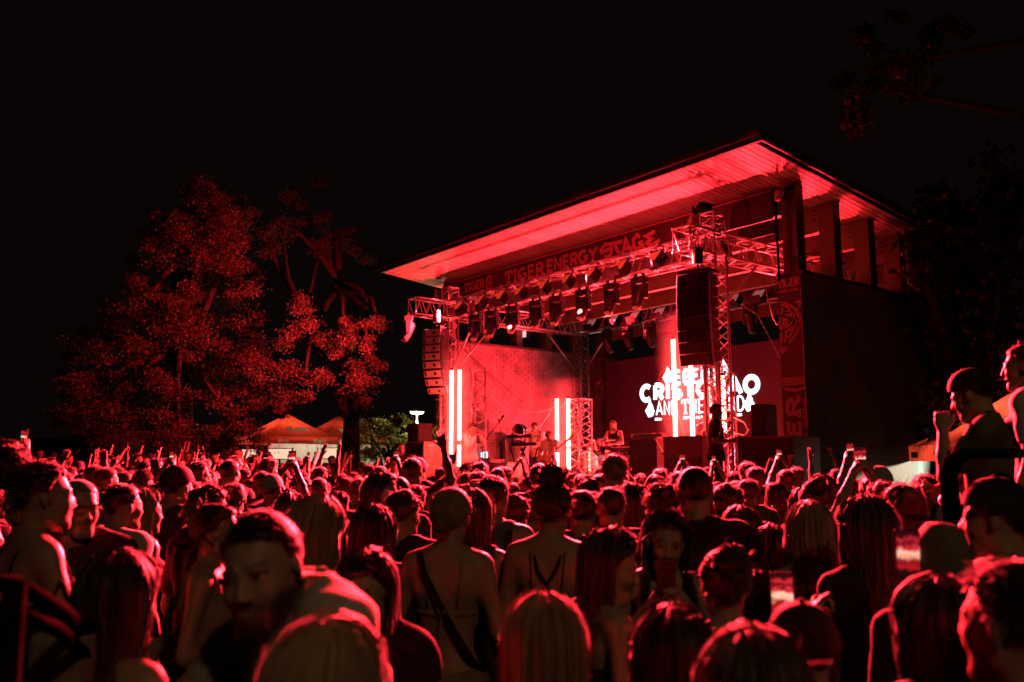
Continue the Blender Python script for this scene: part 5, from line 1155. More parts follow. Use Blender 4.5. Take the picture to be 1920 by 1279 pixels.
def hair_mesh(style, S, rng, length=.35, dens=1.0, vol=1.0, wave=.0, part=0.0, under=False):
    """returns vertices, faces in body space"""
    HR, piv, hc = S['HR'], S['piv'], S['hc']; toB = lambda P: (P + hc - piv) @ HR.T + piv
    Vs, Qs = [], []
    def add(V, Q):
        Qs.append(Q + sum(len(v) for v in Vs)); Vs.append(V)
    c, r = SKULL['c'], SKULL['r']
    if style in ('short', 'buzz', 'fade', 'curly', 'afro', 'quiff'):
        tk = {'short': .016, 'buzz': .004, 'fade': .010, 'curly': .03, 'afro': .05, 'quiff': .02}[style] * vol
        V, Q = cap_shell(tk * .8, rng, {'short': .004, 'buzz': 0, 'fade': .002, 'curly': .009, 'afro': .012, 'quiff': .005}[style] * vol, freq=1.6 if style in ('curly', 'afro') else 1.0); add(toB(V), Q)
        n = int({'short': 1900, 'buzz': 900, 'fade': 1700, 'curly': 1300, 'afro': 1500, 'quiff': 1800}[style] * dens); sp = scalp(n * 3 if under else n, rng)
        if under: sp = sp[sp[:, 0] > np.interp(np.abs(np.degrees(sp[:, 1])), [0, 90, 180], [46, 80, 92]) * math.pi / 180]; n = len(sp); tk = .006
        d = sdir(sp[:, 0], sp[:, 1]); L = {'short': .03, 'buzz': .008, 'fade': .02, 'curly': .034, 'afro': .05, 'quiff': .045}[style] * vol * rng.uniform(.6, 1.25, n)
        if style in ('fade', 'quiff', 'short'): L *= np.interp(np.degrees(sp[:, 0]), [30, 70, 110], [1.25, .8, .35])
        nrm = d / r; nrm /= np.linalg.norm(nrm, axis=1)[:, None]; tg = np.stack([np.cos(sp[:, 0]) * np.sin(sp[:, 1]), np.cos(sp[:, 0]) * np.cos(sp[:, 1]), -np.sin(sp[:, 0])], 1); fl = rng.normal(size=(n, 3)) * .4 + tg * (1.0 if style not in ('curly', 'afro') else .2); m = 4 if style not in ('curly', 'afro') else 6
        t = np.linspace(0, 1, m)[None, :, None]; base = c + d * (r + tk * .45); P = base[:, None] + L[:, None, None] * (nrm[:, None] * t * (.42 if style not in ('curly', 'afro') else .8) + fl[:, None] * t ** 1.3 * .85)
        if style in ('curly', 'afro'):
            ph = rng.uniform(0, 6.3, (n, 1, 1)); e1 = np.cross(nrm, rng.normal(size=(n, 3))); e1 /= np.linalg.norm(e1, axis=1)[:, None]; e2 = np.cross(nrm, e1); P = P + .013 * vol * t * (np.cos(ph + 9 * t) * e1[:, None] + np.sin(ph + 9 * t) * e2[:, None])
        V, Q = ribbons(P, .0045 if style in ('curly', 'afro') else .0032, rng, .15, None if style in ('curly', 'afro') else P - c); add(toB(V), Q)
    elif style in ('long', 'bob', 'longcurly'):
        V, Q = cap_shell(.012 * vol, rng, .001); add(toB(V), Q)
        n = int(1500 * dens); m1, m2 = 5, 5
        ph = rng.uniform(-math.pi, math.pi, n); layer = rng.uniform(0, 1, n); infl = .012 + .018 * layer * vol + np.where(rng.uniform(0, 1, n) < .1, rng.uniform(0, .018, n), 0); fall = length * rng.uniform(.82, 1.04, n); fall[rng.uniform(0, 1, n) < .12] *= .7
        sg = np.where(ph < 0, -1., 1.); pa = np.abs(ph); th0 = rng.uniform(.05, .5, n)
        pts = []
        for i in range(m1):
            th = th0 + (math.radians(98) - th0) * (i / (m1 - 1)); pm_ = np.interp(np.degrees(th), [25, 50, 75, 100], [0, 38, 68, 80]) * math.pi / 180
            pe = np.maximum(pa, pm_) ; pe = pe + (math.pi - pe) * .0; d = sdir(th, sg * pe); pts.append(toB(c + d * (r + infl[:, None])))
        P1 = np.stack(pts, 1); last = P1[:, -1]; dirr = last - toB(c[None])[0]; dirr[:, 2] = 0; dirr /= np.linalg.norm(dirr, axis=1)[:, None] + 1e-9
        pts = []; phs = rng.uniform(0, 6.3, n); clump = np.floor((ph + math.pi) / .22); cph = np.sin(clump * 12.9) * 6
        back = last[:, 1] < S['hc'][1] - .0
        for i in range(1, m2 + 1):
            t = i / m2; z = last[:, 2] - fall * t; p = last.copy(); p[:, 2] = z
            k = np.clip((1.50 - z) / .16, 0, 1); k = k * k * (3 - 2 * k)
            yb = -.115 - .03 * layer; yf = .10 + .03 * layer
            p[:, 1] = np.where(back, p[:, 1] + (np.minimum(p[:, 1], yb) - p[:, 1]) * k, p[:, 1] + (np.maximum(p[:, 1], yf) - p[:, 1]) * k)
            p[:, 0] *= 1 + .12 * k - .22 * (1 - k) * np.clip(t * 2, 0, 1) * .4
            wv = wave * (.25 + t); p[:, 0] += wv * np.sin(t * 11 + cph) + .007 * np.sin(phs + t * 5) * (.4 + t); p[:, 1] += wv * .8 * np.cos(t * 12 + cph) + .007 * np.cos(phs * 2 + t * 4) * (.4 + t)
            if style == 'bob': p[:, :2] += dirr[:, :2] * (.015 * math.sin(t * 2.4))[..., None] if False else dirr[:, :2] * .018 * math.sin(t * 2.4)
            pts.append(p)
        P = np.concatenate([P1, np.stack(pts, 1)], 1); V, Q = ribbons(P, (.0056 if style != 'longcurly' else .005) * rng.uniform(.6, 1.3, n), rng, .3, (P - toB(c[None])[0]) * np.array([1, 1, .4])); add(V, Q)
        sp = scalp(int(420 * dens), rng); d = sdir(sp[:, 0], sp[:, 1]); L = rng.uniform(.012, .05, len(sp)); t = np.linspace(0, 1, 5)[None, :, None]; f = rng.normal(size=(len(sp), 3)) * .6
        V, Q = ribbons(c + (d * (r + .016))[:, None] + L[:, None, None] * (d[:, None] * t * .35 + f[:, None] * t), .0016, rng); add(toB(V), Q)
    elif style in ('bun', 'lowbun', 'topbun', 'pony', 'updo'):
        V, Q = cap_shell(.012 * vol, rng, .0015); add(toB(V), Q)
        bd = {'bun': (0, -.8, .55), 'lowbun': (0, -.95, -.35), 'topbun': (0, -.35, .95), 'pony': (0, -.9, .45), 'updo': (0, -.75, .7)}[style]; bd = np.array(bd) / np.linalg.norm(bd); br_ = {'bun': .045, 'lowbun': .036, 'topbun': .042, 'pony': .02, 'updo': .065}[style] * vol; bc = c + bd * (r + br_ * .75)
        n = int(520 * dens); sp = scalp(n, rng); d = sdir(sp[:, 0], sp[:, 1]); pts = []
        for t in np.linspace(0, 1, 7):
            q = d * (1 - t) + bd * t; q /= np.linalg.norm(q, axis=1)[:, None]; pts.append(c + q * (r + .014 + .004 * rng.uniform(0, 1, (n, 1))))
        V, Q = ribbons(np.stack(pts, 1), .005, rng, .6, np.stack(pts, 1) - c); add(toB(V), Q)
        if style != 'pony':
            fd = Field(axis([(-.11, .11, .011)]), axis([(-.11, .11, .011)]), axis([(-.11, .11, .011)])); fd.ell((0, 0, 0), (br_ * 1.1, br_ * .95, br_ * .9), .01); BV, BQ = fd.mesh(); add(toB(BV + bc), BQ)
            n = int(420 * dens); a = rng.normal(size=(n, 3)); a /= np.linalg.norm(a, axis=1)[:, None]; b = np.cross(a, rng.normal(size=(n, 3))); b /= np.linalg.norm(b, axis=1)[:, None]; t = np.linspace(0, 2.2, 7)[None, :, None]
            P = bc + br_ * rng.uniform(.98, 1.16, (n, 1, 1)) * (a[:, None] * np.cos(t) + b[:, None] * np.sin(t)); V, Q = ribbons(P, .005, rng); add(toB(V), Q)
        else:
            n = int(500 * dens); m = 9; st = toB(bc[None])[0]; ofs = rng.normal(size=(n, 3)) * .02; back = HR @ np.array([0, -1., 0]); pts = []
            for i in range(m): t = i / (m - 1); pts.append(st + back * (.05 * math.sin(min(1, t * 2.5) * 1.57)) + np.array([0, 0, -1]) * length * t ** 1.25 + ofs * (1 + .6 * math.sin(t * 3)) * (1 - .3 * t) + wave * np.array([math.sin(t * 11), 0, 0]))
            V, Q = ribbons(np.stack(pts, 1), .006, rng); add(V, Q)
        k = int({'updo': 420, 'topbun': 420}.get(style, 300) * dens); sp = scalp(k, rng); d = sdir(sp[:, 0], sp[:, 1]); L = rng.uniform(.012, .045, k); t = np.linspace(0, 1, 6)[None, :, None]; f = rng.normal(size=(k, 3)) * .7
        V, Q = ribbons(c + (d * (r + .014))[:, None] + L[:, None, None] * (d[:, None] * t * .6 + f[:, None] * t ** 1.5), .002, rng); add(toB(V), Q)
    return np.concatenate(Vs), np.concatenate(Qs)
def cap_hat(S, kind='cap', back=False):
    HR, piv, hc = S['HR'], S['piv'], S['hc']; toB = lambda P: (P + hc - piv) @ HR.T + piv; rng = np.random.default_rng(1)
    sg = -1 if back else 1
    if kind == 'cap':
        V, Q = cap_shell(.022, rng, 0, lambda p: np.interp(np.abs(np.degrees(p)), [0, 90, 180], [72, 86, 98]), taper=.12); V[:, 2] += .012 * np.clip((V[:, 2] - .06) / .06, 0, 1); Vs = [V]; Qs = [Q]
        n = 14; B = []
        for j, (ext, dz) in enumerate(((0, 0), (.035, -.004), (.068, -.014), (.082, -.022))):
            for i in range(n + 1):
                a = math.radians(-62 + 124 * i / n); x = (.084 + ext * .1) * math.sin(a); y = sg * ((.108 + ext * max(0, math.cos(a)) ** .6) * math.cos(a) + (.0)); z = .055 + dz - .9 * x * x * 4 - (.01 if back else 0); B.append((x, y - .012, z))
        B = np.array(B); m = len(B); B2 = B + [0, 0, .006]; q = []
        for j in range(3):
            for i in range(n):
                a = j * (n + 1) + i; f1 = (a, a + 1, a + n + 2, a + n + 1); q += [f1[::-1], tuple(k + m for k in f1)]
        e0 = 3 * (n + 1)
        for i in range(n): q.append((e0 + i, e0 + i + 1, e0 + i + 1 + m, e0 + i + m))
        Qs.append(np.array(q) + len(V)); Vs.append(np.concatenate([B, B2])); fd = Field(axis([(-.02, .02, .004)]), axis([(-.02, .02, .004)]), axis([(-.02, .02, .004)])); fd.ell((0, 0, 0), (.011, .011, .007), .003); bv, bq = fd.mesh()
        Qs.append(bq + sum(len(v) for v in Vs)); Vs.append(bv + [0, -.012, .158])
        return toB(np.concatenate(Vs)), np.concatenate(Qs)
    prof = {'bucket': [(.03, .135), (.07, .13), (.088, .10), (.098, .045), (.1, .03), (.15, -.015), (.152, -.018), (.1, .02)], 'beanie': [(.01, .155), (.05, .148), (.08, .11), (.094, .06), (.1, .01), (.1, -.02), (.092, -.02), (.092, .0)], 'sunhat': [(.03, .13), (.07, .125), (.09, .09), (.1, .03), (.19, .005), (.195, .0), (.1, .02)]}[kind]
    n = 28; V = np.array([(rr * .86 * math.sin(2 * math.pi * k / n), rr * 1.08 * math.cos(2 * math.pi * k / n) - .012, z + .012 * math.sin(3 * 2 * math.pi * k / n) * (rr > .12)) for rr, z in prof for k in range(n)])
    Q = np.array([(i * n + k, i * n + (k + 1) % n, (i + 1) * n + (k + 1) % n, (i + 1) * n + k) for i in range(len(prof) - 1) for k in range(n)]); return toB(V), Q
# ------------------------------------------------------------------ clothes
def cloth_mesh(kind, S, fine=.02, seed=0, legs=True):
    sex = S['sex']; ax = axes_for(S, fine, legs=legs); ax = (axis([(ax[0][0], ax[0][-1], fine)]), axis([(ax[1][0], ax[1][-1], fine)]), axis([(.78, 1.56, fine)] + ([(1.56, ax[2][-1], fine * 1.5)] if ax[2][-1] > 1.95 else [])))
    fd = Field(*ax); o = {'tee': .017, 'tank': .012, 'cami': .009, 'band': .009, 'long': .02, 'jacket': .032, 'dress': .012, 'shirt': .022}[kind]
    torso_prims(fd, S, sex, o)
    if kind in ('tee', 'shirt'): arm_prims(fd, S, .02 if sex == 'm' else .014, .62)
    if kind in ('long', 'jacket'): arm_prims(fd, S, .014 if kind == 'long' else .024, 1.93)
    if kind in ('tee', 'long', 'jacket', 'shirt'):
        fd.ell((0, 0, .93), ((.175 if sex == 'm' else .17) + o, .125 + o, .16), .05)
    fold_noise(fd, .008 if kind not in ('cami', 'band', 'tank') else .002, seed)
    X, Y, Z = np.meshgrid(*fd.ax, indexing='ij')
    if kind in ('tee', 'long', 'jacket', 'shirt'):
        fd.ell((0, .03, 1.515), (.088, .095, .075), .006, None, 's')
        hem = .84 + .01 * np.sin(X * 30); fd.f = np.maximum(fd.f, hem - Z)
    elif kind == 'tank':
        fd.ell((0, .05, 1.5), (.1, .12, .11), .006, None, 's'); fd.f = np.maximum(fd.f, np.abs(X) - (.135 + np.maximum(0, 1.36 - Z) * .6)); fd.f = np.maximum(fd.f, .86 - Z)
    elif kind in ('cami', 'dress'):
        top = np.where(Y > 0, 1.335 - 1.2 * X * X, 1.27 + .0 * X); fd.f = np.maximum(fd.f, Z - top); fd.f = np.maximum(fd.f, .9 - Z)
    elif kind == 'band':
        fd.f = np.maximum(fd.f, Z - np.where(Y > 0, 1.33, 1.235)); fd.f = np.maximum(fd.f, np.where(Y > 0, 1.14, 1.205) - Z)
    return fd.mesh()
def trousers_mesh(S, seed=0, wide=0.0, skirt=False, fine=.028):
    pts = np.array([p for l in S['legs'].values() for p in l]); fd = Field(axis([(-.36, .36, fine)]), axis([(min(-.24, pts[:, 1].min() - .12), max(.26, pts[:, 1].max() + .12), fine)]), axis([(-.0, .7, .045), (.7, 1.06, fine)]))
    torso_prims(fd, S, S['sex'], .008); leg_prims(fd, S, .014, wide, False); fold_noise(fd, .005, seed); X, Y, Z = np.meshgrid(*fd.ax, indexing='ij'); fd.f = np.maximum(fd.f, Z - (1.0 if S['sex'] == 'f' else .97)); fd.f = np.maximum(fd.f, .07 - Z); return fd.mesh()
def body_mesh(S, fine=.0095, legs=True):
    fd = Field(*axes_for(S, fine, legs=legs)); torso_prims(fd, S, S['sex']); arm_prims(fd, S, 0, 2.0); leg_prims(fd, S); head_prims(fd, S, S['sex']); V, Q = fd.mesh(); return place_hands(V, Q, S)
# ------------------------------------------------------------------ person materials (each part takes the colour of its own object)
def skin_mat():
    m = bpy.data.materials.new('skin'); m.use_nodes = True; n = m.node_tree.nodes; l = m.node_tree.links; b = n['Principled BSDF']; b.inputs['Roughness'].default_value = .48; b.inputs['Specular IOR Level'].default_value = .4
    oi = n.new('ShaderNodeObjectInfo'); at = n.new('ShaderNodeAttribute'); at.attribute_name = 'paint'; nz = n.new('ShaderNodeTexNoise'); tc = n.new('ShaderNodeTexCoord'); nz.inputs['Scale'].default_value = 24; nz.inputs['Detail'].default_value = 4; l.new(tc.outputs['Object'], nz.inputs['Vector'])
    mr = n.new('ShaderNodeMapRange'); mr.inputs[3].default_value = .82; mr.inputs[4].default_value = 1.15; l.new(nz.outputs['Fac'], mr.inputs[0]); vm = n.new('ShaderNodeVectorMath'); vm.operation = 'SCALE'; l.new(oi.outputs['Color'], vm.inputs[0]); l.new(mr.outputs[0], vm.inputs['Scale'])
    mx = n.new('ShaderNodeMixRGB'); l.new(at.outputs['Alpha'], mx.inputs[0]); l.new(vm.outputs[0], mx.inputs[1]); l.new(at.outputs['Color'], mx.inputs[2]); l.new(mx.outputs[0], b.inputs['Base Color'])
    b.inputs['Subsurface Weight'].default_value = 0.0
    bp = n.new('ShaderNodeBump'); bp.inputs['Strength'].default_value = .12; bp.inputs['Distance'].default_value = .004; nb = n.new('ShaderNodeTexNoise'); nb.inputs['Scale'].default_value = 160; l.new(tc.outputs['Object'], nb.inputs['Vector']); l.new(nb.outputs['Fac'], bp.inputs['Height']); l.new(bp.outputs[0], b.inputs['Normal']); return m
def hair_mat():
    m = bpy.data.materials.new('hair_strands'); m.use_nodes = True; n = m.node_tree.nodes; l = m.node_tree.links; b = n['Principled BSDF']; b.inputs['Roughness'].default_value = .46; b.inputs['Specular IOR Level'].default_value = .25; b.inputs['Sheen Weight'].default_value = 1.0; b.inputs['Sheen Roughness'].default_value = .35
    oi = n.new('ShaderNodeObjectInfo'); tc = n.new('ShaderNodeTexCoord'); mp = n.new('ShaderNodeMapping'); mp.inputs['Scale'].default_value = (110, 110, 8); nz = n.new('ShaderNodeTexNoise'); nz.inputs['Scale'].default_value = 1.0; nz.inputs['Detail'].default_value = 3; l.new(tc.outputs['Object'], mp.inputs[0]); l.new(mp.outputs[0], nz.inputs['Vector'])
    mr = n.new('ShaderNodeMapRange'); mr.inputs[1].default_value = .3; mr.inputs[2].default_value = .7; mr.inputs[3].default_value = .8; mr.inputs[4].default_value = 1.2; l.new(nz.outputs['Fac'], mr.inputs[0]); vm = n.new('ShaderNodeVectorMath'); vm.operation = 'SCALE'; l.new(oi.outputs['Color'], vm.inputs[0]); l.new(mr.outputs[0], vm.inputs['Scale']); l.new(vm.outputs[0], b.inputs['Base Color'])
    tr = n.new('ShaderNodeBsdfTranslucent'); l.new(vm.outputs[0], tr.inputs[0]); mx = n.new('ShaderNodeMixShader'); mx.inputs[0].default_value = .008; l.new(b.outputs[0], mx.inputs[1]); l.new(tr.outputs[0], mx.inputs[2]); l.new(mx.outputs[0], n['Material Output'].inputs[0]); return m
M_SKIN, M_HAIR = skin_mat(), hair_mat()
M_CLOTH = pm('clothing_cotton', (0, 0, 0), .88, 0, .16, 14, .08, .25, objcol=True, bscale=220)
M_CAPC = pm('cap_cotton', (0, 0, 0), .8, 0, .2, 18, .2, .3, objcol=True, bscale=160)
SKINS = [(.52, .33, .25), (.46, .28, .2), (.58, .4, .31), (.4, .25, .17)]
HAIRC = {'black': (.012, .01, .009), 'dark brown': (.03, .019, .013), 'brown': (.075, .045, .028), 'blond': (.34, .23, .125), 'light blond': (.42, .31, .19), 'red': (.16, .06, .03), 'grey': (.25, .24, .23)}
CLO = {'black': (.015, .014, .015), 'white': (.66, .63, .58), 'grey': (.22, .21, .21), 'navy': (.02, .025, .05), 'beige': (.5, .41, .3), 'dark': (.035, .03, .032), 'pink': (.5, .28, .26), 'olive': (.16, .16, .1), 'denim': (.07, .09, .14), 'khaki': (.34, .25, .17), 'red': (.3, .04, .04)}
def attach(name, V, Q, parent, mat, color, paint=None, smooth=True):
    me = np_mesh(name, V, Q, smooth)
    if paint is not None:
        a = me.color_attributes.new('paint', 'FLOAT_COLOR', 'POINT'); a.data.foreach_set('color', paint.astype(np.float32).ravel())
    o = link_mesh(name, me, parent, mat); o.color = (*color, 1); return o
def bar_part(name, pts, r, parent, mat, color, n=6):
    me = MB().tube(pts, r, n).mesh(name); o = link_mesh(name, me, parent, mat); o.color = (*color, 1); finish(o, True); return o
# ================================================================== the people one can tell apart
HERO_XY = []
def person(x, ytop, Z, face, label, sex='m', head=(0, 0, 0), hair='short', hc='dark brown', top='tee', tc='black', armL='down', armR='down', skin=0, length=.35, vol=1.0, wave=0., beard=0, smile=False, cap=None, capc='black', capback=False,
           legc='denim', wide=0.0, seed=None, base=None, extra=None, fine=.016, dens=.82, height=None, name='person', cat='person', group='people in the crowd', sit=False, xyz=None, tilt=0, dx=0, hoff=(0, 0, 0)):
    seed = seed if seed is not None else abs(hash_(label)) % 9999; rng = np.random.default_rng(seed)
    S = skeleton(sex, armL, armR, head, 0, sit, hoff)
    if xyz is None:
        p = pY(x, ytop, Z); g = ground_h(p[0], p[1]) if base is None else base; H = (p[2] - g); loc = np.array([p[0], p[1], g])
    else: loc = np.array(xyz, float); H = height
    ht = {'long': .03, 'longcurly': .035, 'bob': .03, 'short': .015, 'curly': .032, 'afro': .06, 'quiff': .025}.get(hair, .015) + (.02 if cap else 0)
    if sit: H = H / .72
    sc = height / 1.75 if height else H / (1.73 + ht + hoff[2])
    t = thing(name, loc, label, cat, group); OFF[t.name] = np.zeros(3); t.rotation_euler = (0, 0, math.radians(-face)); t.location.x += dx
    if tilt: t.rotation_euler = (Matrix.Rotation(math.radians(tilt), 3, 'Y') @ Matrix.Rotation(math.radians(-face), 3, 'Z')).to_euler()
    t.scale = (sc, sc, sc)
    HERO_XY.append((loc[0], loc[1], .3))
    V, Q = body_mesh(S, fine); C = paint_face(V, S, beard, smile, browc=tuple(np.array(HAIRC[hc]) * .8)); attach('body', V, Q, t, M_SKIN, SKINS[skin], C)
    if top in ('tee', 'long', 'jacket', 'tank', 'cami', 'band', 'shirt'):
        V, Q = cloth_mesh(top, S, .024, seed); attach({'tee': 'tshirt', 'long': 'sweater', 'jacket': 'jacket', 'tank': 'tank_top', 'cami': 'camisole', 'band': 'crop_top', 'shirt': 'shirt'}[top], V, Q, t, M_CLOTH, CLO[tc])
        if top in ('cami', 'band'):
            for q in (-1, 1): bar_part('strap', [(q * .085, .1, 1.32), (q * .088, .055, 1.435), (q * .082, -.03, 1.478), (q * .076, -.09, 1.42), (q * .07, -.112, 1.32), (q * .062, -.108, 1.25)], .0042 if top == 'cami' else .0035, t, M_CLOTH, CLO[tc])
    V, Q = trousers_mesh(S, seed + 1, wide); attach('trousers', V, Q, t, M_CLOTH, CLO[legc])
    if hair:
        V, Q = hair_mesh(hair, S, rng, length, dens * .85, vol, wave)
        if cap and hair in ('short', 'fade', 'curly', 'quiff'):
            V, Q = hair_mesh(hair, S, rng, length, dens * .8, min(vol, .35 if hair != 'curly' else .45), wave, under=True)
        attach('hair', V, Q, t, M_HAIR, HAIRC[hc])
    if cap: V, Q = cap_hat(S, cap, capback); attach('cap' if cap == 'cap' else 'hat', V, Q, t, M_CAPC, CLO[capc])
    if extra: extra(t, S)
    return t, S, sc, loc
def hash_(s):
    h = 7
    for ch in s: h = (h * 31 + ord(ch)) % 1000003
    return h
def phone_obj(center, normal, up, label, lit=None, pattern=True, name='phone'):
    n = np.asarray(normal, float); n /= np.linalg.norm(n); u = np.asarray(up, float); u = u - n * (u @ n); u /= np.linalg.norm(u); s = np.cross(u, n); R = np.array([s, n, u]).T     # screen faces +n
    t = thing(name, center, label, 'phone', 'phones held up'); OFF[t.name] = np.zeros(3)
    MB().box((0, 0, 0), (.074, .0085, .152), R).part('case', M_PLASTIC, t, bevel=.006)
    if lit:
        MB().box(R @ np.array([0, .0052, 0]), (.067, .0012, .143), R).part('screen', lit, t)
    q = MB()
    for k in range(3): q.lathe([(.007, 0), (.007, .002)], R @ np.array([.022 - (k % 2) * .018, -.0062, .06 - (k // 2) * .018 - (k % 2) * .009]), 10, R @ rot('X', 90))
    q.part('camera_lenses', M_CHROME, t); t.children[-1]['kind'] = 'stuff'
    return t, R
def screen_mat(name, seed, s=1.3):
    """a lit phone picture of the stage: dark, a red band, a hot middle, dark again"""
    m = bpy.data.materials.new(name); m.use_nodes = True; n = m.node_tree.nodes; l = m.node_tree.links; n.clear(); tc = n.new('ShaderNodeTexCoord'); sx = n.new('ShaderNodeSeparateXYZ'); l.new(tc.outputs['Object'], sx.inputs[0])
    nz = n.new('ShaderNodeTexNoise'); nz.inputs['Scale'].default_value = 70; nz.inputs['Detail'].default_value = 1.5; mp = n.new('ShaderNodeMapping'); mp.inputs['Location'].default_value = (seed, seed, seed); l.new(tc.outputs['Object'], mp.inputs[0]); l.new(mp.outputs[0], nz.inputs['Vector'])
    mr = n.new('ShaderNodeMapRange'); mr.inputs[1].default_value = -.072; mr.inputs[2].default_value = .072; l.new(sx.outputs[2], mr.inputs[0])
    ad = n.new('ShaderNodeMath'); ad.operation = 'MULTIPLY_ADD'; ad.inputs[1].default_value = .3; l.new(nz.outputs['Fac'], ad.inputs[0]); su = n.new('ShaderNodeMath'); su.operation = 'SUBTRACT'; l.new(mr.outputs[0], su.inputs[0]); su.inputs[1].default_value = .15; l.new(su.outputs[0], ad.inputs[2])
    cr = n.new('ShaderNodeValToRGB'); e = cr.color_ramp.elements; e[0].position = 0; e[0].color = (.01, .002, .002, 1); e[1].position = 1; e[1].color = (.03, .002, .004, 1)
    for p, c in ((.16, (.02, .004, .004, 1)), (.24, (.5, .01, .015, 1)), (.36, (.25, .006, .01, 1)), (.47, (1, .35, .22, 1)), (.54, (1, .6, .45, 1)), (.62, (.75, .03, .04, 1)), (.74, (.12, .002, .005, 1)), (.82, (.6, .02, .03, 1)), (.9, (.05, .002, .004, 1))): k = e.new(p); k.color = c
    em = n.new('ShaderNodeEmission'); em.inputs[1].default_value = s; o = n.new('ShaderNodeOutputMaterial'); l.new(ad.outputs[0], cr.inputs[0]); l.new(cr.outputs[0], em.inputs[0]); l.new(em.outputs[0], o.inputs[0]); return m
def world_pt(tpl, p):
    t, S, sc, loc = tpl; a = t.rotation_euler[2]; c, s = math.cos(a), math.sin(a); p = np.asarray(p, float) * sc; return np.array([loc[0] + c * p[0] - s * p[1], loc[1] + s * p[0] + c * p[1], loc[2] + p[2]])
def A(e, w, h='relaxed', p=None): return dict(e=e, w=w, h=h, p=p)
AW = 28      # looking from the crowd towards the middle of the stage
def earring(t, S):
    p = S['piv'] + S['HR'] @ (S['hc'] + np.array([.083, 0, -.036]) - S['piv']); me = MB().lathe([(.004, -.008), (.008, 0), (.004, .008)], p, 8).mesh('earring'); link_mesh('earring', me, t, M_CHROME)
# --- far left group
person(78, 866, 3.45, 42, 'woman with dark curly updo and bare shoulders at the left edge above the handrail', 'f', (-14, 4, 0), 'updo', 'black', 'cami', 'black', A((-.23, .0, 1.15), (-.16, .26, 1.12)), A((.25, .05, 1.15), (.2, .3, 1.06)), 0, vol=1.25)
def glasses(t, S):
    T = lambda p: S['piv'] + S['HR'] @ (S['hc'] + np.array(p, float) - S['piv']); me = MB()
    for q in (-1, 1): me.tube([T((q * .032 + .021 * math.cos(a), .101, .009 + .017 * math.sin(a))) for a in np.linspace(0, 6.283, 13)], .0022, 5, False); me.tube([T((q * .052, .1, .012)), T((q * .08, .01, .012))], .002, 5)
    me.tube([T((-.012, .104, .012)), T((.012, .104, .012))], .002, 5); me.tube([T((-.055, .1, .027)), T((.055, .1, .027))], .004, 5); o = link_mesh('glasses', me.mesh('glasses'), t, M_PLASTIC)
person(143, 893, 3.95, 150, 'bald man with black-rimmed glasses turned towards the camera at the left', 'm', (20, -4, 0), 'buzz', 'grey', 'shirt', 'dark', extra=glasses, skin=2)
person(112, 936, 3.9, 50, 'short-haired person with bare shoulder below the woman at the left edge', 'f', (-15, 0, 0), 'buzz', 'dark brown', 'tank', 'grey')
def print_back(t, S):
    me = MB(); r = random.Random(4); n = 8
    for i in range(n):
        for j in range(5): pass
    m = pm('shirt_print', (.03, .028, .03), .8, 0, .9, 26)
    V = []; Q = []; nx, nz = 13, 9
    for j in range(nz):
        for i in range(nx):
            x = -.125 + .25 * i / (nx - 1); z = 1.17 + .155 * j / (nz - 1); V.append((x, -.168 - .012 * math.cos(x * 9) + (.02 if z < 1.2 else 0) * (1.2 - z) * 10, z))
    for j in range(nz - 1):
        for i in range(nx - 1): Q.append((j * nx + i, j * nx + i + 1, (j + 1) * nx + i + 1, (j + 1) * nx + i))
    link_mesh('back_print', np_mesh('back_print', V, np.array(Q), True), t, m)
person(226, 905, 4.75, 30, 'man in a white t-shirt with a dark printed rectangle on the back', 'm', (-5, 0, 0), 'fade', 'black', 'tee', 'white', extra=print_back, vol=1.2)
person(266, 916, 5.15, 38, 'woman with straight light blond hair beside the man in the printed white t-shirt', 'f', (-10, 0, 0), 'long', 'light blond', 'tank', 'black', length=.26)
person(388, 908, 4.6, 40, 'man with a mop of curly dark hair lit red on its right edge', 'm', (-6, 0, 0), 'curly', 'dark brown', 'tee', 'dark', vol=1.05)
person(424, 978, 4.25, 70, 'curly-haired person hidden behind the woman in profile with the bun', 'f', (0, 0, 0), 'curly', 'dark brown', 'tee', 'black', vol=1.0)
def straps(t, S):
    for q in (-1, 1): bar_part('backpack_strap', [(q * .1, -.14, 1.12), (q * .1, -.14, 1.3), (q * .105, -.06, 1.47), (q * .1, .08, 1.42), (q * .1, .13, 1.2)], .016, t, M_CLOTH, CLO['dark'])
    earring(t, S)
person(402, 944, 3.75, 84, 'woman in profile with a low bun and earring, a hand resting on her shoulder', 'f', (0, 2, 0), 'lowbun', 'dark brown', 'tank', 'pink', 'bent', 'bent', 0, vol=1.25, extra=straps)
# --- the bearded man, his friends
def plug(t, S):
    for q in (-1, 1):
        p = S['piv'] + S['HR'] @ (S['hc'] + np.array([q * .083, -.002, -.03]) - S['piv']); link_mesh('ear_plug', MB().lathe([(.009, -.004), (.009, .004)], p, 12, rot('Y', 90)).mesh('ear_plug'), t, M_PLASTIC)
person(528, 934, 2.1, 238, 'smiling bearded man in a pale t-shirt looking down in the lower left', 'm', (48, -6, 4), 'fade', 'black', 'tee', 'white', 'down', A((.24, .25, 1.22), (.14, .5, 1.25)), 0, beard=.93, smile=True, vol=.9, tilt=-5, dx=.2, hoff=(0, .07, -.075), extra=plug, fine=.0092)
person(572, 924, 3.35, 18, 'woman with long straight light hair leaning behind the bearded man', 'f', (-12, -6, 10), 'long', 'blond', 'tank', 'dark', length=.48, dens=1.3)
person(706, 1026, 2.85, 192, 'smiling girl with long dark hair facing the camera right of the bearded man', 'f', (-6, -8, 6), 'long', 'dark brown', 'tee', 'black', length=.45, smile=True, fine=.0092, dens=1.2)
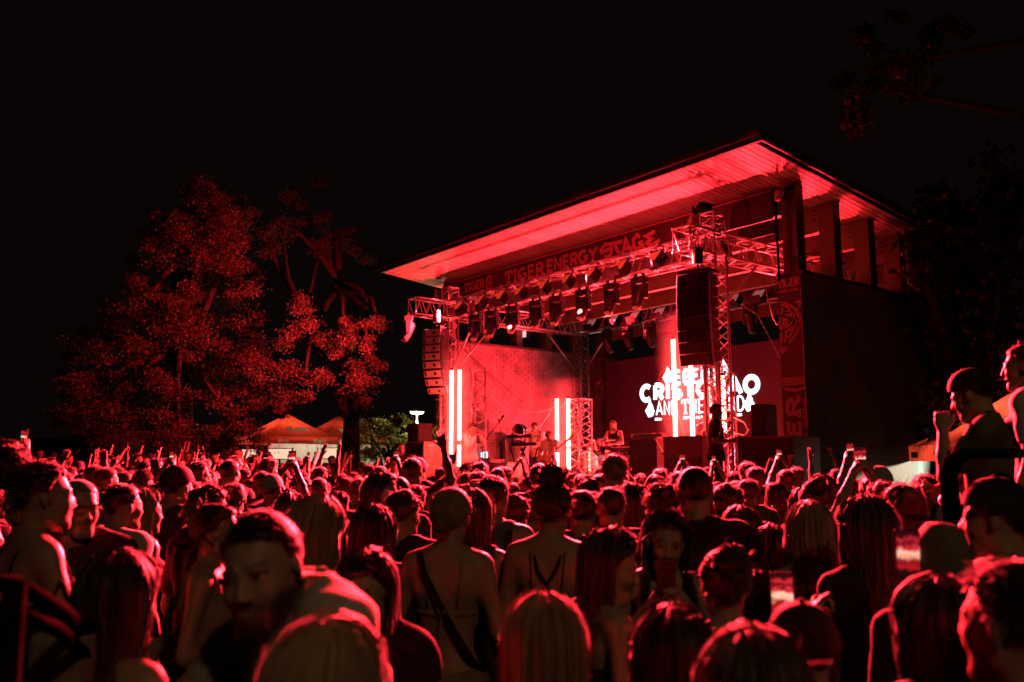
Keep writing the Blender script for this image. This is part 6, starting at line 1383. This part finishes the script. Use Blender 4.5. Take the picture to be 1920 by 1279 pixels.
person(698, 944, 4.0, 14, 'woman with long black hair in front of the man in a black t-shirt', 'f', (0, 0, 0), 'long', 'black', 'tee', 'dark', length=.34)
person(752, 917, 4.5, 14, 'man in a black t-shirt with short hair left of the bare-backed woman', 'm', (-10, 0, 0), 'short', 'brown', 'tee', 'black')
person(648, 952, 4.6, 40, 'man with short hair lit red, beside the long-haired woman behind the bearded man', 'm', (-8, 0, 0), 'quiff', 'brown', 'tee', 'dark')
person(612, 955, 4.2, 32, 'short brown-haired woman just right of the bearded man\'s companion', 'f', (-5, 0, 0), 'bob', 'brown', 'tee', 'dark', length=.14)
# --- middle
def bagstrap(t, S):
    bar_part('bag_strap', [(-.11, .02, 1.46), (-.115, -.06, 1.472), (-.085, -.118, 1.40), (.0, -.128, 1.25), (.07, -.118, 1.13), (.125, -.1, 1.04), (.165, -.02, .98)], .014, t, M_CLOTH, CLO['black'])
    for k, (a, b) in enumerate((((0, -.125, 1.21), (-.02, -.14, 1.25)), ((0, -.125, 1.21), (.022, -.14, 1.245)), ((0, -.125, 1.21), (-.012, -.13, 1.12)))): bar_part('tie_ribbon', [a, np.add(a, b) / 2 + [0, -.008, .01], b], .004, t, M_CLOTH, CLO['pink'])
person(842, 914, 3.9, 8, 'bare-backed woman with low blond bun, black bag strap and pale trousers', 'f', (-4, 0, 2), 'lowbun', 'blond', 'band', 'pink', 'bent', 'bent', 0, extra=bagstrap, legc='khaki', wide=.03, vol=1.15, dens=1.3)
person(884, 917, 4.25, 14, 'woman with long straight hair tucked behind the bare-backed woman', 'f', (0, 0, 0), 'long', 'brown', 'tank', 'dark', length=.3)
person(922, 890, 5.0, 12, 'tall man in a tank top with a backpack strap before the singer', 'm', (-8, 0, 0), 'short', 'dark brown', 'tank', 'grey', extra=lambda t, S: [bar_part('backpack_strap', [(q * .11, -.13, 1.2), (q * .115, -.1, 1.42), (q * .11, -.02, 1.48), (q * .1, .1, 1.38)], .02, t, M_CLOTH, CLO['black']) for q in (-1, 1)])
person(968, 930, 5.6, 8, 'short-haired woman between the tank-top man and the woman with messy updo', 'f', (0, 0, 0), 'bun', 'dark brown', 'tank', 'dark')
def xstraps(t, S):
    for q in (-1, 1): bar_part('cross_strap', [(q * .085, .06, 1.44), (q * .08, -.04, 1.475), (q * .04, -.115, 1.36), (-q * .03, -.125, 1.25)], .009, t, M_CLOTH, CLO['black'])
person(1030, 902, 4.1, 10, 'woman with a messy high bun and black cross straps on bare shoulders', 'f', (-8, 2, 4), 'topbun', 'brown', 'band', 'black', 'down', 'bent', 0, extra=xstraps, vol=1.3, dens=1.4)
person(1090, 918, 5.0, 6, 'man with neat short hair right of the woman with the messy bun', 'm', (0, 0, 0), 'short', 'dark brown', 'tee', 'dark')
person(1146, 911, 5.1, 4, 'man with a cropped fade and bare neck in the middle of the crowd', 'm', (3, 0, 0), 'fade', 'brown', 'tank', 'black', vol=1.1)
def shades(t, S):
    T = lambda p: S['piv'] + S['HR'] @ (S['hc'] + np.array(p, float) - S['piv'])
    for q in (-1, 1): link_mesh('sunglass_lens', MB().lathe([(.026, -.003), (.026, .003)], T((q * .034, .055, .118)), 14, S['HR'] @ rot('X', -50)).mesh('lens'), t, M_CHROME)
person(1122, 988, 3.2, 66, 'woman in profile with long dark hair and sunglasses on her head', 'f', (-34, -12, -4), 'long', 'dark brown', 'cami', 'black', 'bent', 'bent', 0, length=.42, extra=shades, dens=1.4, fine=.0092, vol=1.2)
T18 = person(1237, 953, 3.75, 183, 'woman facing the camera and photographing with a phone held in both hands', 'f', (4, -6, -6), 'long', 'dark brown', 'cami', 'black', A((-.22, .14, 1.2), (-.055, .27, 1.40), 'grip', (.9, -.2, 0)), A((.22, .14, 1.2), (.06, .27, 1.40), 'grip', (-.9, -.2, 0)), 0, length=.34, smile=True, dens=1.2, fine=.0092, wave=.006)
pc = world_pt(T18, (0.02, .33, 1.50)); phone_obj(pc, pc * 0 + np.array([0, 1, 0.15]), (0, 0, 1), 'phone held up in both hands by the woman facing the camera')
person(1303, 871, 4.3, 2, 'tall broad man in a black t-shirt with cropped hair in the centre right', 'm', (0, 0, 0), 'buzz', 'dark brown', 'tee', 'black', vol=1.6)
person(1241, 903, 5.1, 2, 'man with round frizzy hair left of the tall man in black', 'm', (0, 0, 0), 'curly', 'brown', 'tee', 'dark', vol=1.0)
person(1363, 903, 5.4, -2, 'man with short frizzy hair right of the tall man in black', 'm', (0, 0, 0), 'curly', 'red', 'tee', 'dark', vol=.75)
person(1392, 948, 4.5, -4, 'woman with long wavy reddish hair behind the tall man in black', 'f', (0, 0, 0), 'long', 'red', 'tank', 'dark', length=.4, wave=.008)
person(1446, 985, 4.2, -2, 'woman with bushy long dark hair left of the blond bob', 'f', (0, 0, 0), 'longcurly', 'black', 'tee', 'black', length=.3, wave=.02, vol=1.5)
person(1520, 943, 3.9, -4, 'woman with a bright blond bob and open back', 'f', (0, 0, 0), 'bob', 'light blond', 'cami', 'dark', length=.2, dens=1.4, vol=1.2)
person(1627, 928, 3.35, -8, 'woman with very long brown hair and a black top right of the blond bob', 'f', (0, 0, 0), 'long', 'brown', 'tee', 'black', length=.42, dens=1.4, wave=.006)
person(1696, 908, 4.3, -14, 'man with spiky short hair glowing red by the railing', 'm', (6, 0, 0), 'short', 'brown', 'tee', 'dark', vol=1.4)
person(1762, 978, 2.75, -6, 'person in an olive bucket cap behind the raised phone on the right', 'm', (0, 4, 0), 'fade', 'dark brown', 'tee', 'black', cap='beanie', capc='olive')
def la_logo(t, S):
    T = lambda x, y, d: S['piv'] + S['HR'] @ (S['hc'] + np.array([.03 + x, -.012 - math.sqrt(max(1e-4, 1 - ((.03 + x) / .1) ** 2 - ((.035 + y) / .112) ** 2)) * .121 - d, .07 + y]) - S['piv']); m = MB()
    strip(m, [(-.012, .02), (-.016, -.012), (.004, -.012)], .005, T, 0); strip(m, [(-.002, -.02), (.008, .012), (.016, -.02)], .005, T, .0015); strip(m, [(.0, -.008), (.014, -.008)], .004, T, .0025); link_mesh('cap_logo', m.mesh('logo'), t, M_PRINTPALE)
person(1872, 884, 3.15, -46, 'young man in profile with a dark backward cap and beige t-shirt at the right', 'm', (10, 0, 0), 'curly', 'dark brown', 'tee', 'white', cap='cap', capc='navy', capback=True, extra=la_logo, vol=.8)
person(1815, 925, 4.6, -30, 'person under the dark umbrella-like hat behind the railing', 'm', (0, 0, 0), 'short', 'black', 'tee', 'black', cap='bucket', capc='dark')
# --- bottom row, close to the camera
person(218, 1034, 2.35, 20, 'woman with long dark curly hair blurred in the lower left', 'f', (-10, 0, 0), 'longcurly', 'dark brown', 'cami', 'dark', length=.4, wave=.022, vol=1.3, dens=1.3)
def hairband(t, S):
    T = lambda p: S['piv'] + S['HR'] @ (S['hc'] + np.array(p, float) - S['piv']); bar_part('hair_band', [T((.096 * math.sin(a), .03, .035 + .108 * math.cos(a))) for a in np.linspace(-1.6, 1.6, 17)], .006, t, M_CLOTH, CLO['black'])
person(588, 1156, 1.6, 24, 'blond woman with a hair band in the foreground before the bearded man', 'f', (-8, 0, 8), 'long', 'light blond', 'tee', 'dark', length=.5, dens=1.6, extra=hairband, vol=1.2)
person(1020, 1116, 2.05, 4, 'woman with straight dark blond hair in the lower centre foreground', 'f', (0, 0, 0), 'long', 'blond', 'tee', 'black', length=.5, dens=1.6, vol=1.2)
person(1264, 1138, 2.0, 2, 'dark-haired woman low in the foreground below the woman with the phone', 'f', (0, 0, 0), 'long', 'dark brown', 'tee', 'dark', length=.4, dens=1.3)
person(1358, 1031, 2.9, -4, 'woman with a messy knotted bun and one-shoulder top right of centre', 'f', (-6, 4, 0), 'bun', 'brown', 'cami', 'black', vol=1.35, dens=1.5)
person(1418, 1186, 1.6, -4, 'dark-haired head closest to the camera at the bottom right of centre', 'f', (0, 0, 0), 'long', 'brown', 'tee', 'dark', length=.45, dens=1.5, vol=1.2)
T28 = person(1508, 1128, 2.25, -8, 'person in a dark cap holding up a phone below the blond bob', 'm', (8, 0, 0), 'short', 'black', 'tee', 'black', A((-.24, .24, 1.34), (-.13, .48, 1.50), 'grip', (.9, -.3, 0)), 'down', cap='cap', capc='black')
pc = pY(1467, 1118, 2.85); phone_obj(pc, -pc + np.array([0, 0, 1.9]) + np.array([.2, 0, 0]), (0, 0, 1), 'small lit phone showing the bright stage below the blond bob', screen_mat('phone_picture_two', 3.3, 1.2))
T35 = person(1765, 1083, 2.05, -10, 'woman with dark hair in a checked jacket holding up a phone at the lower right', 'f', (0, 0, 0), 'long', 'dark brown', 'jacket', 'dark', A((-.26, .22, 1.4), (-.08, .5, 1.56), 'grip', (.95, 0, 0)), 'down', 0, length=.35, dens=1.3)
pc = pY(1703, 1040, 2.75); phone_obj(pc, -pc + np.array([0, 0, 1.9]) + np.array([.35, 0, 0]), (.02, 0, 1), 'large lit phone recording the stage at the lower right', screen_mat('phone_picture_one', 1.2, 1.0))
person(1915, 1046, 1.7, -24, 'dark-haired person closest to the camera at the lower right edge', 'm', (6, 0, 0), 'short', 'black', 'tee', 'black', vol=.8, dens=2.2)
# --- on the viewing platform
person(1838, 678, 3.75, -62, 'boy in a dark backward cap resting his chin on his fist above the railing', 'm', (-16, -16, 0), 'curly', 'dark brown', 'tee', 'olive', A((-.12, .2, 1.17), (-.035, .2, 1.42), 'grip', (.8, 0, .2)), A((.2, .16, 1.12), (.02, .26, 1.1)), 0, cap='cap', capc='black', capback=True, base=.86, vol=.6, fine=.0092)
person(1926, 644, 4.3, -40, 'woman with hair tied back in a white top behind the boy on the platform', 'f', (16, 0, 0), 'bun', 'brown', 'tee', 'white', base=.86, fine=.0092)
print('heroes', round(time.time() - T0, 1))
# ================================================================== the band and the crew
def on_stage(x, ytop, v, floor, face, label, height=None, **k):
    u, z = pv(x, ytop, v); p = W(u, v, floor); h = height or (z - floor)
    return person(0, 0, 0, face, label, xyz=p, height=h, group='band and crew on the stage', fine=.016, dens=.5, **k)
SING = on_stage(882, 796, -.55, 1.004, 128, 'singer in a pale patterned jacket holding a microphone to his mouth', 1.8, sex='m', head=(0, -8, 0), hair='curly', hc='dark brown', top='jacket', tc='white', armL=A((-.24, .2, 1.3), (-.04, .2, 1.49), 'grip', (.8, 0, 0)), armR=A((.25, .16, 1.22), (.06, .2, 1.44), 'grip', (-.8, 0, 0)), legc='black', skin=3, wide=.03)
p = world_pt(SING, (0, .19, 1.55)); mc = thing('hand_microphone', p, 'hand microphone at the singer\'s mouth', 'microphone'); MB().tube([p - [0, 0, .14], p - [0, 0, .02], p + [0, 0, .02], p + [0, 0, .05]], .02, 10, rad=[.012, .017, .026, .014]).part('handle', M_STEEL, mc, smooth=True); MB().lathe([(.02, .02), (.028, .045), (.014, .068)], p, 12).part('grille', M_CHROME, mc, smooth=True)
on_stage(1004, 784, 1.75, 1.15, 215, 'keyboard player in a white t-shirt looking down at the keys', 1.78, sex='m', head=(14, -24, 0), hair='short', hc='brown', top='tee', tc='white', armL=A((-.26, .12, 1.12), (-.22, .34, 1.1)), armR=A((.26, .12, 1.12), (.2, .34, 1.1)))
BASS = on_stage(1030, 808, .75, 1.004, 214, 'bass player in a pale t-shirt bending over his instrument', 1.64, sex='m', head=(30, -22, 0), hair='quiff', hc='blond', top='tee', tc='white', armL=A((-.3, .1, 1.2), (-.36, .34, 1.22), 'grip'), armR=A((.3, .0, 1.14), (.1, .2, 1.0), 'relaxed'), legc='dark')
bp = world_pt(BASS, (.06, .2, .98)); ax_ = world_pt(BASS, (-.42, .3, 1.26)) - bp; ax_ /= np.linalg.norm(ax_); fr_ = np.cross(ax_, [0, 0, 1.]); fr_ /= np.linalg.norm(fr_); fr_ = fr_ if fr_ @ np.array([0, -1., 0]) > 0 else -fr_; up_ = np.cross(-fr_, ax_)
guitar(bp, np.array([ax_, -fr_, up_]).T, 'bass guitar slung across the bass player', M_GBODY)
on_stage(966, 812, 1.9, 1.004, 200, 'dark-haired musician half hidden left of the keyboards', 1.7, sex='m', head=(0, -10, 0), hair='short', hc='black', top='tee', tc='white')
DR = on_stage(1151, 801, 2.95, 1.2, 222, 'drummer in a black sleeveless top behind the drum kit', 1.74, sex='m', head=(0, -6, 0), hair='buzz', hc='brown', top='tank', tc='black', armL=A((-.3, .08, 1.16), (-.16, .36, 1.12), 'grip'), armR=A((.32, .08, 1.16), (.2, .36, 1.2), 'grip'), sit=False)
for q in (-1, 1):
    a = world_pt(DR, (q * .16, .38, 1.14)); b = world_pt(DR, (q * .05, .72, 1.04)); ds = thing('drum_stick', a, ('left' if q < 0 else 'right') + ' drum stick of the drummer', 'drum stick'); MB().tube([a, b], .008, 6, rad=[.008, .005]).part('shaft', MATS['maple_neck'], ds); MB().lathe([(.004, -.01), (.009, 0), (.004, .012)], b, 8).part('tip', MATS['maple_neck'], ds)
on_stage(1342, 795, -.85, 1.004, 100, 'crew member in black with folded arms before the right tubes', 1.86, sex='m', head=(-40, 0, 0), hair='short', hc='dark brown', top='tee', tc='black', armL='bent', armR='bent', legc='black')
TE = on_stage(1368, 402, .1, 5.5, -60, 'technician in black leaning over the top of the right truss tower', 1.45, sex='m', head=(0, -30, 0), hair=None, hc='black', top='tee', tc='black', armL=A((-.2, .3, 1.3), (-.15, .5, 1.15)), armR=A((.22, .3, 1.25), (.1, .5, 1.1)), legc='khaki', cap='cap', capc='black')
TE[0].rotation_euler = (math.radians(-24), 0, TE[0].rotation_euler[2])
u_, z_ = pv(752, 815, -1.9)
on_stage(752, 815, -1.7, 0.6, 160, 'crew member in a black t-shirt standing left of the subwoofers', 1.75, sex='m', head=(20, 0, 0), hair='fade', hc='brown', top='tee', tc='black')
on_stage(737, 845, -2.6, 0.25, 120, 'shirtless-looking person in a pale top climbing at the left stage corner', 1.75, sex='m', head=(-10, 0, 0), hair='short', hc='brown', top='tank', tc='beige')

# ================================================================== the crowd
def template(sex, armL, armR, top, head=(0, 0, 0)):
    S = skeleton(sex, armL, armR, head); V, Q = body_mesh(S, .0145); bm = np_mesh('body', V, Q, True); a = bm.color_attributes.new('paint', 'FLOAT_COLOR', 'POINT'); a.data.foreach_set('color', paint_face(V, S).ravel()); bm.materials.append(M_SKIN)
    V, Q = cloth_mesh(top, S, .026, 3); cm = np_mesh('top', V, Q, True); cm.materials.append(M_CLOTH)
    V, Q = trousers_mesh(S, 2, 0, fine=.04); tm = np_mesh('trousers', V, Q, True); tm.materials.append(M_CLOTH)
    return dict(S=S, body=bm, top=cm, legs=tm, sex=sex, kind=top)
TPL = {'stand': [template('m', 'down', 'down', 'tee'), template('f', 'down', 'bent', 'tank'), template('f', 'down', 'down', 'tee'), template('f', 'bent', 'down', 'tee'), template('m', 'down', 'bent', 'shirt'), template('m', 'bent', 'down', 'tank')],
       'arm raised': [template('m', 'down', A((.3, .12, 1.56), (.2, .2, 1.83), 'open'), 'tee'), template('f', 'up', 'down', 'tank'), template('m', A((-.3, .12, 1.52), (-.26, .2, 1.8), 'point'), 'down', 'tee'), template('f', 'down', A((.26, .12, 1.62), (.12, .2, 1.9), 'open'), 'tee')],
       'arms raised': [template('f', A((-.3, .1, 1.6), (-.16, .16, 1.86), 'open'), 'up', 'tank'), template('m', 'up', 'up', 'tee')],
       'filming by phone': [template('m', 'phonehigh', 'phonehigh', 'tee'), template('f', 'phone', 'phone', 'tank')]}
S0 = skeleton('m')
def hair_tpl(st, **k):
    V, Q = hair_mesh(st, S0, np.random.default_rng(len(st) * 7 + int(k.get('length', 0) * 100)), dens=k.pop('d', .75), **k); me = np_mesh('hair', V, Q, True); me.materials.append(M_HAIR); return me
HT = {'short': hair_tpl('short'), 'cropped': hair_tpl('fade', vol=1.1), 'curly': hair_tpl('curly', vol=.9), 'long': hair_tpl('long', length=.32), 'very long': hair_tpl('long', length=.42, wave=.006), 'bob-cut': hair_tpl('bob', length=.15), 'tied-up': hair_tpl('bun'), 'pony-tailed': hair_tpl('pony', length=.25), 'swept-up': hair_tpl('quiff'), 'shaved': hair_tpl('buzz')}
Vc, Qc = cap_hat(S0, 'cap'); CAPM = np_mesh('cap', Vc, Qc, True); CAPM.materials.append(M_CAPC); Vc, Qc = cap_hat(S0, 'cap', True); CAPB = np_mesh('cap', Vc, Qc, True); CAPB.materials.append(M_CAPC); Vc, Qc = cap_hat(S0, 'bucket'); HATM = np_mesh('hat', Vc, Qc, True); HATM.materials.append(M_CAPC)
UND = hair_tpl('short', vol=.35, under=True)
STG = W(-6.0, .5, 0)
rc = np.random.default_rng(21); pts = []
def allowed(x, y):
    q = np.array([x, y, 0]) - ORG; u, v = q @ UX, q @ VX
    if y < 4.7: return False
    if -12.6 < u < .6 and v > -2.25: return False
    if u >= .6 and v > 1.0: return False
    if x > 2.3 and y < 6.3 and x / y > .42: return False          # viewing platform
    if x > 4.6 and y > 9.6: return False                          # tent
    if u <= -12.6 and v > 1.6: return False
    return y < 25.5 and x > -15.5
cells = {}
def try_pt(x, y, r):
    if not allowed(x, y): return
    for (hx, hy, hr) in HERO_XY:
        if (x - hx) ** 2 + (y - hy) ** 2 < (r + .05) ** 2: return
    i, j = int(x // 1), int(y // 1)
    for a in range(i - 1, i + 2):
        for b in range(j - 1, j + 2):
            for (px, py) in cells.get((a, b), ()):
                if (px - x) ** 2 + (py - y) ** 2 < r * r: return
    px_, _ = proj((x, y, 1.7))
    if not -60 < px_ < 1980: return
    cells.setdefault((i, j), []).append((x, y)); pts.append((x, y))
for _ in range(26000):
    y = 4.7 + 21 * rc.uniform() ; x = rc.uniform(-.68, .68) * y; try_pt(x, y, .46 + .012 * y)
pts.sort(key=lambda p: p[1])
print('crowd', len(pts))
AREA = [(150, 'at far left'), (300, 'below big tree'), (460, 'right of big tree'), (580, 'before nearer tent'), (700, 'before second tent'), (800, 'before left subwoofers'), (905, 'before the singer'), (1010, 'before the keyboards'), (1100, 'before middle tubes'), (1215, 'before drum kit'), (1330, 'before black desk'), (1480, 'before right subwoofers'), (1600, 'before tiger banner'), (2000, 'by right tent')]
def pick(d): k = list(d); w_ = np.array([d[q] for q in k], float); return k[rc.choice(len(k), p=w_ / w_.sum())]
def crowd_person(x, y, idx):
    g = ground_h(x, y); px_, _ = proj((x, y, 1.75)); left = px_ < 860 and y > 10
    pose = pick({'stand': .7 if left else .88, 'arm raised': .17 if left else .045, 'arms raised': .04 if left else .01, 'filming by phone': .09 if left else .06})
    tp = TPL[pose][rc.integers(len(TPL[pose]))]; f = tp['sex'] == 'f'
    hs = pick({'long': 4, 'very long': 2, 'bob-cut': 1.5, 'tied-up': 2, 'pony-tailed': 2} if f else {'short': 4, 'cropped': 3, 'curly': 2, 'swept-up': 2, 'shaved': .7})
    hcol = pick({'black': 3, 'dark brown': 5, 'brown': 3, 'blond': 2 if f else .7, 'light blond': 1.2 if f else .3}); tcol = pick({'black': 7, 'white': 1.6, 'grey': 1.4, 'navy': 1.4, 'beige': .8, 'dark': 4, 'olive': .6, 'red': .5, 'pink': .6 if f else .1})
    H = rc.normal(1.67 if f else 1.79, .075); sc = min(max(H, 1.52), 1.95) / 1.75
    d = STG - np.array([x, y, 0]); ang = math.atan2(d[1], d[0]) - math.pi / 2 + rc.normal() * .22
    if rc.uniform() < .06: ang += rc.uniform(-1.5, 1.5)
    hat = None
    if not f and rc.uniform() < .2: hat = pick({'cap': 3, 'backward cap': 1.5, 'bucket hat': .8})
    row = 'nearest rows' if y < 6.5 else 'near rows' if y < 8.5 else 'middle rows' if y < 11 else 'far rows' if y < 14 else 'farther rows' if y < 18 else 'hindmost rows'
    area = next(a for lim, a in AREA if px_ < lim)
    who = 'woman' if f else 'man'; garment = {'tee': 'tee', 'tank': 'vest', 'shirt': 'shirt'}[tp['kind']]; what = f'{hs} {hcol} hair' if not hat else f'{hat}'
    lab = f'{who}, {what}, {tcol} {garment}' + (f', {pose}' if pose != 'stand' else '') + f', {row} {area}'
    t = bpy.data.objects.new('person', None); COL.objects.link(t); t.location = (x, y, g); t.rotation_euler = (0, 0, ang); t.scale = (sc, sc, sc); t.empty_display_size = .2
    tag(t, lab, 'person', 'people in the crowd')
    def pt(name, me, col): o = bpy.data.objects.new(name, me); COL.objects.link(o); o.parent = t; o.color = (*col, 1); return o
    v = rc.uniform(.8, 1.2)
    pt('body', tp['body'], tuple(np.array(SKINS[rc.integers(4)]) * rc.uniform(.85, 1.15))); pt('top', tp['top'], tuple(np.array(CLO[tcol]) * v)); pt('trousers', tp['legs'], CLO[pick({'denim': 3, 'black': 3, 'khaki': 1, 'dark': 2})])
    pt('hair', UND if hat in ('cap', 'backward cap', 'bucket hat') else HT[hs], tuple(np.array(HAIRC[hcol]) * rc.uniform(.8, 1.3)))
    if hat: pt('cap' if 'cap' in hat else 'hat', {'cap': CAPM, 'backward cap': CAPB, 'bucket hat': HATM}[hat], CLO[pick({'black': 3, 'beige': 1, 'navy': 1, 'white': 1, 'red': .6})])
    if pose == 'filming by phone':
        S = tp['S']; c = (S['L'][2] + S['R'][2]) / 2 + np.array([0, .03, .09]); o = thing('phone', (0, 0, 0), 'phone', 'phone', 'phones held up')
        ca, sa = math.cos(ang), math.sin(ang); c = c * sc; o.location = (x + ca * c[0] - sa * c[1], y + sa * c[0] + ca * c[1], g + c[2]); o.rotation_euler = (0, 0, ang)
        for nm, me, mt in (('case', PH_CASE, M_PLASTIC), ('screen', PH_SCR[rc.integers(3)], None)):
            q = bpy.data.objects.new(nm, me); COL.objects.link(q); q.parent = o
        o['label'] = f'phone held up by {who} with {what}, {row} {area}'
PH_CASE = MB().box((0, 0, 0), (.15 if False else .076, .009, .155)).mesh('phone_case'); PH_CASE.materials.append(M_PLASTIC)
PH_SCR = []
for k in range(3): me = MB().box((0, -.0055, 0), (.068, .0014, .144)).mesh('phone_screen'); me.materials.append(screen_mat(f'phone_picture_crowd_{k}', 5.7 + k * 2.3, 1.1)); PH_SCR.append(me)
NIND = 330 - len(HERO_XY)
for i, (x, y) in enumerate(pts[:NIND]): crowd_person(x, y, i)
# those beyond the nearest three hundred: one mass of far people
rest = pts[NIND:]
def lowres(sex, armL, armR, top, longhair):
    S = skeleton(sex, armL, armR); fd = Field(axis([(-.5, .5, .034)]), axis([(-.3, .5, .034)]), axis([(.5, 1.45, .05), (1.45, 2.3, .026)])); torso_prims(fd, S, sex, .012); arm_prims(fd, S, .004); head_prims(fd, S, sex); fd.ell(S['hc'] + [0, -.02, .05], (.09, .108, .095), .02)
    if longhair: fd.cap(S['hc'] + [0, -.07, 0], (0, -.13, 1.3), .09, .08, .03)
    leg_prims(fd, S, .01); V, Q = fd.mesh(); return V, Q
LR = [lowres('m', 'down', 'down', 0, 0), lowres('f', 'down', 'down', 0, 1), lowres('m', 'down', 'high', 0, 0), lowres('f', 'up', 'high', 0, 1), lowres('m', 'bent', 'down', 0, 0), lowres('f', 'down', 'bent', 0, 0)]
AV, AQ, AC = [], [], []; nv = 0
for (x, y) in rest:
    k = rc.choice(6, p=[.3, .26, .05, .03, .18, .18]); V, Q = LR[k]; sc = rc.normal(1.0, .035); d = STG - np.array([x, y, 0]); a = math.atan2(d[1], d[0]) - math.pi / 2 + rc.normal() * .25; c, s = math.cos(a), math.sin(a)
    C = np.ones((len(V), 4), np.float32); sk = np.array(SKINS[rc.integers(4)]); hr = np.array(HAIRC[pick({'black': 3, 'dark brown': 4, 'brown': 3, 'blond': 1.5})]); tc_ = np.array(CLO[pick({'black': 4, 'white': 3, 'grey': 2, 'beige': 1, 'dark': 3})])
    C[:, :3] = sk; to = (V[:, 2] < 1.45) & (np.abs(V[:, 0]) < .27) & ~((V[:, 2] < 1.2) & (np.abs(V[:, 0]) > .2)); C[to, :3] = tc_; hh_ = (V[:, 2] > 1.56) & (np.abs(V[:, 0]) < .13) & ((V[:, 1] < .0) | (V[:, 2] > 1.69)); hh_ |= (V[:, 1] < -.11) & (V[:, 2] > 1.28) & (np.abs(V[:, 0]) < .1) & (k in (1, 3)); C[hh_, :3] = hr; C[V[:, 2] < .95, :3] = (.04, .045, .06)
    P = V * sc; AV.append(np.stack([x + c * P[:, 0] - s * P[:, 1], y + s * P[:, 0] + c * P[:, 1], ground_h(x, y) + P[:, 2]], 1)); AQ.append(Q + nv); AC.append(C); nv += len(V)
if rest:
    fm = bpy.data.materials.new('far_crowd_surface'); fm.use_nodes = True; n_ = fm.node_tree.nodes; at_ = n_.new('ShaderNodeAttribute'); at_.attribute_name = 'paint'; fm.node_tree.links.new(at_.outputs['Color'], n_['Principled BSDF'].inputs['Base Color']); n_['Principled BSDF'].inputs['Roughness'].default_value = .7
    o = attach('far_crowd', np.concatenate(AV), np.concatenate(AQ), None, fm, (1, 1, 1), np.concatenate(AC)); tag(o, 'mass of far concert-goers at the back left of the crowd', 'crowd', kind='stuff')
print('people', round(time.time() - T0, 1), len(rest))

# things that would share a label are told apart by their order from left to right
same = {}
for o in list(COL.objects):
    if o.parent is None and o.get('label') and o.get('category') in ('person', 'phone'): same.setdefault(o['label'], []).append(o)
for lb, os_ in same.items():
    if len(os_) < 2: continue
    os_.sort(key=lambda o: proj(np.array(o.location) + [0, 0, 1.5])[0])
    nm = {2: ['left-hand', 'right-hand'], 3: ['leftmost', 'middle', 'rightmost']}.get(len(os_))
    for o, q in zip(os_, nm or ['leftmost', 'second', 'third', 'rightmost']): o['label'] = q + ' ' + lb
# ================================================================== volumes added to imitate lens bloom round the LED tubes
def bloom_haze(u, v, z0, z1, R, dens, label):
    m = bpy.data.materials.new('tube_bloom'); m.use_nodes = True; n = m.node_tree.nodes; l = m.node_tree.links; n.remove(n['Principled BSDF'])
    vol = n.new('ShaderNodeVolumePrincipled'); vol.inputs['Color'].default_value = (.95, .95, .95, 1); vol.inputs['Anisotropy'].default_value = .2
    tc = n.new('ShaderNodeTexCoord'); sx = n.new('ShaderNodeSeparateXYZ'); l.new(tc.outputs['Object'], sx.inputs[0])
    def mth(op, a, b=None, c=None):
        k = n.new('ShaderNodeMath'); k.operation = op
        for i, q in enumerate((a, b, c)):
            if q is None: continue
            if isinstance(q, (int, float)): k.inputs[i].default_value = q
            else: l.new(q, k.inputs[i])
        return k.outputs[0]
    r2 = mth('ADD', mth('POWER', sx.outputs[0], 2.0), mth('POWER', sx.outputs[1], 2.0)); f = mth('SUBTRACT', 1.0, mth('DIVIDE', mth('SQRT', r2), R)); f = mth('MAXIMUM', f, 0.0)
    h = mth('SUBTRACT', 1.0, mth('POWER', mth('ABSOLUTE', mth('DIVIDE', mth('SUBTRACT', sx.outputs[2], (z1 - z0) / 2), (z1 - z0) / 2)), 6.0))
    l.new(mth('MULTIPLY', mth('MULTIPLY', mth('POWER', f, 1.6), mth('MAXIMUM', h, 0.0)), dens), vol.inputs['Density']); l.new(vol.outputs[0], n['Material Output'].inputs['Volume'])
    me = MB().lathe([(R, 0), (R, z1 - z0)], (0, 0, 0), 20).mesh('bloom_haze'); o = link_mesh('tube_bloom', me, None, m); o.location = Vector(W(u, v, z0)); tag(o, label, 'bloom_haze', kind='stuff')
for (xs, v, y0, y1, lb) in (((847, 862), -1.38, 690, 895, 'added haze imitating bloom round the left pair of tubes'), ((1044, 1065), 1.3, 742, 888, 'added haze imitating bloom round the middle pair of tubes'), ((1262, 1295), -.12, 628, 826, 'added haze imitating bloom round the two tubes on the desk')):
    ua, z1 = pv(xs[0], y0, v); ub, z0 = pv(xs[1], y1, v); bloom_haze((ua + ub) / 2, v, z0 - .2, z1 + .45, .52, BLOOM_DENS, lb)
print('SCRIPT', round(time.time() - T0, 1))
